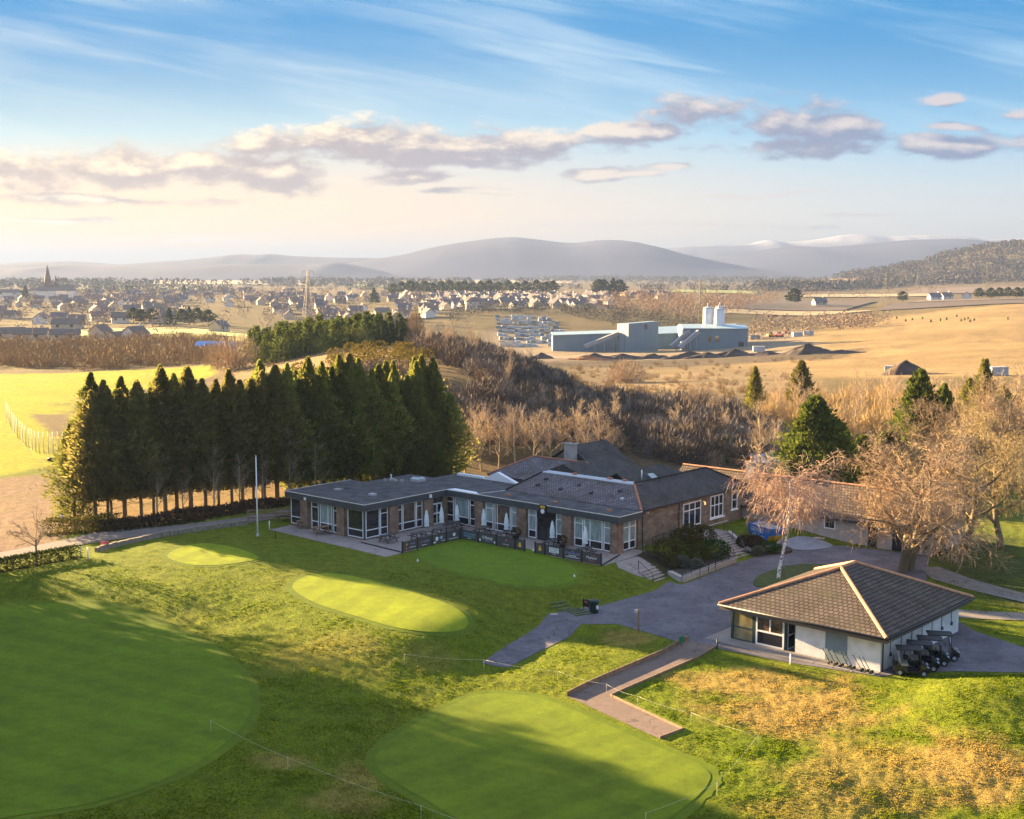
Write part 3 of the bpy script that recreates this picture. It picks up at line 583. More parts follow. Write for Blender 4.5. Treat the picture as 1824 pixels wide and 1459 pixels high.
def conifer_kind(key, seed, Ht, rad, bare, n, lm, prof=None, lean=0.0, droop=-.1, L=.46, W=.19, dead=True):
    """columnar evergreen: many sprays on the shell of the crown, some inside"""
    g = np.random.default_rng(seed); h = bare + (1 - bare) * g.uniform(0, 1, n) ** .95; a = g.uniform(0, 2 * PI, n)
    pr = prof or (lambda t: np.minimum(np.clip((1 - t) ** .95 * 1.75 + .012, 0, 1), .6 + t * 1.3))
    R0 = pr((h - bare) / (1 - bare)) * rad; lob = 1 + .28 * np.sin(a * 3 + h * 9 + seed) + .22 * np.sin(a * 5 - h * 23 + seed * 2) + .16 * np.sin(h * 70 + a)
    r = R0 * lob * np.sqrt(g.uniform(.12, 1, n)) * np.where(g.uniform(size=n) < .12, 1.28, 1.0); p = np.stack([r * np.cos(a) + lean * h, r * np.sin(a), h * Ht], 1)
    d = np.stack([np.cos(a), np.sin(a), np.full(n, .75) + 6 * np.clip(h - .75, 0, .3)], 1) + g.normal(size=(n, 3)) * .5
    V, F = leaf_quads(g, p, d, L * g.uniform(.6, 1.5, n) * np.clip(1.9 - 1.35 * h, .55, 1.05), W * g.uniform(.6, 1.3, n))
    segs = []; ns = 8
    for i in range(ns): z0 = -.3 + (Ht * .93 + .3) * i / ns; z1 = -.3 + (Ht * .93 + .3) * (i + 1) / ns; segs.append((lean * z0 / Ht, 0, z0, lean * z1 / Ht, 0, z1, .19 * (1 - i / ns * .9), .19 * (1 - (i + 1) / ns * .9)))
    if dead:
        for i in range(46):
            z = Ht * g.uniform(.06, bare + .25); an = g.uniform(0, 2 * PI); ln = g.uniform(.5, 1.5); segs.append((0, 0, z, ln * math.cos(an), ln * math.sin(an), z + g.uniform(-.3, .5), .022, .008))
    TREEKINDS[key] = (npmesh(key + '_trunk', *seg_mesh(segs, 5), barkmat('conifer_bark', (.20, .135, .08), (.15, .10, .06)), True), npmesh(key + '_crown', V, F, lm))
LM_CON = leafmat('cypress_leaf', (.15, .18, .036), (.24, .225, .05), .55, .42)
LM_CON2 = leafmat('cypress_leaf_brown', (.24, .19, .06), (.15, .15, .04), .55)
LM_YEW = leafmat('yew_leaf', (.06, .095, .02), (.15, .155, .025), .35)
LM_PINE = leafmat('pine_leaf', (.12, .125, .028), (.19, .165, .035), .4)
LM_FAR = leafmat('far_pine_leaf', (.035, .045, .018), (.06, .065, .022), .25)
conifer_kind('cypress', 1, 15.0, 2.5, .13, 7000, LM_CON)
conifer_kind('cypress_b', 2, 14.8, 2.3, .17, 6200, LM_CON2, L=.55)
conifer_kind('cypress_c', 3, 15.0, 2.7, .03, 7800, LM_CON)
conifer_kind('cypress_d', 4, 13.0, 2.4, .02, 5800, LM_CON)
conifer_kind('yew', 6, 11.5, 4.2, .02, 9000, LM_YEW, prof=lambda t: np.clip(1.15 - t ** 1.6 * 1.05, .08, 1) * np.clip(t * 5 + .6, 0, 1), L=.6, W=.34, dead=False)
conifer_kind('yew_b', 7, 9.5, 3.0, .04, 7000, LM_YEW, prof=lambda t: np.clip(1.1 - t ** 2.2 * 1.0, .08, 1) * np.clip(t * 5 + .6, 0, 1), L=.55, W=.32, dead=False)
conifer_kind('young_pine', 9, 8, 2.0, .08, 2600, LM_PINE, prof=lambda t: np.clip(1.05 - t, .05, 1), L=.7, W=.2, dead=False)
conifer_kind('far_pine', 12, 10, 3.6, .25, 420, LM_FAR, prof=lambda t: np.clip(1.2 - t ** 2.5 * 1.1, .1, 1), L=1.6, W=1.0, dead=False)
conifer_kind('far_cone', 13, 11, 2.6, .05, 380, LM_FAR, prof=lambda t: np.clip(1.05 - t, .05, 1), L=1.5, W=.9, dead=False)

def twig_bush(g, n, R, Ht, w=.05, lean=.0, spread=1.0, sub=2):
    """dome of thin stems: slim triangles from the base, with forks"""
    a = g.uniform(0, 2 * PI, n); el = g.uniform(.25, 1.0, n) ** .8; b = np.stack([g.normal(size=n) * R * .25, g.normal(size=n) * R * .25, np.zeros(n) - .1], 1)
    t = np.stack([np.cos(a) * R * spread * np.sqrt(1 - el * el * .9), np.sin(a) * R * spread * np.sqrt(1 - el * el * .9), Ht * el * g.uniform(.75, 1.1, n)], 1)
    P0 = [b]; P1 = [t]; Wd = [np.full(n, w)]
    for k in range(sub):
        f = g.uniform(.35, .9, n)[:, None]; q = b + (t - b) * f; e = q + (t - b) * g.uniform(.2, .45, n)[:, None] + g.normal(size=(n, 3)) * np.array([.22, .22, .14]) * R; P0.append(q); P1.append(e); Wd.append(np.full(n, w * .7))
    A = np.concatenate(P0); B = np.concatenate(P1); Wd = np.concatenate(Wd)[:, None]; s = _unit(np.cross(B - A, g.normal(size=A.shape))) * Wd
    V = np.stack([A - s, A + s, B + s * .3, B - s * .3], 1).reshape(-1, 3); F = np.arange(len(A) * 4).reshape(-1, 4); return V, F
def fuzz_bush(g, n, R, Ht, L, W):
    """rounded mass of fine twigs"""
    p, d = _ball(g, n, (0, 0, Ht * .3), (R, R, Ht * .7)); p[:, 2] = np.abs(p[:, 2]); d[:, 2] += .8; return leaf_quads(g, p, d + g.normal(size=d.shape) * .55, L * g.uniform(.5, 1.4, n), W)
def blob_tree(g, n, R, Ht, L, W, base=.2):
    p, d = _ball(g, n, (0, 0, Ht * (.5 + base / 2)), (R, R, Ht * (.5 - base / 2))); return leaf_quads(g, p, d + g.normal(size=d.shape) * .7, L, W)
def scatter(proto, XY, scales, rots, Z, dz=0):
    """one merged mesh of many copies of the given (V,F) prototypes"""
    Vs = []; Fs = []; k = 0
    for i, (x, y) in enumerate(XY):
        V, F = proto[i % len(proto)]; c, s = math.cos(rots[i]), math.sin(rots[i]); sc_ = scales[i]; sv = sc_ if np.ndim(sc_) else (sc_, sc_, sc_)
        W = np.empty_like(V); W[:, 0] = (V[:, 0] * c - V[:, 1] * s) * sv[0] + x; W[:, 1] = (V[:, 0] * s + V[:, 1] * c) * sv[1] + y; W[:, 2] = V[:, 2] * sv[2] + Z[i] + dz
        Vs.append(W); Fs.append(F + k); k += len(V)
    return np.concatenate(Vs), np.concatenate(Fs)
def in_poly(poly, n, g, gap=0.0):
    P = np.array([(p[0], p[1]) for p in poly]); lo = P.min(0); hi = P.max(0); out = []; tries = 0
    while len(out) < n and tries < n * 60:
        tries += 1; q = lo + (hi - lo) * g.uniform(size=2)
        if pdist(poly, np.array([q[0]]), np.array([q[1]]))[0] < 0 and (gap == 0 or all((q[0] - o[0]) ** 2 + (q[1] - o[1]) ** 2 > gap * gap for o in out)): out.append(q)
    return np.array(out)
# ------------------------------------------------------------------ building materials
def brick_mat(name, c1, c2, mortar, sx=1.0, rough=.9):
    m, nt, b, o = nmat(name); tc = N(nt, 'ShaderNodeTexCoord'); geo = N(nt, 'ShaderNodeNewGeometry')
    # wall coordinates: run along the wall x height
    mp = N(nt, 'ShaderNodeSeparateXYZ'); nt.links.new(tc.outputs['Object'], mp.inputs[0])
    cb = N(nt, 'ShaderNodeCombineXYZ'); nt.links.new(math_(nt, 'ADD', mp.outputs[0], mp.outputs[1]), cb.inputs[0]); nt.links.new(mp.outputs[2], cb.inputs[1])
    br = N(nt, 'ShaderNodeTexBrick'); nt.links.new(cb.outputs[0], br.inputs['Vector'])
    br.inputs['Color1'].default_value = (*c1, 1); br.inputs['Color2'].default_value = (*c2, 1); br.inputs['Mortar'].default_value = (*mortar, 1)
    br.inputs['Scale'].default_value = 1; br.inputs['Brick Width'].default_value = .34 * sx; br.inputs['Row Height'].default_value = .13 * sx; br.inputs['Mortar Size'].default_value = .012 * sx; br.inputs['Bias'].default_value = 0
    f = noise(nt, tc.outputs['Object'], 1.2, 5); c = mix(nt, 1.0, br.outputs[0], ramp(nt, f, [(.3, (.65, .62, .6)), (.55, (1, 1, 1)), (.75, (1.3, 1.22, 1.1))]), 'MULTIPLY')
    nt.links.new(c, b.inputs['Base Color']); b.inputs['Roughness'].default_value = rough; b.inputs['Specular IOR Level'].default_value = .2
    bump(nt, b, br.outputs['Fac'], -.4, .02); return m
def tile_mat(name, axis_run, c1, c2, gap, w, h, rough=.85, stain=(.6, .55, .45)):
    """roof tiles in courses; the pattern follows height, so each slope gets level rows"""
    m, nt, b, o = nmat(name); uv = N(nt, 'ShaderNodeUVMap')
    br = N(nt, 'ShaderNodeTexBrick'); nt.links.new(uv.outputs[0], br.inputs['Vector'])
    br.inputs['Color1'].default_value = (*c1, 1); br.inputs['Color2'].default_value = (*c2, 1); br.inputs['Mortar'].default_value = (*gap, 1)
    br.inputs['Scale'].default_value = 1; br.inputs['Brick Width'].default_value = w; br.inputs['Row Height'].default_value = h; br.inputs['Mortar Size'].default_value = h * .13; br.inputs['Mortar Smooth'].default_value = .2
    f = noise(nt, uv.outputs[0], .55, 6, .65); f2 = noise(nt, uv.outputs[0], 6, 4, .6)
    c = mix(nt, 1.0, br.outputs[0], ramp(nt, f, [(.3, stain), (.55, (1, 1, 1)), (.8, (1.45, 1.4, 1.25))]), 'MULTIPLY')
    c = mix(nt, 1.0, c, ramp(nt, f2, [(.35, (.75, .74, .72)), (.6, (1.1, 1.1, 1.08))]), 'MULTIPLY')
    f4 = noise(nt, uv.outputs[0], 9, 3, .7); f5 = noise(nt, uv.outputs[0], .35, 4, .6); c = mix(nt, math_(nt, 'MULTIPLY', math_(nt, 'GREATER_THAN', f4, .66), .55), c, (.30, .28, .24)); c = mix(nt, ramp(nt, f5, [(.5, (0, 0, 0)), (.72, (.5, .5, .5))]), c, (.075, .07, .035))
    nt.links.new(c, b.inputs['Base Color']); b.inputs['Roughness'].default_value = rough; b.inputs['Specular IOR Level'].default_value = .3
    sp = N(nt, 'ShaderNodeSeparateXYZ'); nt.links.new(uv.outputs[0], sp.inputs[0])
    saw = math_(nt, 'SUBTRACT', 1.0, math_(nt, 'FRACT', math_(nt, 'DIVIDE', sp.outputs[1], h)))
    bump(nt, b, math_(nt, 'ADD', saw, math_(nt, 'MULTIPLY', br.outputs['Fac'], -.8)), .8, h * .18); return m
def glass_mat(name, c, rough=.08, c2=None, streak=0):
    m, nt, b, o = nmat(name); tc = N(nt, 'ShaderNodeTexCoord'); mp = N(nt, 'ShaderNodeMapping'); nt.links.new(tc.outputs['Object'], mp.inputs[0])
    mp.inputs['Scale'].default_value = (1.4, 1.4, .35 if streak else 1)
    f = noise(nt, mp.outputs[0], 3.5 if streak else 1.1, 3); col = ramp(nt, f, [(.35, c), (.65, c2 or tuple(v * 1.6 for v in c))])
    nt.links.new(col, b.inputs['Base Color']); b.inputs['Roughness'].default_value = rough; b.inputs['Specular IOR Level'].default_value = .9; b.inputs['Coat Weight'].default_value = .5; b.inputs['Coat Roughness'].default_value = .03
    return m
M_BRICK = brick_mat('brown_brick', (.30, .19, .13), (.21, .13, .09), (.25, .2, .16))
M_STONE = brick_mat('old_stone', (.27, .21, .15), (.17, .135, .10), (.22, .18, .14), 1.9)
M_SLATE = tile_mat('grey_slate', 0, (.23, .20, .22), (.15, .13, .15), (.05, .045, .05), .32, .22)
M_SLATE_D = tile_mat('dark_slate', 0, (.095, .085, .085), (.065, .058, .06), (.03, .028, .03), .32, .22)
M_TILE = tile_mat('brown_tile', 0, (.135, .098, .078), (.092, .068, .056), (.02, .016, .014), .40, .36)
M_TILE2 = tile_mat('pantile', 0, (.19, .128, .09), (.135, .092, .066), (.035, .025, .02), .34, .42)
M_FELT = mat('roof_felt', (.072, .068, .072), .8, .55, .9, bmp=.2, spec=.3)
M_FASCIA = mat('grey_fascia', (.055, .062, .07), .55, .15, 2)
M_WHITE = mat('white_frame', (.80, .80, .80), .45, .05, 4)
M_TRIM = mat('pale_trim', (.62, .58, .52), .5, .15, 3)
M_NAVY = mat('navy_panel', (.012, .014, .022), .35, .2, 2)
M_GLASS = glass_mat('dark_glass', (.012, .014, .016))
M_GLASSW = glass_mat('warm_room_glass', (.05, .03, .02), c2=(.16, .10, .06))
M_GLASSC = glass_mat('curtain_glass', (.20, .27, .27), c2=(.36, .42, .40), streak=1)
M_BLACK = mat('black_metal', (.012, .012, .014), .5, .2, 4)
M_RENDER = mat('white_render', (.68, .67, .66), .9, .18, 1.1, bmp=.3)
M_HARL = mat('grey_harling', (.40, .36, .33), .95, .15, 1.1, bmp=.5)
M_LEAD = mat('lead_flat', (.42, .42, .45), .5, .12, 2)
M_RED = mat('terracotta', (.42, .17, .09), .8, .25, 3)
M_RIDGE = mat('ridge_tile', (.50, .25, .13), .8, .22, 2.2)
M_CONC = mat('concrete', (.36, .33, .30), .9, .2, 2, bmp=.3)
M_WOOD = mat('weathered_wood', (.24, .155, .09), .85, .3, 3)
M_GREY = mat('galvanised', (.45, .46, .47), .45, .15, 3, metal=.3)
M_SHUT = mat('grey_shutter', (.22, .27, .29), .5, .08, 2)
M_CREAM = mat('cream_cloth', (.72, .78, .78), .9, .12, 3)
M_LIT = mat('lamp_glow', (1, .8, .4), .5, .02, 2, emit=(1, .62, .18, .12))

def uv_slope(o):
    """UVs in metres: u runs level along each slope, v runs up it"""
    me = o.data; uv = me.uv_layers.new(name='UVMap')
    for p in me.polygons:
        n = p.normal; g = Vector((-n.x * n.z, -n.y * n.z, 1 - n.z * n.z))
        g = g.normalized() if g.length > 1e-4 else Vector((0, 1, 0)); r = g.cross(n)
        for li in p.loop_indices:
            v = me.vertices[me.loops[li].vertex_index].co; uv.data[li].uv = (v.dot(r), v.dot(g))
    return o
def roof(parent, slopes, mt, th=.12, name='roof'):
    mb = MB()
    for q in slopes: mb.slab(q, th)
    return uv_slope(mb.build(name, mt, parent))
def caps(parent, lines, mt, r=.13, name='ridge_tiles'):
    mb = MB()
    for a, b in lines:
        a = Vector(a); b = Vector(b); n = max(1, int((b - a).length / .45)); d = (b - a) / n
        for i in range(n):
            p = a + d * i; mb.tube([p, p + d * 1.04], [r, r * .97], 8, cap=i in (0, n - 1), smooth=False)
    return mb.build(name, mt, parent)
def glazing(parent, a, b, z0, z1, out, cols=None, sill=.8, transom=None, glass=None, fw=.10, frame=None, name='window', panel=None, depth=.05):
    """a framed light: glass pane, dark spandrel under the sill bar, white bars as the frame"""
    a = Vector((a[0], a[1], 0)); b = Vector((b[0], b[1], 0)); d = (b - a); L = d.length; d.normalize(); n = Vector((out[0], out[1], 0)); up = Vector((0, 0, 1))
    def rect(mb, u0, u1, w0, w1, off, th):
        mb.obox(a + d * (u0 + u1) / 2 + up * (w0 + w1) / 2 + n * (off + th / 2), d * (u1 - u0) / 2, n * th / 2, up * (w1 - w0) / 2)
    g = MB(); zs = z0 + sill if sill else z0
    rect(g, fw, L - fw, zs, z1 - fw, 0, .02); w = g.build(name, glass or M_GLASS, parent)
    f = MB(); e = depth
    for u in (0, L - fw): rect(f, u, u + fw, z0, z1, .0, e)
    rect(f, fw, L - fw, z0, z0 + fw, 0, e); rect(f, fw, L - fw, z1 - fw, z1, 0, e)
    if sill: rect(f, fw, L - fw, zs - fw / 2, zs + fw / 2, 0, e)
    if transom: rect(f, fw, L - fw, transom - fw * .4, transom + fw * .4, 0, e)
    for c in (cols or []): rect(f, c * L - fw * .45, c * L + fw * .45, zs if name == 'shop_window' else z0 + fw, z1 - fw, 0, e - .006)
    f.build('window_frame', frame or M_WHITE, w)
    if sill:
        s = MB(); rect(s, fw, L - fw, z0 + fw, zs - fw / 2, 0, .025); s.build('spandrel', panel or M_NAVY, w)
    return w
def text(body, size, mt, parent, loc, rot, name='lettering', sx=1.0):
    c = bpy.data.curves.new(name, 'FONT'); c.body = body; c.size = size; c.align_x = 'CENTER'; c.align_y = 'CENTER'; c.extrude = .004; c.resolution_u = 1
    tmp = bpy.data.objects.new(name, c); COL.objects.link(tmp); bpy.context.view_layer.update()
    me = bpy.data.meshes.new_from_object(tmp.evaluated_get(bpy.context.evaluated_depsgraph_get())); bpy.data.objects.remove(tmp); bpy.data.curves.remove(c)
    me.materials.clear(); me.materials.append(mt); o = bpy.data.objects.new(name, me); COL.objects.link(o); o.parent = parent; o.location = loc; o.rotation_euler = rot; o.scale = (sx, 1, 1); return o

# ------------------------------------------------------------------ the clubhouse
club = empty('clubhouse', (CO.x, CO.y, 0), CA, 'long clubhouse with flat dark roofs, brick piers and old slate roofs behind', 'clubhouse')
RZ = 3.7
FLAT = [(-12.4, 0), (0, 0), (0, 11.8), (22.8, 11.8), (22.8, 15.55), (5.1, 15.55), (5.1, 19.8), (-6.4, 19.8), (-6.4, 16.4), (-10.2, 16.4), (-10.2, 9.3), (-12.4, 9.3)]
CORE = [(-12.0, .5), (-.5, .5), (-.5, 12.2), (22.2, 12.2), (22.2, 15.56), (5.2, 15.56), (5.2, 19.5), (-6.1, 19.5), (-6.1, 16.1), (-9.9, 16.1), (-9.9, 9.0), (-12.0, 9.0)]
w = MB().use(M_BRICK); w.prism(CORE, -.8, 3.04)
for s0, s1 in ((-10.1, -8.95), (-4.35, -3.25)): w.box(s0, s1, .16, .52, -.5, 3.03)
for t0, t1 in ((3.72, 4.92), (8.65, 10.0), (11.62, 12.19)): w.box(-.52, -.16, t0, t1, -.5, 3.03)
for s0, s1 in ((-.48, -.3), (3.95, 5.1), (9.75, 11.0), (15.65, 16.8), (21.6, 22.3)): w.box(s0, s1, 11.93, 12.21, -.5, 3.03)
w.box(22.15, 22.4, 12.21, 13.05, -.8, 3.03)
w.build('wall', None, club)
fl = MB(); fl.prism(FLAT, 3.04, RZ - .03); fl.build('fascia', M_FASCIA, club)
def inset(poly, d):
    n = len(poly); out = []; a = sum(poly[i][0] * poly[(i + 1) % n][1] - poly[(i + 1) % n][0] * poly[i][1] for i in range(n)); sg = 1 if a > 0 else -1
    for i in range(n):
        p0, p1, p2 = Vector(poly[i - 1]), Vector(poly[i]), Vector(poly[(i + 1) % n]); e1 = (p1 - p0).normalized(); e2 = (p2 - p1).normalized()
        n1 = Vector((-e1.y, e1.x)) * sg; n2 = Vector((-e2.y, e2.x)) * sg; out.append(tuple(p1 + (n1 + n2) / max(.4, 1 + n1.dot(n2)) * d))
    return out
ft = MB(); ft.prism(inset(FLAT, .07), RZ - .02, RZ + .01); ft.build('flat_roof', M_FELT, club)
tr = MB()
for i in (0, 1, 2, 3, 11):
    a, b = FLAT[i], FLAT[(i + 1) % len(FLAT)]; tr.bar((*a, RZ + .005), (*b, RZ + .005), .07, .07)
tr.build('roof_edge', M_TRIM, club)
# roof furniture
mb = MB(); mb.box(-8.6, 4.9, 19.35, 19.6, RZ + .02, RZ + .16) if False else None
kb = MB(); kb.obox((-8.4, 3.9, RZ + .1), (.3, .1, 0), (-.1, .3, 0), (0, 0, .08)); kb.obox((-8.3, 4.3, RZ + .08), (.2, 0, 0), (0, .12, 0), (0, 0, .06)); kb.build('roof_rubble', M_CONC, club)
kb = MB(); kb.box(-3.75, -3.05, 4.0, 4.6, RZ + .01, RZ + .2); kb.build('roof_hatch', M_LEAD, club)
kb = MB()
for x, y in ((-9.2, 11.2), (-8.6, 11.5), (-8.0, 11.6), (-7.4, 12.0), (-8.8, 11.9)): kb.box(x, x + .45, y, y + .3, RZ + .01, RZ + .22)
kb.build('roof_vent_base', M_CONC, club)
kb = MB(); kb.tube([(-8.4, 11.7, RZ + .2), (-8.4, 11.7, RZ + .75)], .07, 8); kb.build('roof_vent_pipe', M_WHITE, club)
kb = MB().use(M_LEAD); kb.box(-6.7, -5.5, 13.0, 14.2, RZ + .01, RZ + .28); kb.build('rooflight_kerb', None, club)
kb = MB(); kb.add([(-6.72, 12.98, RZ + .28), (-5.48, 12.98, RZ + .28), (-5.48, 14.22, RZ + .28), (-6.72, 14.22, RZ + .28), (-6.45, 13.25, RZ + .5), (-5.75, 13.25, RZ + .5), (-5.75, 13.95, RZ + .5), (-6.45, 13.95, RZ + .5)],
                  [(0, 1, 5, 4), (1, 2, 6, 5), (2, 3, 7, 6), (3, 0, 4, 7), (4, 5, 6, 7), (3, 2, 1, 0)]); kb.build('rooflight_dome', M_GLASSC, club)
# bright sky reflection on the roof, built as white strip, ledge and triangle
kb = MB(); kb.prism([(-.05, 11.95), (4.6, 11.95), (3.5, 12.75), (.3, 12.9)], RZ + .012, RZ + .03); kb.build('sky_glint_strip', M_WHITE, club)
kb = MB(); kb.prism([(-5.6, 19.3), (-1.6, 19.3), (-1.6, 19.75), (-5.6, 19.75)], RZ + .012, RZ + .25); kb.build('sky_glint_ledge', M_WHITE, club)
kb = MB(); kb.add([(-1.6, 19.2, RZ + .02), (3.6, 19.2, RZ + .02), (.6, 19.2, RZ + 1.0), (-1.6, 19.7, RZ + .02), (3.6, 19.7, RZ + .02), (.6, 19.7, RZ + 1.0)], [(0, 1, 2), (5, 4, 3), (0, 3, 4, 1), (1, 4, 5, 2), (2, 5, 3, 0)]); kb.build('sky_glint_triangle', M_WHITE, club)
kb = MB(); kb.bar((4.2, 12.0, RZ + .03), (5.2, 15.4, RZ + .03), .06, .05); kb.build('roof_seam', M_TRIM, club)
for s in (7.0, 13.3, 20.0):
    kb = MB(); kb.box(s, s + .5, 13.4, 13.7, RZ + .01, RZ + .16); kb.build('roof_vent', M_RED, club)
# left wing, front
F_ = (0, -1)
glazing(club, (-11.95, .48), (-10.15, .48), 0.25, 3.0, F_, sill=.75)
glazing(club, (-8.6, .48), (-7.45, .48), 0.15, 3.0, F_, transom=2.45)
glazing(club, (-7.25, .48), (-5.3, .48), 0.15, 3.0, F_, glass=M_GLASSC, cols=[.65])
glazing(club, (-5.15, .48), (-4.4, .48), 0.15, 3.0, F_, transom=2.45)
glazing(club, (-2.95, .48), (-.62, .48), 0.15, 3.0, F_)
for s in (-7.35, -5.22, -.5):
    kb = MB(); kb.box(s - .05, s + .07, .40, .5, 0, 3.03); kb.build('mullion_post', M_FASCIA, club)
E_ = (1, 0)
glazing(club, (-.48, .62), (-.48, 2.5), 0.15, 3.0, E_)
glazing(club, (-.48, 2.6), (-.48, 3.65), 0.15, 3.0, E_, transom=2.4)
glazing(club, (-.48, 4.95), (-.48, 5.68), 0.15, 3.0, E_, transom=2.4)
glazing(club, (-.48, 5.78), (-.48, 7.6), 0.15, 3.0, E_, glass=M_GLASSW)
glazing(club, (-.48, 7.72), (-.48, 8.62), 0.15, 3.0, E_, transom=2.4, glass=M_GLASSW)
dr = glazing(club, (-.48, 10.05), (-.48, 11.55), .05, 2.35, E_, cols=[.5], sill=1.2, name='double_door', fw=.15, panel=M_GLASS)
kb = MB(); kb.box(-.47, -.4, 10.05, 11.55, 2.4, 3.0); kb.build('fanlight', M_GLASS, club)
# main front
TF = 12.18
glazing(club, (-.27, TF), (.75, TF), .15, 3.0, F_, transom=2.4)
glazing(club, (.9, TF), (2.98, TF), .15, 3.0, F_, glass=M_GLASSC)
glazing(club, (3.1, TF), (3.93, TF), .15, 3.0, F_, transom=2.4)
glazing(club, (5.35, TF), (6.42, TF), .15, 3.0, F_, transom=2.4, glass=M_GLASSC)
glazing(club, (6.6, TF), (8.78, TF), .15, 3.0, F_, glass=M_GLASSW, cols=[.16])
glazing(club, (8.9, TF), (9.73, TF), .15, 3.0, F_, transom=2.4, glass=M_GLASSC)
glazing(club, (11.18, TF), (12.25, TF), .1, 3.0, F_, transom=2.4, glass=M_GLASSC)
ed = glazing(club, (12.42, TF), (14.62, TF), .05, 2.35, F_, cols=[.5], sill=0, glass=M_GLASS, frame=M_NAVY, name='entrance_door', fw=.14, depth=.07)
kb = MB(); kb.box(12.3, 14.75, TF - .06, TF, 2.36, 3.0); kb.build('fanlight', M_NAVY, club)
glazing(club, (14.8, TF), (15.62, TF), .15, 3.0, F_, transom=2.4, glass=M_GLASSC)
glazing(club, (17.1, TF), (18.18, TF), .1, 3.0, F_, transom=2.4, glass=M_GLASSC)
glazing(club, (18.28, TF), (20.55, TF), .1, 3.0, F_, glass=M_GLASSC, cols=[.33])
glazing(club, (20.68, TF), (21.58, TF), .1, 3.0, F_, transom=2.4, glass=M_GLASSC)
glazing(club, (22.22, 13.15), (22.22, 14.15), .15, 2.95, E_, transom=2.35, glass=M_GLASSC)
glazing(club, (22.22, 14.2), (22.22, 15.2), .15, 2.95, E_, transom=2.35, glass=M_GLASSC)
# crest over the entrance, small lights on the fascia
kb = MB().use(M_BLACK); sh = [(-.42, 3.75), (.42, 3.75), (.45, 3.2), (.25, 2.8), (0, 2.65), (-.25, 2.8), (-.45, 3.2)]
def shield(mb, cx, y0, y1, pts, k=1.0, cz=3.25):
    n = len(pts); vs = [(cx + x * k, y0, cz + (z - cz) * k) for x, z in pts] + [(cx + x * k, y1, cz + (z - cz) * k) for x, z in pts]
    mb.add(vs, [tuple(range(n)), tuple(range(2 * n - 1, n - 1, -1))] + [((i + 1) % n, i, n + i, n + (i + 1) % n) for i in range(n)])
M_GOLD = mat('gold_paint', (.72, .45, .05), .5, .1, 3)
shield(kb, 13.45, 11.66, 11.79, sh); kb.use(M_GOLD); kb.box(13.15, 13.75, 11.63, 11.66, 3.42, 3.66); kb.use(M_WHITE); kb.tube([(13.45, 11.66, 3.1), (13.45, 11.62, 3.1)], .24, 14, smooth=False); kb.build('crest', None, club)
for (x, y) in ((-9.2, -.06), (-5.0, None)):
    if y is None: kb = MB(); kb.box(.01, .08, 9.2, 9.55, 3.15, 3.5)
    else: kb = MB(); kb.box(x, x + .3, -.07, -.005, 3.1, 3.4)
    kb.build('flood_light', M_WHITE, club)
kb = MB(); kb.box(22.36, 22.5, 15.7, 15.95, 3.2, 3.4); kb.build('camera_unit', M_WHITE, club); kb = MB(); kb.box(22.36, 22.75, 16.6, 16.75, 3.35, 3.45); kb.build('camera_unit', M_WHITE, club)
# old hall
hw = MB(); hw.box(5.4, 22.3, 15.6, 34.9, -1.2, 3.62); hw.box(-3.0, 5.38, 22.3, 29.8, -1, 3.6); hw.box(-1.3, 6, 29.82, 36.4, -1, 4.3); hw.build('stone_wall', M_STONE, club)
mz, mt_ = 5.5, 18.9
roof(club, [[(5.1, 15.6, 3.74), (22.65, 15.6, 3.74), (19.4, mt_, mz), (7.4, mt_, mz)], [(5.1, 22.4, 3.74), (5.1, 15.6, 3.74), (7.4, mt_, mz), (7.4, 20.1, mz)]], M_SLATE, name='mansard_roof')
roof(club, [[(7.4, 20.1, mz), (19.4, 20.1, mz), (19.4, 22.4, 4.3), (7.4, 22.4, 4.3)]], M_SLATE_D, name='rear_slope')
kb = MB(); kb.box(7.3, 19.5, mt_ - .12, 20.15, mz - .04, mz + .05); kb.build('lead_flat', M_LEAD, club)
for s, t in ((10.9, 19.6), (15.4, 19.7), (17.2, 19.8)):
    kb = MB(); kb.box(s, s + .5, t, t + .3, mz + .06, mz + .22); kb.build('roof_vent', M_RED, club)
for s, t in ((8.7, 17.9), (8.4, 16.9), (11.6, 16.8), (13.3, 17.7), (15.5, 16.9), (18.5, 17.7), (19.6, 16.6)):
    z = 3.74 + (t - 15.6) / 3.3 * (mz - 3.74); kb = MB(); kb.obox((s, t, z + .1), (.16, 0, 0), (0, .14, .07), (0, -.05, .12)); kb.build('slate_vent', M_FASCIA if s < 19 else M_LEAD, club)
caps(club, [((22.65, 15.6, 3.82), (19.4, mt_, mz + .05))], M_RED, .12, 'hip_tiles')
caps(club, [((5.1, 15.6, 3.78), (7.4, mt_, mz + .03))], M_SLATE_D, .1, 'hip_tiles')
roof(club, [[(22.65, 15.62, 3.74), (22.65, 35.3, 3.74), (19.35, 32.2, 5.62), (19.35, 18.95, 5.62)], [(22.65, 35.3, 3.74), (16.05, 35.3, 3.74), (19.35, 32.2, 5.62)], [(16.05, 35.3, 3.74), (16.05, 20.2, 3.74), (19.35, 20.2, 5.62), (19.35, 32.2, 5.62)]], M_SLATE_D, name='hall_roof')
caps(club, [((19.35, 18.95, 5.66), (19.35, 32.2, 5.66)), ((19.35, 32.2, 5.66), (22.65, 35.3, 3.8))], M_SLATE_D, .1)
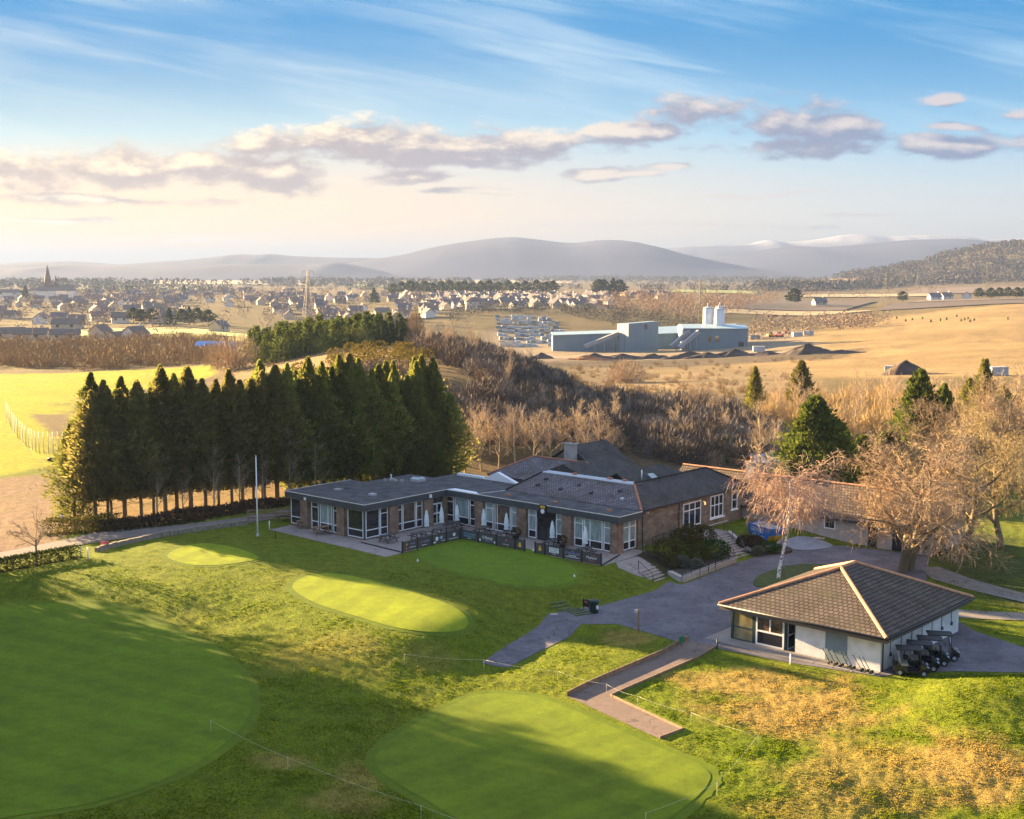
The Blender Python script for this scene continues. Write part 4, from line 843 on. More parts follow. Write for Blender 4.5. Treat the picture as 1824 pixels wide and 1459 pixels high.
roof(club, [[(17.2, 22.4, 4.2), (17.2, 33.8, 4.2), (14.6, 30.6, 5.75), (14.6, 22.4, 5.75)], [(17.2, 33.8, 4.2), (11.6, 33.8, 4.2), (14.6, 30.6, 5.75)], [(11.6, 33.8, 4.2), (11.6, 22.4, 4.2), (14.6, 22.4, 5.75), (14.6, 30.6, 5.75)]], M_SLATE_D, name='middle_roof')
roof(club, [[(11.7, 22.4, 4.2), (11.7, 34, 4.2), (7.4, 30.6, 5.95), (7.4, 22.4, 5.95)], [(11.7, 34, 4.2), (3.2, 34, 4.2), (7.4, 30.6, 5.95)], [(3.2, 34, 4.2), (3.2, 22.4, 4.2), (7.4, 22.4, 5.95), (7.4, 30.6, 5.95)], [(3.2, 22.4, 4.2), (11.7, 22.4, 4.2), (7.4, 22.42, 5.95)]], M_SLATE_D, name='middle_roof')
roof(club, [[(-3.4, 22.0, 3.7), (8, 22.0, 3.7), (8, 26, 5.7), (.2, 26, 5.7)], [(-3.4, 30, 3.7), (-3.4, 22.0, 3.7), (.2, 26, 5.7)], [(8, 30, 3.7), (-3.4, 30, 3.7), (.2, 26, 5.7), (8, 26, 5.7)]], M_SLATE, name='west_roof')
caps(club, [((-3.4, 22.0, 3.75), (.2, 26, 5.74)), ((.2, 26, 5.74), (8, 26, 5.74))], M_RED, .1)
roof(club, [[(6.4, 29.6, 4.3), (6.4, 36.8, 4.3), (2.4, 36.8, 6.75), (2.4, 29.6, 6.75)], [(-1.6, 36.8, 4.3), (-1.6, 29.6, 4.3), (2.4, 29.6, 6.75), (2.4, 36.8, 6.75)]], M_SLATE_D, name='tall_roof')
kb = MB(); kb.add([(-1.3, 29.9, 4.2), (6.1, 29.9, 4.2), (2.4, 29.9, 6.55), (-1.3, 36.3, 4.2), (6.1, 36.3, 4.2), (2.4, 36.3, 6.55)], [(0, 1, 2), (5, 4, 3)]); kb.build('gable_wall', M_STONE, club)
kb = MB().use(M_HARL); kb.box(2.3, 3.7, 28.9, 29.6, 4.2, 7.0); kb.use(M_CONC); kb.box(2.2, 3.8, 28.8, 29.7, 7.0, 7.15); ch_ = kb.build('chimney', None, club)
for s in (2.6, 3.4):
    kb = MB(); kb.lathe([(.13, 7.15), (.11, 7.5), (.13, 7.55)], (s, 29.25, 0), 8); kb.build('chimney_pot', M_RED, ch_)
kb = MB(); kb.tube([(16.0, 25.0, 4.8), (16.0, 25.0, 5.9)], .07, 8); kb.build('flue_pipe', M_WHITE, club)
kb = MB(); kb.obox((16.1, 27.0, 4.93), (.45, 0, -.27), (0, .5, 0), (.03, 0, .06)); kb.build('rooflight', M_GLASSC, club)
# hall right wall: gutter, pipes, windows, door
kb = MB(); kb.tube([(22.7, 15.7, 3.66), (22.7, 35.2, 3.66)], .07, 6); kb.tube([(22.4, 22.55, 3.6), (22.4, 22.55, -.6)], .05, 6); kb.tube([(22.4, 16.2, 3.6), (22.4, 16.2, -.9)], .05, 6); kb.build('gutter', M_BLACK, club)
XH = 22.32
glazing(club, (XH, 23.35), (XH, 26.65), 0.05, 3.25, E_, cols=[.34, .66], sill=.75, transom=2.45, name='porch_door', fw=.12, panel=M_GLASS, depth=.08)
glazing(club, (XH, 28.5), (XH, 31.0), .95, 3.35, E_, cols=[.33, .66], sill=0, transom=2.3, fw=.13, depth=.07)
glazing(club, (XH, 32.75), (XH, 33.85), 1.3, 3.35, E_, sill=0, transom=2.35, fw=.11, depth=.07)
kb = MB(); kb.box(22.31, 22.5, 28.3, 31.2, .82, .95); kb.build('window_sill', M_WHITE, club); kb = MB(); kb.box(22.31, 22.45, 32.6, 34.0, 1.18, 1.3); kb.build('window_sill', M_WHITE, club)
for t, z in ((22.95, 2.75), (27.2, 2.75)):
    kb = MB(); kb.box(22.31, 22.5, t - .03, t + .03, z + .2, z + .26); kb.lathe([(.07, z - .1), (.09, z + .08), (.05, z + .2)], (22.52, t, 0), 8); kb.build('wall_lantern', M_LIT if t > 25 else M_LEAD, club)
kb = MB(); kb.box(22.31, 22.33, 22.85, 23.15, .5, .9); kb.build('notice', M_GOLD, club)
kb = MB(); kb.box(22.31, 22.34, 28.0, 32.0, .2, .3); kb.build('ledge', M_TRIM, club)

# ------------------------------------------------------------------ outbuilding behind the car park
ob = empty('outbuilding', (*CL(30, 35.2), -1.0), CA, 'long low rendered outbuilding with an orange brown tiled roof behind the car park', 'outbuilding')
kb = MB(); kb.box(-18.0, 13.4, 0, 8.6, -.6, 2.62); kb.add([(13.4, 0, 2.6), (13.4, 8.6, 2.6), (13.4, 4.3, 5.1), (13.1, 0, 2.6), (13.1, 8.6, 2.6), (13.1, 4.3, 5.1)], [(0, 1, 2), (5, 4, 3), (0, 2, 5, 3), (1, 4, 5, 2)]); kb.build('wall', M_HARL, ob)
roof(ob, [[(-18.4, -.5, 2.5), (13.8, -.5, 2.5), (13.8, 4.4, 5.3), (-18.4, 4.4, 5.3)], [(13.8, 9.3, 2.5), (-18.4, 9.3, 2.5), (-18.4, 4.4, 5.3), (13.8, 4.4, 5.3)]], M_TILE2)
caps(ob, [((-18.4, 4.4, 5.34), (13.8, 4.4, 5.34))], M_RIDGE, .13)
kb = MB(); kb.tube([(-18.3, -.55, 2.4), (13.7, -.55, 2.4)], .07, 6); kb.build('gutter', M_BLACK, ob)
kb = MB().use(M_HARL); kb.box(-9.3, -8.3, 3.2, 4.0, 4.4, 6.6); kb.use(M_CONC); kb.box(-9.4, -8.2, 3.1, 4.1, 6.6, 6.74); c_ = kb.build('chimney', None, ob)
kb = MB(); kb.lathe([(.2, 6.74), (.16, 7.15), (.2, 7.2)], (-8.8, 3.6, 0), 8); kb.build('chimney_pot', M_RED, c_)
glazing(ob, (2.0, -.02), (3.3, -.02), 1.25, 2.45, F_, sill=0, fw=.12)
for s in (6.9, 9.5):
    kb = MB(); kb.box(s, s + 1.0, -.04, 0, 0.02, 2.3); kb.build('door', M_NAVY, ob)
kb = MB(); kb.box(5.0, 5.35, -.02, 0, 1.35, 1.6); kb.build('notice', M_TRIM, ob)

# ------------------------------------------------------------------ pro shop
shop = empty('golf_shop', (SO.x, SO.y, Z_CP), SA, 'small square white shop with a hipped brown tiled roof and a glazed corner porch', 'shop')
EZ = 2.75; RZs = 5.55; WI = .75
x0, y1 = -13.6, 14.9
A0, A1, A2, A3 = (x0, 0, EZ), (0, 0, EZ), (0, y1, EZ), (x0, y1, EZ); q0, q1 = (x0 / 2, 6.3, RZs), (x0 / 2, 8.6, RZs)
roof(shop, [[A0, A1, q0], [A1, A2, q1, q0], [A2, A3, q1], [A3, A0, q0, q1]], M_TILE, .14)
caps(shop, [(A0, q0), (A1, q0), (A2, q1), (A3, q1), (q0, q1)], M_RIDGE, .15)
kb = MB(); kb.prism([(x0 + .02, .02), (-.02, .02), (-.02, y1 - .02), (x0 + .02, y1 - .02)], EZ - .42, EZ - .14); kb.build('fascia', mat('brown_fascia', (.11, .09, .085), .6, .15, 2), shop)
kb = MB(); kb.tube([(x0 - .05, -.07, EZ - .08), (.07, -.07, EZ - .08), (.07, y1 + .05, EZ - .08)], .1, 6); kb.tube([(-WI + .08, .95, EZ - .35), (-WI + .08, .95, .02)], .05, 6); kb.build('gutter', M_BLACK, shop)
kb = MB(); PB = 6.7   # rendered part; the porch takes the left end
kb.box(-WI - PB, -WI, WI, y1 - WI, -.4, EZ - .42); kb.box(x0 + WI, -WI - PB, 4.4, y1 - WI, -.4, EZ - .42); kb.build('wall', M_RENDER, shop)
# porch glazing
M_TEAL = mat('dark_teal_frame', (.02, .045, .05), .45, .1, 3); M_GLASSY = glass_mat('amber_room_glass', (.16, .13, .06), c2=(.30, .25, .12))
XL = x0 + WI
glazing(shop, (XL + .05, WI), (XL + 1.9, WI), 0, EZ - .43, F_, sill=1.05, glass=M_GLASSY, frame=M_TEAL, panel=M_GLASSY, fw=.12, name='porch_glazing')
glazing(shop, (XL, WI + 3.6), (XL, WI + .05), 0, EZ - .43, (-1, 0), sill=1.05, glass=M_GLASSY, frame=M_TEAL, panel=M_GLASSY, fw=.12, name='porch_glazing')
for x, y in ((XL, WI), (XL + 2.0, WI), (XL + 4.62, WI + .05), (-WI - PB - .06, WI + .1)):
    kb = MB(); kb.box(x - .07, x + .07, y - .07, y + .07, 0, EZ - .43); kb.build('porch_post', M_TEAL, shop)
glazing(shop, (XL + 2.1, WI), (XL + 4.5, WI), .02, EZ - .5, F_, cols=[.5], sill=1.08, glass=M_GLASSW, fw=.13, name='shop_window', depth=.07)
glazing(shop, (XL + 4.62, WI + .15), (XL + 4.62, WI + 1.9), .02, EZ - .5, E_, sill=1.08, glass=M_GLASS, fw=.1, name='shop_door', depth=.07)
kb = MB(); kb.box(XL + 2.1, XL + 4.55, WI + .03, 4.4, 0, EZ - .43); kb.build('shop_interior', M_NAVY, shop)
# roller shutter
kb = MB(); n = 22; sx0, sx1 = -5.0, -3.3
for i in range(n):
    z0 = .05 + i * (EZ - .55) / n; kb.tube([(sx0, WI - .02, z0 + .05), (sx1, WI - .02, z0 + .05)], .052, 6, smooth=False)
kb.box(sx0, sx1, WI - .02, WI - .005, 0, EZ - .46); kb.build('roller_shutter', M_SHUT, shop)
for k in range(7):
    y = 2.2 + k * 1.75; kb = MB(); kb.box(-WI, -WI + .04, y - .02, y + .02, 1.05, EZ - .43); kb.box(-WI, -WI + .14, y - .08, y + .08, .85, 1.1); kb.build('charging_socket', M_FASCIA, shop)
# ------------------------------------------------------------------ greens, paving, roads
def green_mat(name, c1, c2, stripe=None):
    m, nt, b, o = nmat(name); tc = N(nt, 'ShaderNodeTexCoord'); P = tc.outputs['Object']
    f = noise(nt, P, .25, 5, .6); f2 = noise(nt, P, 9, 3, .6); f3 = noise(nt, P, 1.3, 5, .7)
    c = ramp(nt, f, [(.3, c2), (.55, c1), (.75, tuple(v * 1.12 for v in c1))])
    c = mix(nt, 1.0, c, ramp(nt, f2, [(.3, (.86, .87, .84)), (.7, (1.12, 1.11, 1.08))]), 'MULTIPLY')
    c = mix(nt, 1.0, c, ramp(nt, f3, [(.32, (.84, .82, .8)), (.68, (1.14, 1.13, 1.1))]), 'MULTIPLY')
    if stripe is not None:
        mp = N(nt, 'ShaderNodeMapping'); nt.links.new(P, mp.inputs[0]); mp.inputs['Rotation'].default_value = (0, 0, stripe)
        wv = N(nt, 'ShaderNodeTexWave'); nt.links.new(mp.outputs[0], wv.inputs[0]); wv.inputs['Scale'].default_value = .12; wv.inputs['Distortion'].default_value = .6
        c = mix(nt, 1.0, c, ramp(nt, wv.outputs['Fac'], [(.35, (.94, .945, .94)), (.65, (1.06, 1.055, 1.035))]), 'MULTIPLY')
    nt.links.new(c, b.inputs['Base Color']); b.inputs['Roughness'].default_value = .9; b.inputs['Specular IOR Level'].default_value = .12
    bump(nt, b, noise(nt, P, 30, 2), .25, .02); return m
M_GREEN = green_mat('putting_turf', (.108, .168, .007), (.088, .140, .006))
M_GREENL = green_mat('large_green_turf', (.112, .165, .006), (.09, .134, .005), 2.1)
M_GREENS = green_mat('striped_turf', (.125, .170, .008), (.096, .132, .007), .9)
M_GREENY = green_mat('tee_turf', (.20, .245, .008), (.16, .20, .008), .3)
M_FRINGE = green_mat('fringe_turf', (.098, .140, .006), (.080, .116, .005))
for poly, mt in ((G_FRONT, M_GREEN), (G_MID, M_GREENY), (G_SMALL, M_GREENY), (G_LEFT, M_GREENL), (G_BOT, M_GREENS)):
    sheet('putting_green', poly, .045, mt, .8); sheet('green_fringe', [(p[0] + RNG.uniform(-.12, .12), p[1] + RNG.uniform(-.12, .12)) for p in inset([tuple(p) for p in poly], -.6)], .02, M_FRINGE, .8)
def ring(poly, w0): return inset([tuple(p) for p in poly], w0)
def tarmac_mat(name, c, c2):
    m, nt, b, o = nmat(name); tc = N(nt, 'ShaderNodeTexCoord'); P = tc.outputs['Object']
    f = noise(nt, P, .3, 6, .65); f2 = noise(nt, P, 25, 2, .6); f3 = noise(nt, P, 2.2, 5, .7)
    k = ramp(nt, f, [(.33, c2), (.6, c)]); k = mix(nt, 1.0, k, ramp(nt, f2, [(.3, (.8, .8, .8)), (.7, (1.2, 1.2, 1.2))]), 'MULTIPLY')
    k = mix(nt, 1.0, k, ramp(nt, f3, [(.3, (.82, .82, .82)), (.7, (1.16, 1.15, 1.14))]), 'MULTIPLY')
    vo = N(nt, 'ShaderNodeTexVoronoi', feature='DISTANCE_TO_EDGE'); vo.inputs['Scale'].default_value = .28; wp = N(nt, 'ShaderNodeVectorMath', operation='MULTIPLY_ADD'); nz = N(nt, 'ShaderNodeTexNoise'); nz.inputs['Scale'].default_value = .9; nt.links.new(P, nz.inputs['Vector']); nt.links.new(nz.outputs['Color'], wp.inputs[0]); wp.inputs[1].default_value = (2.2, 2.2, 2.2); nt.links.new(P, wp.inputs[2]); nt.links.new(wp.outputs[0], vo.inputs['Vector'])
    k = mix(nt, math_(nt, 'MULTIPLY', math_(nt, 'LESS_THAN', vo.outputs['Distance'], .012), .45), k, (.03, .028, .03))
    nt.links.new(k, b.inputs['Base Color']); b.inputs['Roughness'].default_value = .85; b.inputs['Specular IOR Level'].default_value = .3; bump(nt, b, f2, .3, .01); return m
M_TAR = tarmac_mat('old_tarmac', (.145, .132, .148), (.080, .074, .085)); M_TAR2 = tarmac_mat('road_tarmac', (.20, .165, .145), (.16, .135, .12))
M_GRAVEL = tarmac_mat('red_gravel', (.175, .125, .10), (.135, .10, .08)); M_PAVE = tarmac_mat('pink_paving', (.30, .245, .22), (.24, .20, .185))
sheet('car_park', POLY['carpark'], .025, M_TAR, 1.5)
sheet('path', P_DIAG, .035, M_TAR, .5)
sheet('gravel_path', P_L, .03, M_GRAVEL, .5)
sheet('footpath', [gp(a, b, 60, 200) for a, b in ((1640, 1012), (1670, 1010), (1740, 1035), (1824, 1058), (1920, 1085), (1920, 1100), (1824, 1074), (1730, 1052), (1660, 1032))], .05, tarmac_mat('ash_path', (.22, .19, .16), (.16, .14, .12)), 1.0)
sheet('footpath', [gp(a, b, 60, 200) for a, b in ((1700, 1086), (1760, 1090), (1920, 1095), (1920, 1108), (1760, 1104), (1700, 1100))], .05, MATS['ash_path'], 1.0)
sheet('road', smooth_poly([gp(a, b, 60, 300) for a, b in ((-140, 1028), (0, 1000), (150, 970), (300, 950), (440, 932), (520, 918), (600, 896), (590, 890), (510, 908), (430, 922), (300, 938), (200, 944), (100, 965), (0, 985), (-140, 1008))], 3), .05, M_TAR2, 1.0)
# a grass island in the car park with the birch
isl = smooth_poly(PX([(1342, 1036), (1362, 1022), (1400, 1010), (1445, 1006), (1490, 1012), (1440, 1030), (1385, 1043), (1350, 1046)], Z_CP), 6)
im = MB(); im.prism([(p.x, p.y) for p in isl], Z_CP, Z_CP + .11); im.build('grass_island', mat('island_turf', (.055, .075, .012), .95, .35, 1.5, bmp=.6), kind='structure')
# terrace paving and apron, one sheet
sheet('terrace', [CL(-11.5, -2.9), CL(6.5, -3.2), CL(6.5, -.9), CL(6.5, 7.1), CL(24.2, 7.4), CL(24.2, 12.2), CL(23.6, 15), CL(-.4, 12.4), CL(-.4, .4), CL(-12, .4)], .03, M_PAVE, 1.5)
sheet('terrace', [CL(24.3, 9.2), CL(24.4, 12.6), CL(26.3, 12.0), CL(28.3, 9.8), CL(27.9, 8.2), CL(25.5, 8.0)], .045, M_PAVE, .5)
# slabs in front of the shop
ps = sheet('pavement', [SO + SEA * a + SEB * b for a, b in ((-14.6, 5.5), (-14.4, -.6), (-9, -1.0), (-5, -.55), (-.7, -.3), (-.7, .74), (-12.8, .74), (-12.8, 5.5))], .04, mat('stone_slabs', (.27, .235, .21), .9, .18, .8, bmp=.2), 1.0)
sb = MB()
for i in range(9):
    a = SO + SEA * (-14.3 + i * 1.5) + SEB * -.75; b = SO + SEA * (-14.3 + i * 1.5) + SEB * .6; sb.bar((a.x, a.y, Z_CP + .045), (b.x, b.y, Z_CP + .045), .03, .01)
sb.build('paving_joints', M_CONC, kind='structure')
# timber edging of the gravel path
def edging(pts, name='timber_edging', h=.12, lab=None):
    kb = MB(); P = []
    for a, b in zip(pts[:-1], pts[1:]):
        n = max(1, int((b - a).length / 1.0))
        P += [a.lerp(b, i / n) for i in range(n)]
    P.append(pts[-1]); Z = hz([p.x for p in P], [p.y for p in P])
    for i in range(len(P) - 1): kb.bar((P[i].x, P[i].y, Z[i] + h / 2), (P[i + 1].x, P[i + 1].y, Z[i + 1] + h / 2), .07, h + .1)
    return kb.build(name, M_WOOD, label=lab, cat='edging')
edging([P_L[1], P_L[2]], lab='dark timber edging board along the long shaded side of the gravel path', h=.3)
edging([P_L[0], P_L[5], P_L[4]], lab='pale timber edging board along the sunlit inner side of the gravel path')
edging([P_L[4], P_L[3]], lab='short timber board across the blind end of the gravel path')

# ------------------------------------------------------------------ terrace fence with banners
fence = empty('banner_fence', (CO.x, CO.y, 0), CA, 'low black terrace fence hung with dark printed banners beside the green', 'fence')
M_BAN = mat('banner_cloth', (.075, .07, .072), .7, .15, 2); M_BANT = mat('teal_banner', (.05, .075, .08), .7, .1, 2)
M_TXW = mat('white_print', (.75, .76, .78), .6, .04, 3); M_TXB = mat('blue_print', (.25, .48, .62), .6, .04, 3); M_TXV = mat('violet_print', (.28, .28, .62), .6, .04, 3); M_TXR = mat('red_print', (.55, .12, .10), .6, .05, 3); M_TXO = mat('amber_print', (.75, .40, .08), .6, .05, 3)
def fpanel(a, b, out, content, narrow=False, mt=None):
    a = Vector((*a, 0)); b = Vector((*b, 0)); d = (b - a).normalized(); n = Vector((*out, 0)); L = (b - a).length
    kb = MB(); c = (a + b) / 2; kb.obox(c + Vector((0, 0, .58)), d * (L / 2 - .08), n * .012, Vector((0, 0, .43))); p = kb.build('banner', mt or M_BAN, fence)
    rot = Matrix((d, Vector((0, 0, 1)), d.cross(Vector((0, 0, 1))))).transposed().to_euler()
    off = n * .022
    for it in content:
        if it[0] == 't': text(it[1], it[2], it[3], p, c + d * it[4] + Vector((0, 0, it[5])) + off, rot)
        elif it[0] == 'b':
            kb = MB(); kb.obox(c + d * it[2] + Vector((0, 0, it[3])) + n * .018, d * it[4] / 2, n * .003, Vector((0, 0, it[5] / 2))); kb.build('print', it[1], p)
        elif it[0] == 'd':
            kb = MB(); cc = c + d * it[2] + Vector((0, 0, it[3])); k = 14; vs = [cc + n * .02 + d * math.cos(2 * PI * i / k) * it[4] + Vector((0, 0, math.sin(2 * PI * i / k) * it[5])) for i in range(k)]; kb.add(vs, [tuple(range(k))]); kb.build('print', it[1], p)
        elif it[0] == 'f':
            kb = MB(); cc = c + d * it[2] + Vector((0, 0, it[3])) + n * .02; s = it[4]; kb.add([cc + d * x * s + Vector((0, 0, z * s)) for x, z in ((-.5, -.3), (0, -.6), (.5, -.3), (.4, .1), (.1, .7), (-.35, .15))], [tuple(range(6))]); kb.build('print', it[1], p)
posts = []
E1 = (1, 0); F1 = (0, -1)
S1 = [(6.5, -1.0 + i * 2.02) for i in range(5)]
cont1 = [[('f', M_TXO, -.45, .75, .22), ('f', M_TXR, -.5, .35, .25), ('b', M_TXW, .35, .38, .8, .05), ('b', M_TXV, .35, .72, .6, .05)],
         [('t', 'TURNER', .26, M_TXV, .1, .64), ('d', M_TXR, -.55, .64, .07, .09), ('b', M_TXW, -.1, .32, .7, .05)],
         [('d', M_TXW, -.35, .62, .2, .22), ('b', M_TXB, .3, .66, .3, .3), ('b', M_TXB, .0, .66, .3, .04), ('d', M_TXW, -.65, .3, .2, .08), ('b', M_TXW, .55, .32, .5, .05)],
         [('b', M_TXW, .1, .68, .34, .3), ('b', M_TXW, 0, .3, 1.3, .05)]]
for i in range(4): fpanel(S1[i], S1[i + 1], E1, cont1[i])
S2 = [(6.5, 7.1), (8.9, 7.13), (11.3, 7.17), (13.7, 7.2), (14.9, 7.22)]; S3 = [(16.2, 7.24), (17.4, 7.26), (19.6, 7.3), (21.8, 7.34), (24.0, 7.38)]
cont2 = [[('t', 'G H I HOMES', .26, M_TXB, 0, .70), ('t', 'GARDEN SERVICES', .17, M_TXB, 0, .48), ('b', M_TXW, 0, .28, .5, .04)],
         [('t', 'Oilway', .5, M_TXW, 0, .66), ('d', M_TXW, -.95, .36, .11, .13), ('b', M_TXW, .95, .34, .16, .22), ('b', M_TXV, 0, .36, .5, .05)],
         [('b', M_TXR, .05, .76, .2, .18), ('t', 'THE HOUSE', .15, M_TXW, 0, .34)], [('d', M_GOLD, 0, .7, .14, .14), ('d', M_GOLD, 0, .5, .2, .16)]]
cont3 = [[('d', M_GOLD, 0, .7, .14, .14), ('d', M_GOLD, 0, .5, .2, .16)],
         [('b', M_TXW, 0, .64, 1.15, .5), ('t', 'FOSTER', .27, M_BAN, 0, .74), ('t', 'PROFILE', .24, M_BAN, 0, .52), ('b', M_TXW, 0, .28, .4, .04)],
         [('t', 'THE', .18, M_TXV, 0, .84), ('t', 'STRATHMORE', .26, M_TXV, 0, .66), ('b', M_TXW, 0, .46, .9, .06), ('b', M_TXW, 0, .30, 1.6, .05)],
         [('t', 'AC', .26, M_TXR, .3, .78), ('t', 'Mayland', .36, M_TXW, 0, .58), ('b', M_TXR, 0, .28, .7, .05)]]
for i in range(4):
    fpanel(S2[i], S2[i + 1], F1, cont2[i], mt=M_BANT if i == 0 else None); fpanel(S3[i], S3[i + 1], F1, cont3[i])
for (s, t) in S1 + S2[1:] + S3:
    kb = MB(); kb.box(s - .055, s + .055, t - .055, t + .055, 0, 1.16); kb.build('post', M_BLACK, fence)
for a, b in ((S1[0], S1[4]), (S2[0], S2[4]), (S3[0], S3[4])):
    kb = MB(); kb.bar((*a, 1.04), (*b, 1.04), .04); kb.bar((*a, .12), (*b, .12), .04); kb.build('rail', M_BLACK, fence)
kb = MB(); kb.bar((6.4, -1.0, .05), (.2, -.6, .05), .1, .16); kb.bar((24.1, 7.4, .05), (22.8, 11.9, .05), .1, .16); kb.build('kerb_board', M_BLACK, fence)

# ------------------------------------------------------------------ tables and parasols
def picnic(name, mt, label, group):
    r = empty(name, (0, 0, 0), 0, label, 'table', group)
    kb = MB()
    for i in range(5): kb.box(-.9, .9, -.36 + i * .148, -.36 + i * .148 + .13, .72, .76)
    kb.build('table_top', mt, r)
    for sg in (-1, 1):
        kb = MB()
        for k in range(2): y = sg * (.62 + k * .15); kb.box(-.9, .9, y - .065, y + .065, .43, .47)
        kb.build('seat', mt, r)
    for x in (-.65, .65):
        kb = MB(); kb.bar((x, -.2, .72), (x, -.62, 0), .05, .09); kb.bar((x, .2, .72), (x, .62, 0), .05, .09); kb.bar((x, -.75, .40), (x, .75, .40), .05, .08); kb.build('leg', mt, r)
    return r
M_BLKT = mat('dark_table', (.06, .055, .055), .7, .2, 3)
lw = 'weathered wooden picnic table before the left wing, %s'
pt = picnic('picnic_table', M_WOOD, lw % 'the one nearer the flagpole', 'wooden picnic tables'); q = G(543, 940, 0); pt.location = (q.x, q.y, .03); pt.rotation_euler[2] = CA + 1.15
p2 = copy_tree(pt); q = G(572, 951, 0); p2.location = (q.x, q.y, .03); p2['label'] = lw % 'the one nearer the brick corner'
p3 = copy_tree(pt); q = G(517, 931, 0); p3.location = (q.x - .6, q.y + 1.0, .03); p3['label'] = lw % 'partly hidden behind the other two'
tb = None; TL = 'dark terrace picnic table %s'
for (s, t, r, lab) in ((2.0, 1.4, 1.57, 'at the open corner of the terrace beside the flame banner'), (3.6, 4.2, 1.57, 'second from the open corner of the terrace'), (3.7, 7.0, 1.57, 'before the orange lit room, beside the folded parasol'), (2.6, 10.2, .0, 'in the inner corner of the terrace by the double door'),
                       (6.8, 10.1, 1.4, 'behind the script lettered banner'), (9.9, 9.9, 1.4, 'behind the plain banner left of the gate'), (16.0, 10.0, 1.4, 'right of the dark entrance door'), (20.4, 9.6, 1.4, 'at the right end of the terrace before the wide curtained window')):
    if tb is None: tb = picnic('terrace_table', M_BLKT, '', 'dark terrace tables'); o = tb
    else: o = copy_tree(tb)
    o.location = (*CL(s, t), .03); o.rotation_euler[2] = CA + r; o['label'] = TL % lab
def parasol():
    r = empty('folded_parasol', (0, 0, 0), 0, '', 'parasol', 'folded parasols on the terrace')
    kb = MB(); kb.tube([(0, 0, 0), (0, 0, 2.55)], .025, 6); kb.build('pole', M_GREY, r)
    kb = MB(); prof = []
    n = 12; vs = []; fs = []
    for z, rad in ((2.5, .03), (2.3, .10), (1.8, .17), (1.3, .21), (1.0, .17), (.85, .23), (.8, .2)):
        for k in range(n): rr = rad * (1 + .22 * math.cos(k * PI)); vs.append((rr * math.cos(2 * PI * k / n), rr * math.sin(2 * PI * k / n), z))
    for i in range(6):
        for k in range(n): fs.append((i * n + k, (i + 1) * n + k, (i + 1) * n + (k + 1) % n, i * n + (k + 1) % n))
    kb.add(vs, fs); kb.build('canopy', M_CREAM, r)
    kb = MB(); kb.lathe([(.3, 0), (.3, .08), (.06, .12)], n=12); kb.build('base', M_CONC, r); return r
pa = None
for s, t, lab in ((2.2, 6.6, 'before the orange lit room'), (2.0, 9.0, 'beside the white double door'), (2.5, 10.8, 'before the first curtained window in the inner corner'), (6.2, 10.9, 'left of the dark room window'), (9.4, 10.8, 'right of the dark room window'), (15.4, 10.8, 'just right of the dark entrance door'), (19.5, 10.8, 'before the wide curtained window at the right end')):
    o = pa = parasol() if pa is None else copy_tree(pa)
    o.location = (*CL(s, t), .03); o['label'] = 'pale folded parasol ' + lab
# planters
def planter_at(s, t, lab):
    r = empty('planter', (*CL(s, t), .03), CA, lab, 'planter', 'planters beside the entrance')
    kb = MB(); kb.lathe([(.28, 0), (.36, .45), (.33, .45)], n=12); kb.build('pot', M_BLACK, r)
    V, F = leaf_cloud(NR, 260, lambda g, n: _ball(g, n, (0, 0, .75), (.5, .5, .4)), .16, .1); link('plant', npmesh('plant', V, F, leafmat('brown_leaf', (.09, .05, .025), (.05, .05, .02))), r)

# ------------------------------------------------------------------ steps, ramp and railings
def steps(name, a, b, c, z0, z1, n, label):
    """treads from the edge a-b (at z0) down to the edge that starts at c (at z1)"""
    a = Vector(a); b = Vector(b); c = Vector(c); dv = c - a; kb = MB(); st = dv / n
    for i in range(n):
        z = z0 + (z1 - z0) * (i + 1) / (n + 1); p = a + st * i
        q = [p, p + (b - a), p + (b - a) + st * 1.0, p + st * 1.0]; kb.prism([(v.x, v.y) for v in q], z1 - .3, z)
    return kb.build(name, mat('worn_stone', (.30, .25, .215), .9, .22, 2, bmp=.3), label=label, cat='steps')
a = G(1266, 957, .1).to_2d(); b = G(1296, 950, .1).to_2d(); c = G(1309, 996, Z_CP).to_2d()
steps('entrance_steps', a, b, c, .1, Z_CP, 9, 'broad flight of stone entrance steps down from the old hall door')
kb = MB(); bb = b + (c - a); kb.slab([(b.x, b.y, .35), (b.x + .35, b.y + .2, .35), (bb.x + .35, bb.y + .2, -.75), (bb.x, bb.y, -.75)], .5); kb.build('stone_coping', M_CONC, label='sloping stone coping wall along the right of the entrance steps', cat='wall')
pl = [CL(22.4, 23.0), CL(24.2, 23.0), Vector(a), Vector(b), CL(24.6, 28.0), CL(22.4, 28.0)]
kb = MB(); kb.prism([(p.x, p.y) for p in pl], -1.1, .1); kb.build('entrance_platform', M_PAVE, kind='structure')
a2 = G(1137, 1016, -.2).to_2d(); b2 = G(1163, 1007, -.2).to_2d(); c2 = G(1163, 1040, Z_CP).to_2d()
steps('garden_steps', a2, b2, c2, -.1, Z_CP, 5, 'short flight of steps from the terrace down to the car park')
M_RAIL = M_BLACK
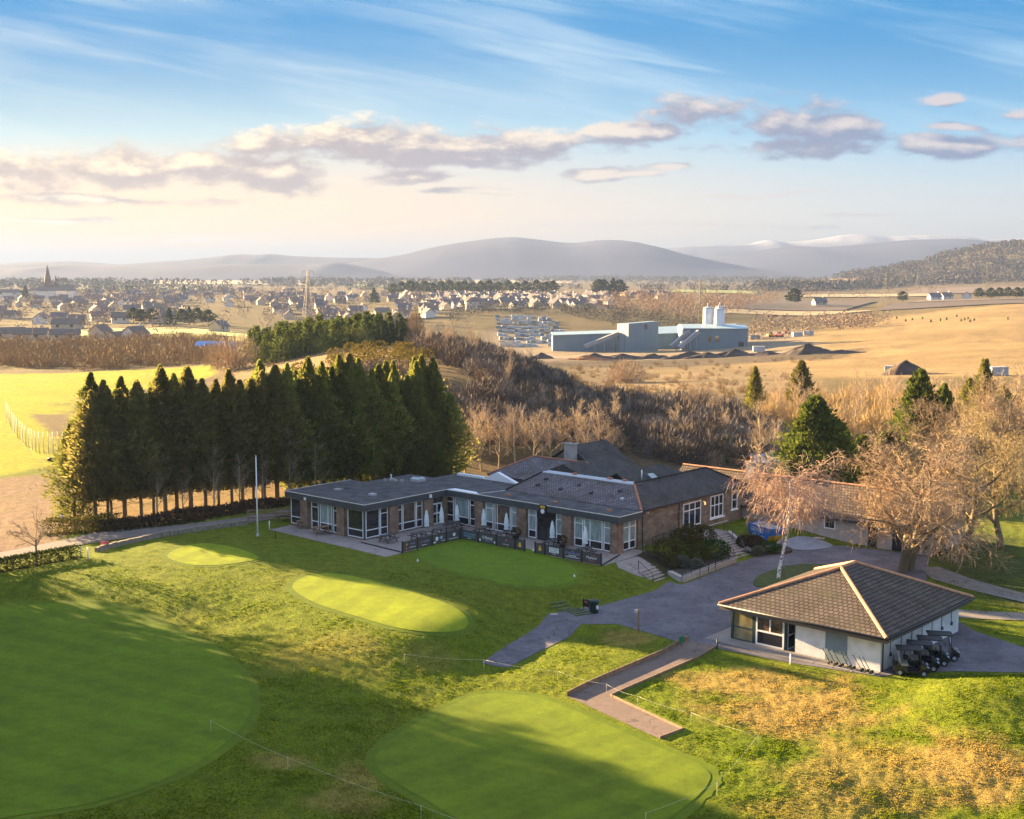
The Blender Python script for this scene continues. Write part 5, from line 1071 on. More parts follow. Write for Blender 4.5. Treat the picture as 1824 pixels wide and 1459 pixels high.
def railing(name, pts, label, h=.95, group='black railings round the planted bank', post=1.6, rails=(1.0, .55)):
    """pts are 3-D points along the foot of the railing"""
    r = empty(name, pts[0], 0, label, 'railing', group); P = [Vector(p) - Vector(pts[0]) for p in pts]
    k2 = MB()
    for a, b in zip(P[:-1], P[1:]):
        n = max(1, round((b - a).length / post))
        for i in range(n + (1 if b is P[-1] else 0)):
            p = a.lerp(b, i / n); kb = MB(); kb.tube([p, p + Vector((0, 0, h))], .035, 6); kb.build('post', M_RAIL, r)
        for f in rails: k2.tube([a + Vector((0, 0, h * f)), b + Vector((0, 0, h * f))], .028, 6)
    k2.build('rail', M_RAIL, r); return r
R = lambda px, py, z: tuple(G(px, py, z))
railing('railing', [R(1215, 1037, Z_CP), R(1262, 1020, -.9), R(1309, 1001, Z_CP)], 'black railing on the low wall along the edge of the car park', 1.0, post=1.5)
railing('railing', [R(1144, 988, -.3), R(1162, 975, 0), R(1200, 962, .05), R(1240, 952, .1)], 'black ramp railing climbing along the stone wall to the hall door', 1.0)
railing('railing', [R(1146, 992, -.4), R(1160, 1003, -.5), R(1192, 1022, -.9), R(1193, 1026, -.95)], 'black railing behind the short terrace steps')
railing('railing', [R(1137, 1015, -.2), R(1163, 1040, Z_CP)], 'short sloping handrail on the left of the terrace steps', .85, post=2.5, rails=(1.0,))
railing('railing', [R(1264, 957, .1), R(1306, 996, Z_CP)], 'sloping handrail on the left of the entrance steps', .95, post=2.2, rails=(1.0, .5))
railing('railing', [R(1290, 948, .1), R(1334, 990, Z_CP + .1)], 'sloping handrail on the right of the entrance steps', .95, post=2.2, rails=(1.0,))
# low kerb walls of the bank
def lowwall(pts, w, h, label):
    kb = MB()
    for a, b in zip(pts[:-1], pts[1:]):
        kb.bar((a[0], a[1], a[2] + h / 2 - .1), (b[0], b[1], b[2] + h / 2 - .1), w, h + .2)
    return kb.build('low_wall', M_CONC, label=label, cat='wall')
lowwall([R(1193, 1026, -.95), R(1214, 1037, Z_CP), R(1309, 1001, Z_CP)], .45, .5, 'low pale concrete wall at the foot of the planted bank')
lowwall([R(1345, 982, Z_CP), R(1380, 976, Z_CP), R(1392, 966, Z_CP), R(1390, 955, Z_CP)], .3, .3, 'curved low stone edging of the small bed by the blue skip')
kb = MB(); kb.prism([(p.x, p.y) for p in smooth_poly([CL(25.4, 25.5), CL(29.2, 23.9), CL(32.2, 26.5), CL(31.5, 28.8), CL(26.2, 29.4)], 4)], -1.3, -.75); kb.build('planting_bed', mat('bark_soil', (.05, .036, .025), .95, .4, 2, bmp=.6), kind='structure')
kb = MB(); kb.prism([(p.x, p.y) for p in [G(1193, 1024, -.9).to_2d(), G(1214, 1035, Z_CP).to_2d(), G(1307, 999, Z_CP).to_2d(), Vector(a), CL(24.2, 22.9), CL(23.0, 16.5), G(1146, 990, -.3).to_2d()]], -1.4, -.62); kb.build('planting_bed', MATS['bark_soil'], kind='structure')

# ------------------------------------------------------------------ builder's skip with its load
M_BLUE = mat('skip_blue', (.02, .13, .42), .5, .25, 2); M_YEL = mat('skip_yellow', (.55, .40, .01), .5, .2, 2)
sa = G(1338, 955, Z_CP).to_2d(); sb_ = G(1390, 972, Z_CP).to_2d(); sd = (sb_ - sa).normalized()
skip = empty('skip', (*((sa + sb_) / 2), Z_CP + .03), math.atan2(sd.y, sd.x), 'blue builder\'s skip with a yellow end and white lettering beside the outbuilding', 'skip')
Ls = 2.0; prof = [(-Ls, 1.6), (-Ls + .15, .9), (-1.25, .15), (1.25, .15), (Ls - .15, .9), (Ls, 1.6)]
kb = MB().use(M_BLUE); n = len(prof); y0_, y1_ = -.9, .9
vs = [(x, y0_, z) for x, z in prof] + [(x, y1_, z) for x, z in prof]; kb.add(vs, [tuple(range(n)), tuple(range(2 * n - 1, n - 1, -1)), (n, n + 1, 1, 0), (n + 1, n + 2, 2, 1), (n + 2, n + 3, 3, 2)])
kb.use(M_YEL); kb.add([vs[3], vs[4], vs[n + 4], vs[n + 3]], [(0, 1, 2, 3)]); kb.use(M_BLUE); kb.add([vs[4], vs[5], vs[n + 5], vs[n + 4]], [(0, 1, 2, 3)]); kb.build('body', None, skip)
kb = MB(); 
for y in (y0_, y1_): kb.bar((-Ls, y, 1.6), (Ls, y, 1.6), .08, .1)
for x in (-Ls, Ls): kb.bar((x, y0_, 1.6), (x, y1_, 1.6), .08, .1)
kb.build('rim', M_BLUE, skip)
kb = MB(); kb.add([(-Ls + .1, y0_ + .05, 1.5), (Ls - .1, y0_ + .05, 1.5), (Ls - .1, y1_ - .05, 1.5), (-Ls + .1, y1_ - .05, 1.5), (-.5, .2, 1.95), (.7, -.1, 1.8)], [(0, 1, 5, 4), (1, 2, 5), (2, 3, 4, 5), (3, 0, 4)]); kb.build('rubble', M_CONC, skip)
for x in (-.7, .7):
    kb = MB(); kb.box(x - .3, x + .3, y0_ - .06, y0_ - .01, .25, .7); kb.build('lifting_lug', M_TXB, skip)
text('GEDDES', .62, M_TXW, skip, (-.25, y0_ - .03, 1.17), (PI / 2, 0, 0)); text('01241 000 000'[:5] + ' SKIP HIRE' if False else 'SKIP HIRE', .26, M_TXB, skip, (-.2, y0_ - .03, .8), (PI / 2, 0, 0), 'small_lettering')
bk = MB(); bk.lathe([(.16, 0), (.24, .4), (.22, .4), (.14, .04)], n=12); q = G(1422, 957, Z_CP); bk.build('bucket', M_YEL, label='small yellow bucket against the grey outbuilding wall', cat='bucket', loc=(q.x, q.y, Z_CP + .03))
bk = MB(); bk.obox((0, 0, .15), (.35, .1, 0), (-.1, .2, 0), (.05, 0, .15)); bk.obox((.5, -.1, .12), (.2, 0, .05), (0, .18, 0), (0, 0, .12)); q = G(1456, 963, Z_CP); bk.build('rubbish_sack', mat('pink_sack', (.6, .42, .42), .8, .2, 3), label='pale pink sack dumped at the foot of the grey outbuilding', cat='sack', loc=(q.x, q.y, Z_CP + .03))
sheet('wet_patch', smooth_poly(PX([(1392, 972), (1410, 963), (1440, 962), (1480, 970), (1475, 976), (1430, 980)], Z_CP), 5), .035, mat('cement_stain', (.22, .22, .24), .6, .25, 1.2), 1)

# ------------------------------------------------------------------ golf carts
def cart():
    r = empty('golf_cart', (0, 0, 0), 0, '', 'golf cart', 'golf carts parked by the shop')
    pnt = mat('cart_paint', (.012, .013, .018), .25, .2, 3, spec=.6)
    kb = MB()
    def extr(prof, y): 
        n = len(prof); vs = [(x, -y, z) for x, z in prof] + [(x, y, z) for x, z in prof]; kb.add(vs, [tuple(range(n)), tuple(range(2 * n - 1, n - 1, -1))] + [((i + 1) % n, i, n + i, n + (i + 1) % n) for i in range(n)])
    extr([(-1.2, .32), (-1.22, .62), (-1.05, .72), (-.3, .70), (-.28, .36), (.45, .32), (.55, .5), (.62, .82), (.78, .86), (1.15, .62), (1.22, .42), (1.15, .28), (.3, .22), (-.9, .22)], .56); kb.build('body', pnt, r)
    kb = MB(); kb.box(-.72, -.22, -.52, .52, .71, .84); kb.build('seat', mat('cart_seat', (.30, .26, .22), .7, .1, 3), r)
    kb = MB(); kb.obox((-.78, 0, 1.06), (.05, 0, -.012), (0, .52, 0), (-.04, 0, .2)); kb.build('backrest', MATS['cart_seat'], r)
    kb = MB(); kb.prism([(-1.05, -.58), (.62, -.56), (.7, -.4), (.7, .4), (.62, .56), (-1.05, .58)], 1.82, 1.89); kb.build('roof', mat('cart_roof', (.010, .011, .013), .6, .2, 3), r)
    for x0c, x1c in ((.62, .55), (-.85, -.9)):
        for y in (-.52, .52):
            kb = MB(); kb.tube([(x0c, y, .75), (x1c, y, 1.83)], .022, 6); kb.build('roof_post', M_GREY if x0c < 0 else M_BLACK, r)
    kb = MB(); kb.obox((.6, 0, 1.33), (-.035, 0, .48), (0, .48, 0), (.006, 0, 0)); kb.build('windscreen', glass_mat('cart_screen', (.16, .19, .21)) if 'cart_screen' not in MATS else MATS['cart_screen'], r)
    kb = MB(); th = [(.3 + .05 * math.cos(t), .25 + .16 * math.cos(t), .98 + .15 * math.sin(t)) for t in np.linspace(0, 2 * PI, 13)]; kb.tube(th, .014, 5, cap=False); kb.tube([(.55, .25, .7), (.3, .25, .98)], .015, 5); kb.build('steering_wheel', M_BLACK, r)
    kb = MB(); kb.box(-1.25, -.95, -.45, .45, .74, .8); kb.tube([(-1.2, -.4, .8), (-1.15, -.4, 1.2), (-1.15, .4, 1.2), (-1.2, .4, .8)], .02, 6); kb.build('bag_rack', M_BLACK, r)
    for x in (-.78, .82):
        for y in (-.52, .52):
            kb = MB(); kb.tube([(x, y - .09, .23), (x, y + .09, .23)], .23, 16, smooth=False); wv = kb.build('wheel', M_BLACK, r)
            kb = MB(); kb.tube([(x, y - .1, .23), (x, y + .1, .23)], .13, 12, smooth=False); kb.build('hubcap', M_GREY, wv)
    for y in (-.4, .4):
        kb = MB(); kb.obox((1.1, y, .66), (.06, 0, -.04), (0, .1, 0), (.03, 0, .04)); kb.build('headlight', mat('lamp_lens', (.5, .6, .75), .15, .1, 3), r)
    return r
ct = None
for k, lab in enumerate(('nearest the grass mound, its rear wheel showing', 'second from the grass mound', 'third from the grass mound', 'farthest from the grass mound')):
    o = ct = cart() if ct is None else copy_tree(ct)
    p = SO + SEA * (1.05 + .03 * k) + SEB * (1.75 + 1.62 * k); o.location = (p.x, p.y, Z_CP + .03); o.rotation_euler[2] = math.radians(-14 + (2, -3, 1, 4)[k]); o['label'] = 'black golf cart by the white shop wall, ' + lab
# walking trolleys leaning in front of the shutter
def trolley():
    r = empty('golf_trolley', (0, 0, 0), 0, '', 'golf trolley', 'folded trolleys leaning in a row at the shop wall')
    kb = MB(); kb.tube([(.0, 0, .1), (-.45, 0, .75), (-.62, 0, 1.0), (-.68, 0, 1.05), (-.76, 0, 1.0)], .028, 6); kb.build('handle', M_TEAL, r)
    for y in (-.18, .18):
        kb = MB(); kb.tube([(.02, y - .03, .1), (.02, y + .03, .1)], .1, 12, smooth=False); kb.build('wheel', M_BLACK, r)
    kb = MB(); kb.tube([(.02, -.2, .13), (.02, .2, .13)], .02, 6); kb.build('axle', M_TEAL, r); return r
tl = None; K8 = ('first from the door', 'second from the door', 'third from the door', 'fourth, at the edge of the shutter', 'fifth, right of the shutter', 'sixth, third from the cart end', 'seventh, second from the cart end', 'eighth, nearest the carts')
for k in range(8):
    o = tl = trolley() if tl is None else copy_tree(tl)
    s = (-4.2, -3.75, -3.3, -2.75, -2.4, -1.75, -1.4, -1.05)[k]; p = SO + SEA * s + SEB * (-.05); o.location = (p.x, p.y, Z_CP + .05); o.rotation_euler[2] = SA - .12 + (k % 3) * .1; o['label'] = 'dark golf trolley leaning by the shutter, ' + K8[k]

# ------------------------------------------------------------------ flagpole, posts, signs, bin
def pole(name, px, py, z, h, r0, r1, mt, label, cat, cap=None):
    q = G(px, py, z) if z is not None else GT(px, py, 40, 400); zz = H(q.x, q.y)
    kb = MB(); kb.tube([(0, 0, -.2), (0, 0, h)], [r0, r1], 8)
    if cap: kb.lathe([(.01, h + .16), (.09, h + .08), (.01, h)], n=8)
    return kb.build(name, mt, label=label, cat=cat, loc=(q.x, q.y, zz))
fp = empty('flagpole', (0, 0, 0), 0, 'tall bare white flagpole on the lawn before the clubhouse', 'flagpole'); q = GT(459, 955, 60, 300); fp.location = q
kb = MB(); kb.tube([(0, 0, -.2), (0, 0, 8.1)], [.085, .05], 10); kb.build('pole', M_WHITE, fp); kb = MB(); kb.lathe([(.02, 8.08), (.08, 8.16), (.08, 8.2), (.01, 8.28)], n=8); kb.build('finial', M_GREY, fp); kb = MB(); kb.lathe([(.16, -.1), (.16, .2), (.1, .24)], n=10); kb.build('base', M_GREY, fp)
pole('marker_post', 480, 943, None, .9, .05, .05, M_WHITE, 'short white marker post on the grass beside the picnic tables', 'post')
pole('marker_post', 491, 960, None, .8, .05, .05, M_BLACK, 'short dark marker post on the grass by the gravel apron', 'post')
pole('marker_post', 143, 992, None, 1.0, .06, .06, M_WHITE, 'white post at the right end of the clipped hedge', 'post')
pole('marker_post', 157, 996, None, 1.1, .06, .06, M_WHITE, 'white post on the grass just past the hedge end', 'post')
pole('marker_post', 1408, 1183, None, .75, .05, .05, M_WHITE, 'white post on the grass before the shop paving', 'post')
pole('marker_post', 1277, 1157, None, .85, .045, .045, M_TEAL, 'slim dark green post at the corner of the shop paving', 'post')
for px, py, lab in ((744, 1000, 'at the left end of the terrace green'), (950, 982, 'below the terrace gate'), (1023, 1028, 'at the right end of the terrace green')):
    q = GT(px, py, 60, 200); kb = MB(); kb.box(-.09, .09, -.09, .09, 0, .14); kb.tube([(0, 0, .14), (0, 0, .26)], .03, 6); kb.build('tee_marker', M_WHITE, label='tiny white tee marker ' + lab, cat='tee marker', group='white tee markers round the green', loc=q)
q = GT(1137, 1124, 60, 200); lp = empty('lamp_post', q, 0, 'stout timber lamp post at the car park edge', 'lamp post'); kb = MB(); kb.box(-.07, .07, -.07, .07, -.2, 1.75); kb.build('post', M_WOOD, lp); kb = MB(); kb.box(-.3, -.07, -.1, .1, 1.5, 1.7); kb.build('lamp_head', M_GREY, lp)
q = GT(1214, 1152, 60, 200); sg = empty('sign', q, .25, 'small green sign board on a short post at the car park edge', 'sign'); M_SG = mat('sign_green', (.01, .16, .06), .5, .1, 3); kb = MB(); kb.box(-.2, .2, -.02, .02, .35, .8); kb.build('board', M_SG, sg); kb = MB(); kb.tube([(0, .04, -.2), (0, .04, .6)], .03, 6); kb.build('post', M_SG, sg)
q = GT(1058, 1092, 60, 200); bn = empty('litter_bin', q, .3, 'dark green drum shaped litter bin at the foot of the lawn', 'bin'); M_BIN = mat('bin_green', (.012, .04, .035), .45, .15, 3)
kb = MB(); kb.lathe([(.37, 0), (.38, .95), (.42, .98), (.42, 1.08), (.2, 1.14), (.12, 1.10)], n=20); kb.build('drum', M_BIN, bn); kb = MB(); kb.lathe([(.12, 1.09), (.12, 1.12)], n=12); kb.build('lid_opening', M_BLACK, bn); kb = MB(); kb.box(.05, .25, -.41, -.385, .4, .72); kb.build('sticker', M_TXW, bn)
q = GT(1044, 1086, 60, 200); nb = empty('notice_board', q, -.7, 'small black notice board beside the litter bin', 'notice board'); kb = MB(); kb.box(-.35, .35, -.03, .03, .25, .85); kb.build('board', M_BLACK, nb)
for x in (-.3, .3):
    kb = MB(); kb.tube([(x, .05, -.2), (x, .05, .9)], .03, 6); kb.build('post', M_BLACK, nb)
kb = MB(); kb.box(-.15, -.02, -.04, -.03, .6, .75); kb.box(.05, .15, -.04, -.03, .55, .75); kb.build('print', M_TXR, nb)
# turf steps on the bank
ta = GT(990, 1072, 60, 200); tb_ = GT(1042, 1098, 60, 200); kb = MB(); n = 8; dv = (tb_ - ta); acr = Vector((dv.y, -dv.x, 0)).normalized()
for i in range(n):
    p = ta + dv * (i + .5) / n; p.z = H(p.x, p.y) + .05; q = p - acr * .75; e = p + acr * .75; q.z = H(q.x, q.y) + .06; e.z = H(e.x, e.y) + .06; kb.bar(q, e, .16, .14)
kb.build('bank_steps', mat('mossy_board', (.10, .13, .05), .9, .3, 3), label='mossy timber steps set in the grass bank', cat='steps')
q = GT(987, 1095, 60, 200); kb = MB(); kb.box(-.3, .3, -.2, .2, -.02, .07); kb.build('stone_block', M_CONC, label='small flat stone lying in the grass beside the bank steps', cat='stone', loc=q)

# ------------------------------------------------------------------ rope barriers
def rope(pts, label, sag=.12, close=False):
    P = [GT(a, b, 40, 200) for a, b in pts]; r = empty('rope_barrier', P[0], 0, label, 'rope barrier', 'rope barriers round the greens')
    M_ROPE = mat('pale_rope', (.62, .58, .42), .8, .1, 4); h = .85
    for p in P:
        q = p - P[0]; kb = MB(); kb.tube([q, q + Vector((0, 0, h))], .013, 5); kb.build('post', M_ROPE, r)
    kb = MB()
    for a, b in zip(P[:-1], P[1:]):
        a = a - P[0]; b = b - P[0]; pts_ = [a.lerp(b, t) + Vector((0, 0, h - .03 - sag * 4 * t * (1 - t))) for t in np.linspace(0, 1, 7)]; kb.tube(pts_, .006, 4)
    kb.build('rope', M_ROPE, r)
rope([(376, 1306), (513, 1374), (750, 1462), (980, 1540)], 'pale rope on thin posts between the big left green and the lower green')
rope([(720, 1185), (862, 1195), (993, 1216)], 'pale rope on thin posts running towards the foot of the tarmac path')
rope([(993, 1216), (1080, 1240), (1136, 1262), (1231, 1292), (1350, 1333)], 'pale rope on thin posts crossing the gravel path')
rope([(1350, 1333), (1277, 1419), (1150, 1475)], 'pale rope on thin posts round the right end of the lower green')
# ------------------------------------------------------------------ trees near the clubhouse
g = np.random.default_rng(101)
# the cypress row: base line traced from the left end by the road to the back of the clubhouse
row_l = G(172, 932, 0).to_2d(); row_r = Vector((-9.2, 159.5)); rowd = (row_r - row_l).normalized(); rown = Vector((-rowd.y, rowd.x)); RL = (row_r - row_l).length
GC = 'tall cypresses in the windbreak behind the clubhouse'
CY_L = {'l': 'tall cypress with a bare lower trunk in the thin left half of the windbreak', 'm': 'tall dark cypress in the dense middle of the windbreak behind the flat roof', 'r': 'tall dark green cypress leafy to the ground at the right end of the windbreak', 'b': 'cypress in the rear rank of the windbreak, only its tip and gaps showing'}
k = 0; d_ = 0.0
while d_ < RL + .1:
    f = d_ / RL; rank = k % 2; off = (0.0, 1.9)[rank] + g.uniform(-.4, .4); p = row_l + rowd * d_ + rown * off
    kind = ('cypress_b', 'cypress', 'cypress_b', 'cypress')[k % 4] if f < .5 else ('cypress', 'cypress_c', 'cypress', 'cypress_b')[k % 4] if f < .8 else ('cypress_c', 'cypress_d', 'cypress')[k % 3]
    sz = g.uniform(.87, 1.08) * (1.0 + .04 * f); lab = CY_L['b'] if rank and .05 < f < .93 else CY_L['l'] if f < .45 else CY_L['m'] if f < .84 else CY_L['r']
    if k == 0: lab = 'leaning cypress at the far left end of the windbreak, beside the bare earth'
    t = plant_tree(kind, 'cypress_tree', (p.x, p.y, H(p.x, p.y)), sz * g.uniform(.9, 1.1), g.uniform(0, 6.28), lab, 'tree', GC, sz=sz)
    k += 1; d_ += (.78 if f < .5 else .68) * g.uniform(.75, 1.25)
# a lower rounded shoulder on the far left of the row and the tapering right end
p = row_l - rowd * 1.2 + rown * 3.5; plant_tree('cypress_d', 'cypress_tree', (p.x, p.y, H(p.x, p.y)), .95, 1.0, 'broad shorter cypress set back at the left end of the windbreak', 'tree', GC, sz=.82)
p = row_r + rowd * 1.3 - rown * .5; plant_tree('cypress_d', 'cypress_tree', (p.x, p.y, H(p.x, p.y)), 1.05, 2.0, 'rounded dark cypress that closes the right end of the windbreak', 'tree', GC, sz=.86)
# bare saplings among the left trunks
for i in range(7):
    p = row_l + rowd * (6 + i * 3.2) - rown * g.uniform(1.0, 2.5); plant_tree('upright_tree', 'bare_sapling', (p.x, p.y, H(p.x, p.y)), g.uniform(.55, .8), g.uniform(0, 6), 'thin leafless sapling in front of the bare cypress trunks', 'tree', 'saplings before the windbreak')
# pale bare trees behind the clubhouse
GP = 'pale leafless trees behind the slate roofs'
for i, (px, Y, s) in enumerate(((812, 168, .82), (828, 164, .95), (842, 170, 1.05), (857, 165, .98), (872, 172, 1.0), (888, 166, .88), (905, 172, .92), (918, 168, 1.0), (934, 173, .86), (950, 168, .92), (966, 173, .90), (982, 169, .86), (1000, 174, .88), (1028, 172, 1.0), (1048, 170, 1.08), (1068, 174, 1.0), (1086, 172, .8))):
    q = AT(px, 700, Y); plant_tree('upright_tree' if i % 2 else 'upright_tree_b', 'pale_bare_tree', (q.x, Y, H(q.x, Y)), s * .85, i * 1.7, 'pale sunlit leafless tree behind the slate roofs, ' + ('tall one right of the chimney' if px == 1048 else 'in the thicket left of the chimney' if px < 1010 else 'one of the few right of the chimney'), 'tree', GP, sz=s * .7)
q = AT(1340, 830, 165); plant_tree('upright_tree', 'pale_bare_tree', (q.x, 160, H(q.x, 160)), .92, .4, 'single sunlit bare tree behind the tiled outbuilding, left of the dark evergreens', 'tree', GP)
# birch
q = G(1386, 1032, Z_CP); plant_tree('birch', 'birch_tree', (q.x, q.y, Z_CP + .05), 1.05, .4, 'slim white barked birch with drooping twigs on the grass island', 'tree')
# old trees on the right
q = G(1606, 1018, Z_CP); plant_tree('old_tree', 'old_bare_tree', (q.x, q.y, Z_CP), 1.16, .2, 'big forked bare tree whose twin trunks rise behind the shop roof', 'tree', 'old leafless trees on the right', sz=1.0)
q = G(1706, 1003, Z_CP); plant_tree('old_tree_b', 'old_bare_tree', (q.x, q.y, Z_CP), 1.05, 2.2, 'big bare tree with one thick trunk on the right lawn', 'tree', 'old leafless trees on the right')
for px, Y, s, kd, rz, lab in ((1790, 126, .95, 'old_tree_b', 4.0, 'bare tree at the right margin behind the thick trunked one'), (1745, 146, 1.0, 'old_tree_b', 1.0, 'golden bare tree rising behind the big bare trees'), (1810, 160, 1.05, 'old_tree', 3.0, 'tall golden bare tree at the far right edge'), (1690, 165, .8, 'old_tree', 5.0, 'bare tree between the dark evergreens and the big bare tree'), (1770, 180, .9, 'old_tree_b', 2.0, 'hazy golden bare tree at the back of the right hand group'), (1660, 150, .62, 'old_tree_b', 0.5, 'low bare tree behind the end of the outbuilding')):
    q = AT(px, 800, Y); plant_tree(kd, 'old_bare_tree', (q.x, Y, H(q.x, Y)), s, rz, lab, 'tree', 'old leafless trees on the right')
# dark evergreens
for px, Y, s, kd, sz, lab in ((1455, 158, .98, 'yew', 1.0, 'largest dark evergreen with two crests, behind the outbuilding'), (1495, 162, .7, 'yew_b', .85, 'dark evergreen shoulder on the right of the largest one'), (1540, 166, .8, 'yew_b', .62, 'low dark evergreen between the two tall ones, left'), (1585, 168, .8, 'yew_b', .68, 'low dark evergreen between the two tall ones, right'), (1640, 172, .86, 'yew', 1.22, 'broad sunlit evergreen on the right, golden on its left side'), (1682, 174, .66, 'yew_b', 1.25, 'narrow dark evergreen on the right of the golden sided one'), (1425, 156, .6, 'yew_b', .6, 'low dark evergreen at the left foot of the largest one')):
    q = AT(px, 700, Y); plant_tree(kd, 'evergreen_tree', (q.x, Y, H(q.x, Y)), s, px * .1, lab, 'tree', 'dark evergreens behind the outbuilding', sz=sz)
for px, py, Y, s, sz, lab in ((1345, 690, 235, 1.0, 1.15, 'young pine standing in the pale thicket, the smaller'), (1428, 655, 250, 1.6, 1.35, 'broad young pine standing above the pale thicket'), (1755, 640, 215, 1.35, 1.6, 'tall windswept pine above the bare trees on the right'), (1728, 660, 230, 1.2, 1.1, 'golden green pine left of the windswept one'), (1790, 660, 225, 1.3, 1.0, 'golden green pine right of the windswept one')):
    q = AT(px, py, Y); plant_tree('young_pine', 'young_pine', (q.x, Y, H(q.x, Y)), s, px * .3, lab, 'tree', 'young pines beyond the evergreens', sz=sz)
# small tree, hedges and wall on the left
q = GT(64, 1008, 60, 250); plant_tree('small_tree', 'small_bare_tree', tuple(q), 1.25, .8, 'small round headed bare tree standing at the hedge', 'tree')
def leaf_bank(name, pts, w, h, n, lm, label, cat, L=.3, W=.2, box=True):
    """clipped or ragged hedge along a line, clothed in leaf sprays"""
    P = []; 
    for a, b in zip(pts[:-1], pts[1:]):
        m = max(1, int((b - a).length / .25)); P += [a.lerp(b, i / m) for i in range(m)]
    P = np.array([(p.x, p.y) for p in P]); i = g.integers(0, len(P), n); c = P[i]; Z = hz(c[:, 0], c[:, 1]); t = g.uniform(-1, 1, (n, 3)); ax = g.integers(0, 3, n)
    for q in range(n): t[q, ax[q]] = np.sign(t[q, ax[q]]) * g.uniform(.8, 1.05)
    hh = h * (1 + .25 * np.sin(i * .05) + .18 * np.sin(i * .17 + 2)) if not box else np.full(n, h)
    p = np.stack([c[:, 0] + t[:, 0] * w, c[:, 1] + t[:, 1] * w, Z + (t[:, 2] * .5 + .5) * hh], 1); d = t + g.normal(size=(n, 3)) * .7; d[:, 2] += .4
    V, F = leaf_quads(g, p, d, L * g.uniform(.6, 1.3, n), W * g.uniform(.6, 1.3, n))
    o = npmesh(name, V, F, lm); return link(name, o, label=label, cat=cat)
LM_HEDGE = leafmat('hedge_leaf', (.05, .075, .018), (.10, .10, .03), .2); LM_BRAMBLE = leafmat('bramble_leaf', (.075, .045, .025), (.05, .035, .02), .2); LM_GORSE = leafmat('gorse_leaf', (.13, .11, .02), (.07, .07, .018), .25)
V2 = lambda px, py: gp(px, py, 60, 400)
leaf_bank('clipped_hedge', [V2(-60, 1030), V2(60, 1008), V2(142, 993)], .35, 1.15, 5200, LM_HEDGE, 'long clipped hedge beside the road, behind the small bare tree', 'hedge', .2, .14)
leaf_bank('bramble_bank', [V2(190, 945), V2(300, 932), V2(420, 912), V2(520, 895)], 1.1, .75, 9000, LM_BRAMBLE, 'dark brown bramble bank under the cypresses, beside the road', 'bramble', .3, .2, False)
leaf_bank('gorse_clump', [V2(92, 952), V2(120, 950), V2(160, 946), V2(205, 940)], .9, 1.3, 3600, LM_GORSE, 'yellowish gorse clump at the corner of the bare earth field', 'bush', .28, .12, False)
def stone_wall(pts, h, w, label):
    kb = MB(); 
    for a, b in zip(pts[:-1], pts[1:]):
        n = max(1, int((b - a).length / .45))
        for i in range(n):
            p = a.lerp(b, (i + .5) / n); z = H(p.x, p.y); d = (b - a).normalized() * (.24 * RNG.uniform(.8, 1.05)); nn = Vector((-d.y, d.x)).normalized() * w * RNG.uniform(.8, 1.1)
            kb.obox((p.x, p.y, z + h / 2), (*d, 0), (*nn, 0), (0, 0, h / 2 * RNG.uniform(.85, 1.15)))
    return kb.build('stone_wall', mat('field_stone', (.26, .21, .16), .95, .35, 2.5, bmp=.5), label=label, cat='wall')
stone_wall([V2(171, 984), V2(200, 976), V2(280, 958), V2(360, 945), V2(440, 935)], .5, .18, 'low rough stone wall along the lawn side of the road')
kb = MB(); q = V2(187, 978); kb.box(-.4, .4, -.03, .03, .35, .75); kb.box(-.3, -.25, -.03, .03, -.1, .4); kb.box(.25, .3, -.03, .03, -.1, .4); kb.build('roadside_sign', mat('sign_red', (.62, .12, .16), .5, .1, 3), label='small red sign board at the end of the stone wall', cat='sign', loc=(q.x, q.y, H(q.x, q.y)))
q = V2(111, 941); kb = MB(); kb.box(-.25, .25, -.02, .02, .9, 1.4); kb.box(-.03, .03, -.02, .02, -.2, .95); kb.build('field_sign', M_WHITE, label='small white notice behind the gorse clump', cat='sign', loc=(q.x, q.y, H(q.x, q.y)))
# post and rail fence left of the clubhouse
rf = empty('rail_fence', (*V2(442, 930), 0), 0, 'weathered three rail timber fence at the left of the clubhouse', 'fence'); a = Vector(rf.location); b_ = Vector((*CL(-12.3, 4.2), 0)); 
for i in range(6):
    p = (b_ - a) * i / 5; kb = MB(); kb.box(p.x - .06, p.x + .06, p.y - .06, p.y + .06, -.3, 1.35); kb.build('post', M_WOOD, rf)
for z in (.45, .85, 1.25):
    kb = MB(); kb.bar((0, 0, z), (b_.x - a.x, b_.y - a.y, z), .05, .16); kb.build('rail', M_WOOD, rf)
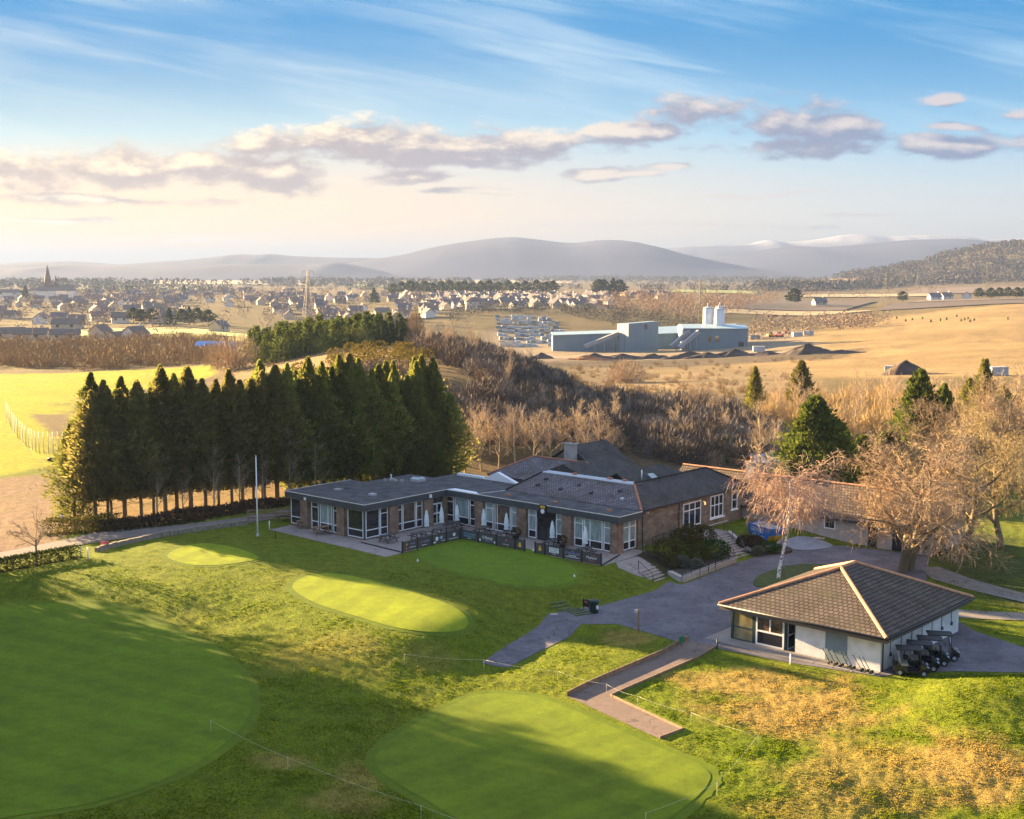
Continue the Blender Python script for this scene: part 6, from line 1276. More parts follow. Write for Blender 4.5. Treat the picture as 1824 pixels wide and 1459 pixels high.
# shrubs on the bank
def shrub(loc, r, hgt, lm, label, n=900, name='shrub', group='rounded shrubs on the bank below the old hall'):
    V, F = leaf_cloud(g, n, lambda gg, m: _ball(gg, m, (0, 0, hgt * .5), (r, r, hgt * .55)), .2, .12); o = link(name, npmesh(name, V, F, lm), loc=loc, label=label, cat='shrub', group=group); return o
LM_S1 = leafmat('olive_shrub', (.06, .05, .012), (.085, .075, .02), .2); LM_S2 = leafmat('green_shrub', (.025, .07, .012), (.045, .09, .018), .2); LM_S3 = leafmat('lime_shrub', (.075, .085, .015), (.10, .10, .02), .2); LM_S4 = leafmat('grey_shrub', (.17, .17, .13), (.12, .13, .09), .2)
for px, py, z, r, hh, lm, lab in ((1187, 1000, -.55, 1.3, 2.1, LM_S1, 'brownish rounded shrub at the left of the bank'), (1219, 988, -.5, 1.6, 2.5, LM_S1, 'largest rounded olive shrub in the middle of the bank'), (1232, 968, -.2, 1.2, 1.9, LM_S1, 'dark shrub at the back of the bank against the stone wall'), (1250, 974, -.3, 1.4, 2.1, LM_S1, 'olive shrub at the back right of the bank'), (1245, 1000, -.6, 1.05, 1.7, LM_S3, 'lime tinted rounded shrub at the front of the bank'), (1273, 994, -.55, 1.5, 1.7, LM_S2, 'bright green spreading shrub beside the entrance steps'), (1214, 1010, -.6, .75, 1.0, LM_S4, 'small grey leaved shrub at the front of the bank'), (1240, 1012, -.65, .6, .8, LM_S4, 'smallest grey green shrub behind the low wall'), (1197, 1010, -.6, .9, 1.0, LM_S1, 'low dark shrub at the lower left of the bank'),
        (1326, 976, -.8, .8, 1.2, LM_S1, 'small brown shrub in the bed by the skip'), (1344, 978, -.8, 1.0, 1.3, LM_BRAMBLE, 'russet shrub in the middle of the bed by the skip'), (1368, 982, -.85, 1.2, .9, LM_S2, 'low dark green shrub in front of the blue skip'), (1350, 987, -.85, .6, .7, LM_S4, 'small grey shrub at the kerb of the bed by the skip')):
    q = G(px, py, z); shrub(q, r, hh, lm, lab, int(700 + 500 * r))
q = G(1655, 985, Z_CP); shrub((q.x, q.y, Z_CP), 1.6, 2.0, LM_BRAMBLE, 'russet shrub at the right end of the outbuilding', 1400, group=None)
planter_at(10.6, 10.9, 'dark planter with a brown shrub left of the entrance door'); planter_at(16.6, 10.9, 'dark planter with a brown shrub right of the entrance door')
# off to the left, unseen: a tree belt put in to cast the lawn shadow
wood = []
for i in range(52):
    f = (i % 26) / 25; p = Vector((-62.2 - 31 * f, 116.8 - 68 * f)) + Vector((g.uniform(-2, 2), g.uniform(-2, 2))); wood.append((p.x, p.y))
V, F = scatter([(np.concatenate([np.array([v.co[:] for v in TREEKINDS['cypress_d'][1].vertices])]), np.array([tuple(p.vertices) for p in TREEKINDS['cypress_d'][1].polygons]))], wood, [(2.0, 2.0, 1.55)] * len(wood), g.uniform(0, 6, len(wood)), hz([w[0] for w in wood], [w[1] for w in wood]))
link('unseen_wood', npmesh('unseen_wood', V, F, LM_CON), kind='stuff', label='unseen tall evergreen wood put in to shade the lawn', cat='wood')
# ------------------------------------------------------------------ the scrub hill and middle distance
g = np.random.default_rng(202)
def pts_px(pts): return [AT(px, 600, Y).to_2d() for px, Y in pts]
M_SCRUB = barkmat('scrub_twigs', (.150, .112, .088), (.095, .070, .055)); M_SCRUBP = barkmat('pale_scrub', (.40, .29, .18), (.27, .19, .12)); M_SCRUBO = barkmat('ochre_scrub', (.30, .20, .09), (.20, .135, .06))
PB = [merge([twig_bush(g, 40, 1.5, 2.6, .03), fuzz_bush(g, 300, 1.7, 2.3, .8, .075)]) for _ in range(5)]
def scrub(name, poly, n, protos, mt, lo, hi, label, cat='scrub', gap=0):
    P = in_poly(poly, n, g, gap); Z = hz(P[:, 0], P[:, 1]); V, F = scatter(protos, P, g.uniform(lo, hi, len(P)), g.uniform(0, 6.28, len(P)), Z)
    return link(name, npmesh(name, V, F, mt), kind='stuff', label=label, cat=cat)
SC = pts_px([(735, 262), (790, 235), (860, 215), (800, 180), (850, 176), (1000, 180), (1100, 178), (1220, 172), (1330, 172), (1400, 176), (1400, 200), (1300, 228), (1200, 236), (1050, 244), (1000, 262), (900, 300), (780, 300)])
for nm_, c_, c2_, n_, lo_, hi_, lab_ in (('dark', (.135, .105, .085), (.085, .065, .052), 480, .7, 1.7, 'dark leafless scrub on the hillside behind the clubhouse'), ('grey', (.24, .20, .175), (.155, .13, .115), 380, .6, 1.5, 'grey twigged bushes in the hillside scrub'), ('russet', (.23, .155, .09), (.14, .095, .06), 260, .5, 1.4, 'russet bushes in the hillside scrub'), ('mossy', (.125, .12, .06), (.08, .075, .04), 120, .6, 1.3, 'mossy green brown bushes in the hillside scrub')):
    scrub('hillside_scrub', SC, n_, PB, barkmat('scrub_' + nm_, c_, c2_), lo_, hi_, lab_)
PS = in_poly(SC, 34, g, 6)
for i, (x, y) in enumerate(PS): plant_tree('upright_tree_b' if i % 2 else 'upright_tree', 'scrub_tree', (x, y, H(x, y)), g.uniform(.4, .62), g.uniform(0, 6), 'small pale bare tree standing out of the hillside scrub', 'tree', 'small trees in the hillside scrub')
scrub('hillside_scrub_pale', SC, 150, PB, M_SCRUBP, .7, 1.2, 'paler leafless bushes dotted through the hillside scrub')
P2 = pts_px([(740, 215), (840, 190), (800, 172), (760, 175), (640, 200), (640, 230)]); scrub('hill_flank_scrub', P2, 160, PB, M_SCRUB, .7, 1.2, 'dark scrub between the windbreak and the hill crest')
# gorse and ochre bushes on the sandy flank
LM_GO = leafmat('ochre_gorse', (.20, .15, .03), (.12, .10, .025), .25)
BL = [blob_tree(g, 170, 1.6, 1.9, .5, .22, 0) for _ in range(3)]
GO = pts_px([(400, 190), (560, 190), (760, 200), (770, 250), (720, 290), (640, 300), (560, 260), (420, 240)]); P = in_poly(GO, 120, g, 1.8)
V, F = scatter(BL, P, g.uniform(.5, 1.3, len(P)), g.uniform(0, 6, len(P)), hz(P[:, 0], P[:, 1])); link('hill_gorse', npmesh('hill_gorse', V, F, LM_GO), kind='stuff', label='ochre gorse over the sandy hill flank behind the windbreak', cat='gorse')
# the young green plantation behind the hill, left of the crest
LM_PL = leafmat('plantation_leaf', (.075, .10, .022), (.11, .125, .03), .3)
pc = [twig_bush(g, 40, .3, 1, .04)]
CT = []
for s in range(3):
    gg = np.random.default_rng(60 + s); n = 420; h = gg.uniform(0, 1, n); a = gg.uniform(0, 6.28, n); r = (1.05 - h) * 2.3 * np.sqrt(gg.uniform(.2, 1, n)); CT.append(leaf_quads(gg, np.stack([r * np.cos(a), r * np.sin(a), h * 7.5], 1), np.stack([np.cos(a), np.sin(a), np.full(n, .9)], 1) + gg.normal(size=(n, 3)) * .4, .9, .32))
ctm = [npmesh('plantation_tree_crown', *c, LM_PL) for c in CT]; tkm = npmesh('plantation_trunk', *seg_mesh([(0, 0, -.5, 0, 0, 6.5, .12, .03)], 5), B_OLD)
PLN = pts_px([(445, 300), (500, 290), (570, 300), (640, 318), (725, 330), (725, 350), (600, 385), (500, 380), (450, 340)]); P = in_poly(PLN, 190, g, 2.2); Z = hz(P[:, 0], P[:, 1])
for i, (x, y) in enumerate(P):
    r = empty('plantation_tree', (x, y, Z[i]), g.uniform(0, 6), 'young green conifer in the plantation on the hill behind the windbreak', 'tree', 'young conifers of the plantation'); s = g.uniform(.75, 1.15); r.scale = (s, s, s); link('crown', ctm[i % 3], r); link('trunk', tkm, r)
# pale thicket on the right of the dry field, and behind the evergreens
PT = [merge([twig_bush(g, 45, 1.5, 4.6, .03, spread=.8), fuzz_bush(g, 200, 1.7, 3.2, .9, .07)]) for _ in range(4)]
TH = pts_px([(1350, 215), (1480, 205), (1600, 200), (1740, 190), (1860, 190), (1870, 260), (1700, 285), (1560, 290), (1380, 270)]); scrub('pale_thicket', TH, 380, PT, barkmat('thicket_twigs', (.50, .36, .17), (.34, .24, .11)), .8, 1.35, 'pale golden leafless thicket behind the dark evergreens', 'thicket')
TS = in_poly(TH, 30, g, 5)
for i, (x, y) in enumerate(TS): plant_tree('upright_tree_b' if i % 2 else 'upright_tree', 'thicket_tree', (x, y, H(x, y)), g.uniform(.6, .95), g.uniform(0, 6), 'golden bare tree rising from the thicket behind the evergreens', 'tree', 'trees of the golden thicket')
scrub('mid_field_scrub', pts_px([(985, 300), (1350, 285), (1480, 560), (1020, 590)]), 150, PB, M_SCRUBO, .25, .8, 'low russet scrub scattered over the dry field', 'scrub')
scrub('mid_field_bushes', pts_px([(1010, 300), (1330, 290), (1400, 480), (1040, 500)]), 90, PB, M_SCRUBP, .15, .5, 'scattered pale tussocks on the dry field')
V, F = merge([twig_bush(g, 160, 6.0, 7.6, .07, spread=1.1), fuzz_bush(g, 1700, 6.4, 7.6, 1.3, .12)]); q = AT(1115, 670, 430); link('round_bush', npmesh('round_bush', V, F, M_SCRUBP), loc=(q.x, q.y, H(q.x, q.y)), label='big round leafless bush alone in the dry field before the factory', cat='bush')
q = AT(1050, 640, 330)
# left strip of scrub behind the mown meadow
BT = [merge([twig_bush(g, 30, 2.4, 3.2, .05), fuzz_bush(g, 230, 2.7, 2.9, 1.2, .13)]) for _ in range(4)]
scrub('hedgerow_scrub', pts_px([(-120, 350), (380, 342), (430, 420), (380, 545), (-150, 560)]), 360, BT, M_SCRUBO, .7, 1.35, 'brown scrub strip beyond the mown meadow')
for px, Y, s, lab in ((420, 300, 1.5, 'large pale domed bush at the end of the mown meadow'), (395, 330, 1.2, 'smaller pale domed bush left of the large one'), (740, 330, 1.15, 'reddish upright bare tree at the right end of the plantation')):
    V, F = merge([twig_bush(g, 120, 4.0 if px < 700 else 2.2, 5.2 if px < 700 else 9, .05), fuzz_bush(g, 900, 4.2 if px < 700 else 2.2, 5.2 if px < 700 else 8, 1.2, .10)]); q = AT(px, 600, Y); o = link('domed_bush', npmesh('domed_bush', V, F, M_SCRUBP), loc=(q.x, Y, H(q.x, Y)), label=lab, cat='bush'); o.scale = (s, s, s)
# mesh fence and roller in the meadow
mf = [gp(px, py, 100, 400) for px, py in ((12, 748), (22, 768), (36, 786), (52, 800), (70, 808), (95, 807), (122, 808))]; a0 = Vector((*mf[0], H(*mf[0]))); r = empty('net_fence', a0, 0, 'tall see through wire net fence bending across the mown meadow', 'fence')
kb = MB()
for a, b in zip(mf[:-1], mf[1:]):
    n = 3
    for i in range(n):
        p = a.lerp(b, i / n); z = H(p.x, p.y); kb2 = MB(); kb2.tube([(p.x - a0.x, p.y - a0.y, z - a0.z - .2), (p.x - a0.x, p.y - a0.y, z - a0.z + 3.2)], .045, 5); kb2.build('post', M_GREY, r)
    za, zb = H(*a) - a0.z, H(*b) - a0.z; va = Vector((a.x - a0.x, a.y - a0.y, za)); vb = Vector((b.x - a0.x, b.y - a0.y, zb))
    for k in range(6): kb.tube([va + Vector((0, 0, .1 + k * .6)), vb + Vector((0, 0, .1 + k * .6))], .006, 3)
    m = int((b - a).length / 1.2)
    for k in range(m): p = va.lerp(vb, k / m); kb.tube([p, p + Vector((0, 0, 3.15))], .005, 3)
kb.build('net', mat('net_wire', (.20, .19, .17), .6, .1, 3), r)
q = gp(104, 821, 100, 400); r = empty('mower_trailer', (*q, H(*q)), .05, 'dark towed gang mower standing on the mown meadow', 'mower')
for x in (-1.0, .55):
    kb = MB(); kb.tube([(x - .45, 0, .25), (x + .55, 0, .25)], .25, 12); kb.build('roller', M_BLACK, r)
kb = MB(); kb.bar((-.4, .1, .45), (1.2, .1, .45), .08); kb.bar((0, .1, .45), (0, .1, .85), .06); kb.bar((1.15, .1, .4), (1.15, .1, .95), .06); kb.bar((0, .1, .85), (1.2, .1, .85), .06); kb.build('frame', M_BLACK, r)

# ------------------------------------------------------------------ the factory
M_CLAD = mat('blue_grey_cladding', (.20, .265, .31), .55, .06, .15); M_CLADR = mat('pale_cladding_roof', (.36, .47, .50), .5, .06, .1); M_SILO = mat('silo_white', (.62, .65, .68), .5, .08, .3); M_CONV = mat('conveyor', (.30, .29, .30), .6, .15, .3)
FYD = 715.0
def clad(name):
    m, nt, b, o = nmat(name); tc = N(nt, 'ShaderNodeTexCoord'); sp = N(nt, 'ShaderNodeSeparateXYZ'); nt.links.new(tc.outputs['Object'], sp.inputs[0])
    s = math_(nt, 'FRACT', math_(nt, 'MULTIPLY', math_(nt, 'ADD', sp.outputs[0], sp.outputs[1]), .8)); f = noise(nt, tc.outputs['Object'], .12, 4)
    c = mix(nt, math_(nt, 'GREATER_THAN', s, .82), ramp(nt, f, [(.3, (.155, .215, .255)), (.7, (.185, .25, .295))]), (.115, .165, .20)); nt.links.new(c, b.inputs['Base Color']); b.inputs['Roughness'].default_value = .55; return m
M_CL = clad('ribbed_cladding')
fo = AT(1165, 620, FYD); FZ0 = H(fo.x, fo.y); fac = empty('factory', (fo.x, fo.y, FZ0), 0, 'blue grey clad factory with a tall tower, conveyors and white silos', 'factory')
fx = lambda px, Y=FYD: AT(px, 600, Y).x - fo.x
fz = lambda py, Y=FYD: AT(900, py, Y).z - FZ0
tw0, tw1 = fx(1099), fx(1174); th = fz(574)
kb = MB(); kb.add([(tw0, 0, -3), (fx(1117), -8, -3), (tw1, 4, -3), (fx(1160), 16, -3), (tw0, 0, th - .8), (fx(1117), -8, th - .5), (tw1, 4, th + .4), (fx(1160), 16, th)], [(0, 1, 5, 4), (1, 2, 6, 5), (2, 3, 7, 6), (3, 0, 4, 7), (4, 5, 6, 7), (3, 2, 1, 0)]); kb.build('tower', M_CL, fac)
def shed(name, x0, x1, y0, y1, h0, h1, rise, mt=M_CL):
    kb = MB(); ym = (y0 + y1) / 2
    kb.add([(x0, y0, -3), (x1, y0, -3), (x1, y1, -3), (x0, y1, -3), (x0, y0, h0), (x1, y0, h1), (x1, y1, h1), (x0, y1, h0)], [(0, 1, 5, 4), (1, 2, 6, 5), (2, 3, 7, 6), (3, 0, 4, 7)])
    kb.add([(x0, ym, h0 + rise), (x1, ym, h1 + rise), (x0, y0, h0), (x0, y1, h0), (x1, y0, h1), (x1, y1, h1)], [(2, 0, 3), (4, 5, 1)]); w = kb.build('wall', mt, fac)
    kb = MB(); kb.slab([(x0 - .5, y0 - .6, h0 + .15), (x1 + .5, y0 - .6, h1 + .15), (x1 + .5, ym, h1 + rise + .35), (x0 - .5, ym, h0 + rise + .35)], .3); kb.slab([(x1 + .5, y1 + .6, h1 + .15), (x0 - .5, y1 + .6, h0 + .15), (x0 - .5, ym, h0 + rise + .35), (x1 + .5, ym, h1 + rise + .35)], .3); kb.build('roof', M_CLADR, fac); return w
shed('west_shed', fx(985), tw0 + 1, 4, 22, fz(598), fz(594), 1.0); shed('main_shed', tw1 - 2, fx(1330), 22, 52, fz(599), fz(592), 3.0); shed('east_block', fx(1216), fx(1330), -4, 21.6, fz(584.5), fz(585), 1.6)
for px in (1262, 1275):
    kb = MB(); x = fx(px); kb.box(x - 1.0, x + 1.0, -4.2, -4.02, fz(608), fz(598)); kb.build('window', M_GLASS, fac)
kb = MB(); x = fx(1318); kb.box(x - 1.4, x + 1.4, -4.2, -4.02, fz(618), fz(608)); kb.build('door', M_GLASS, fac); kb = MB(); x = fx(1150); kb.box(x - .7, x + .7, -1.6, -1.2, fz(586), fz(578)); kb.build('window', M_GLASS, fac)
for px, y, top in ((1266, 12, 551), (1283, 6, 553), (1290, 16, 550)):
    x = fx(px); z1 = fz(top); R_ = 2.7; kb = MB(); kb.lathe([(R_, 0), (R_, z1), (R_ * .5, z1 + .9), (.3, z1 + 1.1)], (x, y, 0), 18); s = kb.build('silo', M_SILO, fac)
    kb = MB(); kb.lathe([(R_ + .1, z1 + .2), (R_ + .1, z1 + .5)], (x, y, 0), 14)
    for a in range(8): kb.tube([(x + R_ * math.cos(a * .785), y + R_ * math.sin(a * .785), z1), (x + R_ * math.cos(a * .785), y + R_ * math.sin(a * .785), z1 + 1.6)], .06, 4)
    kb.tube([(x, y, z1 + 1), (x, y, z1 + 3.2)], .35, 6); kb.build('silo_railing', M_CONV, s)
for (xa, za, xb, zb, y) in ((1192, 619, 1226, 589, -9), (1203, 620, 1240, 589, -14), (1041, 619, 1100, 594, -6)):
    kb = MB(); kb.bar((fx(xa), y, fz(za) + 1), (fx(xb), y + 5, fz(zb)), 2.4, 2.0); n = 3
    for i in range(1, n + 1):
        t = i / (n + .4); p = Vector((fx(xa), y, fz(za) + 1)).lerp(Vector((fx(xb), y + 5, fz(zb))), t); kb.tube([(p.x, p.y, -2), (p.x, p.y, p.z - 1)], .25, 5)
    kb.build('conveyor', M_CONV, fac)
# stacks of wrapped blocks in the yard
M_PALW = mat('wrapped_pallet', (.40, .43, .47), .55, .15, .6); M_PALG = mat('grey_pallet', (.22, .25, .29), .7, .15, .6)
k = 0
for row in range(9):
    for i in range(int(11 + row * .6)):
        px = 885 + i * 9.3 + row * 1.5 + g.uniform(-2, 2); Y = 960 - row * 24 + g.uniform(-3, 3)
        if px > 988 and Y < 770: continue
        if g.uniform() < .12: continue
        q = AT(px, 600, Y); z = H(q.x, Y); kb = MB(); a = g.uniform(1.4, 2.3); h = g.uniform(.9, 1.7); kb.box(-a, a, -1.3, 1.3, 0, h); kb.box(-a * .96, a * .5, -1.2, 1.2, h + .06, h + g.uniform(.4, 1.0))
        kb.build('pallet_stack', M_PALW if g.uniform() < .7 else M_PALG, label='white wrapped stack of blocks in the yard left of the factory' , cat='pallet stack', group='stacks of blocks in the factory yard', loc=(q.x, Y, z)).rotation_euler[2] = g.uniform(-.2, .2)
# spoil heaps before the factory
M_SPOIL = mat('dark_spoil', (.06, .042, .036), .95, .4, .25, bmp=.8); M_SPOILR = mat('rusty_spoil', (.30, .11, .04), .95, .3, .25)
def heap(px, Y, rx, ry, h, mt, label, seed):
    gg = np.random.default_rng(seed); n = 24; m = 9; V = []; q = AT(px, 600, Y); z = H(q.x, Y)
    for i in range(m + 1):
        f = i / m
        for k in range(n):
            a = 2 * PI * k / n; rr = (1 - f) ** .8 * (1 + .2 * math.sin(a * 3 + seed) + .12 * math.sin(a * 7 + seed * 2)); V.append((rx * rr * math.cos(a), ry * rr * math.sin(a), h * f * (1 + .12 * math.sin(a * 4 + f * 5)) - .6))
    F = [(i * n + k, i * n + (k + 1) % n, (i + 1) * n + (k + 1) % n, (i + 1) * n + k) for i in range(m) for k in range(n)]
    V = np.array(V); V += gg.normal(size=V.shape) * .14; return link('spoil_heap', npmesh('spoil_heap', V, np.array(F), mt, True), loc=(q.x, Y, z), label=label, cat='spoil heap', group='spoil heaps before the factory')
for i, (px, Y, rx, ry, h, mt, lab) in enumerate(((965, 635, 9, 5, 4.2, M_SPOIL, 'dark heap at the left end of the spoil bank'), (1050, 623, 15, 6, 2.6, M_SPOILR, 'rusty orange heap under the factory wall'), (1060, 627, 12, 5, 4.0, M_SPOIL, 'dark heap lying on the rusty orange one'), (1110, 631, 13, 5, 3.4, M_SPOIL, 'dark heap directly below the tall tower'), (1165, 631, 13, 5, 3.2, M_SPOIL, 'dark heap right of the round bush'), (1230, 625, 15, 6, 4.2, M_SPOIL, 'broad heap below the conveyors'), (1262, 620, 12, 6, 3.6, M_SPOIL, 'ridged heap below the silos'), (1310, 620, 14, 6, 4.4, M_SPOIL, 'heap below the right corner of the factory'), (1370, 615, 12, 6, 2.6, M_SPOIL, 'low dark heap right of the factory'), (1440, 595, 13, 6, 6.2, M_SPOIL, 'tall dark mound right of the factory behind the pine'), (1500, 590, 16, 5, 2.2, M_SPOIL, 'long low dark heap beside the tall mound'), (1614, 430, 9, 6, 5.6, M_SPOIL, 'conical dark mound above the right hand evergreens'))): heap(px, Y, rx, ry, h * .85, mt, lab, 300 + i)
# yard machines, cabins and trucks right of the factory
def digger(px, Y, mt, lab, rz=0):
    q = AT(px, 600, Y); r = empty('loader', (q.x, Y, H(q.x, Y)), rz, lab, 'loader'); kb = MB(); kb.box(-2.4, 1.6, -1.2, 1.2, 1.0, 2.2); kb.build('body', mt, r); kb = MB(); kb.box(-.6, .9, -.9, .9, 2.2, 3.5); kb.build('cab', M_GLASS, r)
    for x in (-1.7, 1.3):
        for y in (-1.2, 1.2):
            kb = MB(); kb.tube([(x, y - .3, .75), (x, y + .3, .75)], .75, 12, smooth=False); kb.build('wheel', M_BLACK, r)
    kb = MB(); kb.bar((1.5, 0, 2.0), (3.0, 0, 1.1), .4); kb.box(3.0, 3.9, -1.3, 1.3, .2, 1.2); kb.build('bucket_arm', mt, r)
digger(1372, 790, M_YEL, 'yellow loader in the yard right of the factory', .4); digger(1388, 785, MATS['red_print'], 'red loader in the yard right of the factory', 2.4); digger(1403, 815, MATS['red_print'], 'red machine with a tall hopper beside the loaders', 1.2)
for px, Y, c, lab in ((1345, 780, M_PALG, 'grey container behind the right corner of the factory'), (1420, 770, M_PALW, 'white cabin on the left of the pair beside the dry hill'), (1440, 775, M_PALW, 'white cabin on the right of the pair beside the dry hill'), (1352, 650, M_PALW, 'low white stack beside the right corner of the factory'), (1594, 432, M_PALW, 'pale trailer beside the conical mound'), (1780, 400, M_PALW, 'white cabin half hidden by the pines on the right')):
    q = AT(px, 600, Y); kb = MB(); kb.box(-3.0, 3.0, -1.3, 1.3, .2, 2.7); kb.box(-3.1, 3.1, -1.4, 1.4, 2.7, 2.85); kb.box(-.5, .5, -1.34, -1.3, .4, 2.3); kb.box(1.2, 2.2, -1.34, -1.3, 1.2, 2.1); kb.build('cabin', c, label=lab, cat='cabin', loc=(q.x, Y, H(q.x, Y))).rotation_euler[2] = g.uniform(-.4, .4)
q = AT(385, 620, 420); kb = MB(); kb.box(-6, 6, -4, 4, -1, 2.6); kb.slab([(-6.3, -4.3, 2.5), (6.3, -4.3, 2.5), (6.3, 0, 3.9), (-6.3, 0, 3.9)], .2); kb.slab([(6.3, 4.3, 2.5), (-6.3, 4.3, 2.5), (-6.3, 0, 3.9), (6.3, 0, 3.9)], .2); kb.build('barn', mat('blue_sheet', (.16, .30, .55), .5, .1, .3), label='shed with a bright blue roof beyond the mown meadow', cat='shed', loc=(q.x, 420, H(q.x, 420)))
q = AT(1393, 845, 172); kb = MB(); kb.box(-4, 4, -2.5, 2.5, -1, 1.6); kb.slab([(-4.3, -2.8, 1.6), (4.3, -2.8, 1.6), (4.3, 2.8, 2.1), (-4.3, 2.8, 2.1)], .15); kb.build('shed', M_LEAD, label='grey flat roofed shed below the largest evergreen', cat='shed', loc=(q.x, 172, H(q.x, 172)))

# ------------------------------------------------------------------ the town
M_RF = [mat('town_roof_dark', (.12, .10, .105), .8, .2, .2), mat('town_roof_brown', (.16, .115, .09), .8, .2, .2), mat('town_roof_red', (.22, .13, .10), .8, .2, .2)]
M_WL = [mat('town_wall_white', (.74, .69, .62), .9, .08, .3), mat('town_wall_buff', (.58, .46, .33), .9, .1, .3), mat('town_wall_grey', (.33, .29, .26), .9, .1, .3)]
PROTO = {}
def house_proto(key, w, d, h, rise, wm, rm, chim=True, hip=False):
    a = MB(); a.box(-w / 2, w / 2, -d / 2, d / 2, -2, h)
    if not hip: a.add([(-w / 2, -d / 2, h), (-w / 2, d / 2, h), (-w / 2, 0, h + rise), (w / 2, -d / 2, h), (w / 2, d / 2, h), (w / 2, 0, h + rise)], [(0, 2, 1), (3, 4, 5)])
    b = MB(); e = .4; x = w / 2 - (d / 2 if hip else -e)
    b.slab([(-w / 2 - e, -d / 2 - e, h - .05), (w / 2 + e, -d / 2 - e, h - .05), (x, 0, h + rise + .1), (-x, 0, h + rise + .1)], .2); b.slab([(w / 2 + e, d / 2 + e, h - .05), (-w / 2 - e, d / 2 + e, h - .05), (-x, 0, h + rise + .1), (x, 0, h + rise + .1)], .2)
    if hip: b.slab([(w / 2 + e, -d / 2 - e, h - .05), (w / 2 + e, d / 2 + e, h - .05), (x, 0, h + rise + .1)], .2); b.slab([(-w / 2 - e, d / 2 + e, h - .05), (-w / 2 - e, -d / 2 - e, h - .05), (-x, 0, h + rise + .1)], .2)
    c = MB(); c.box(w * .28, w * .28 + .9, -.35, .35, h + rise - .8, h + rise + 1.1)
    r = empty('house', (0, 0, -500)); a.build('wall', wm, r); ro = b.build('roof', rm, r)
    if chim: c.build('chimney', wm, r)
    for sx in (-.28, .2):
        for sg in (-1, 1):
            f = MB(); f.box(w * sx - .6, w * sx + .6, sg * (d / 2 + .03) - .03, sg * (d / 2 + .03) + .03, h - 1.6, h - .4); f.build('window', M_GLASS, r)
    PROTO[key] = r; return r
USED = set()
def house(key, x, y, rz, lab, grp, s=1.0):
    p = PROTO[key]; o = p if key not in USED else copy_tree(p); USED.add(key); o.location = (x, y, H(x, y)); o.rotation_euler[2] = rz; o.scale = (s, s, s); tag(o, lab, 'house', grp); return o
for i, (wm, rm) in enumerate(((0, 0), (1, 0), (2, 0), (1, 1), (0, 1), (1, 2))):
    house_proto('gable%d' % i, 10, 7.5, 3.2, 3.2, M_WL[wm], M_RF[rm]); 
house_proto('villa', 13, 8, 5.4, 2.6, M_WL[0], M_RF[1], hip=True); house_proto('block', 24, 9, 6.5, 2.6, M_WL[0], M_RF[1], hip=True, chim=False); house_proto('bungalow', 13, 8, 2.7, 2.4, M_WL[1], M_RF[1], hip=False)
WNAME = {0: 'white walled grey roofed', 1: 'buff walled grey roofed', 2: 'grey walled grey roofed', 3: 'buff walled brown roofed', 4: 'white walled brown roofed', 5: 'buff walled red roofed'}
HXY = []
def free(x, y, d): 
    if all((x - a) ** 2 + (y - b) ** 2 > d * d for a, b in HXY): HXY.append((x, y)); return True
    return False
def estate(n, px0, px1, Y0, Y1, kinds, where, grp, sp, base_rz, jit=.25):
    c = 0; t = 0
    while c < n and t < n * 40:
        t += 1; px = g.uniform(px0, px1); Y = math.exp(g.uniform(math.log(Y0), math.log(Y1))); q = AT(px, 550, Y)
        if not free(q.x, Y, sp): continue
        k = kinds[int(g.integers(len(kinds)))]; rz = base_rz + (PI / 2 if g.uniform() < .4 else 0) + g.uniform(-jit, jit); house('gable%d' % k, q.x, Y, rz, WNAME[k] + ' house in ' + where, grp, g.uniform(.9, 1.15)); c += 1
q = AT(1048, 560, 900)
house('villa', AT(847, 560, 1060).x, 1060, .15, 'large white house at the near edge of the estate left of the factory', None, 1.3); HXY.append((AT(847, 560, 1060).x, 1060))
estate(125, 765, 1085, 1070, 1480, (0, 1, 2, 2, 1, 0), 'the crowded estate above the factory', 'houses of the estate above the factory', 12.5, .5)
estate(16, 1080, 1190, 1400, 1650, (2, 5, 1), 'the row beyond the dark clump of trees', 'houses beyond the estate', 13, .4)
estate(80, 480, 770, 950, 1600, (0, 1, 3, 4, 2), 'the town between the pylon and the estate', 'houses between the pylon and the estate', 16, .2)
estate(85, 130, 560, 1150, 2200, (1, 3, 4, 5, 0), 'the wooded town left of the pylon', 'houses in the wooded middle of the town', 20, .1)
estate(75, -60, 330, 840, 1500, (3, 4, 5, 1), 'the left town below the church', 'houses below the church', 15, .3)
for px, Y, kd, rz, s, lab in ((15, 640, 'bungalow', .3, 1.1, 'bungalow cut by the left edge beyond the scrub'), (55, 610, 'bungalow', .15, 1.15, 'long bungalow second from the left edge beyond the scrub'), (115, 600, 'bungalow', .25, 1.0, 'bungalow third from the left edge beyond the brown scrub'), (178, 615, 'gable3', 1.4, 1.0, 'brown roofed house half hidden by scrub'), (210, 560, 'bungalow', 1.2, .85, 'hipped cottage roof among the scrub, left of the gabled cottage'), (240, 560, 'gable4', 1.2, 1.0, 'pale gabled cottage among the scrub'), (390, 700, 'gable1', 1.3, 1.0, 'stone gabled house at the end of the far lit field'), (120, 760, 'bungalow', .1, 1.3, 'long roofed house behind the lit strip of field'), (20, 1500, 'block', .1, 1.3, 'white apartment block at the left edge near the church'), (75, 1560, 'block', .1, 1.4, 'white apartment block in front of the church'), (115, 1600, 'block', .1, 1.3, 'white apartment block right of the church')):
    x = AT(px, 560, Y).x; HXY.append((x, Y)); house(kd, x, Y, rz, lab, 'white apartment blocks by the church' if kd == 'block' else None, s)
for k_, p_ in PROTO.items():
    if k_ not in USED:
        for ch in kids(p_): bpy.data.objects.remove(ch)
        bpy.data.objects.remove(p_)
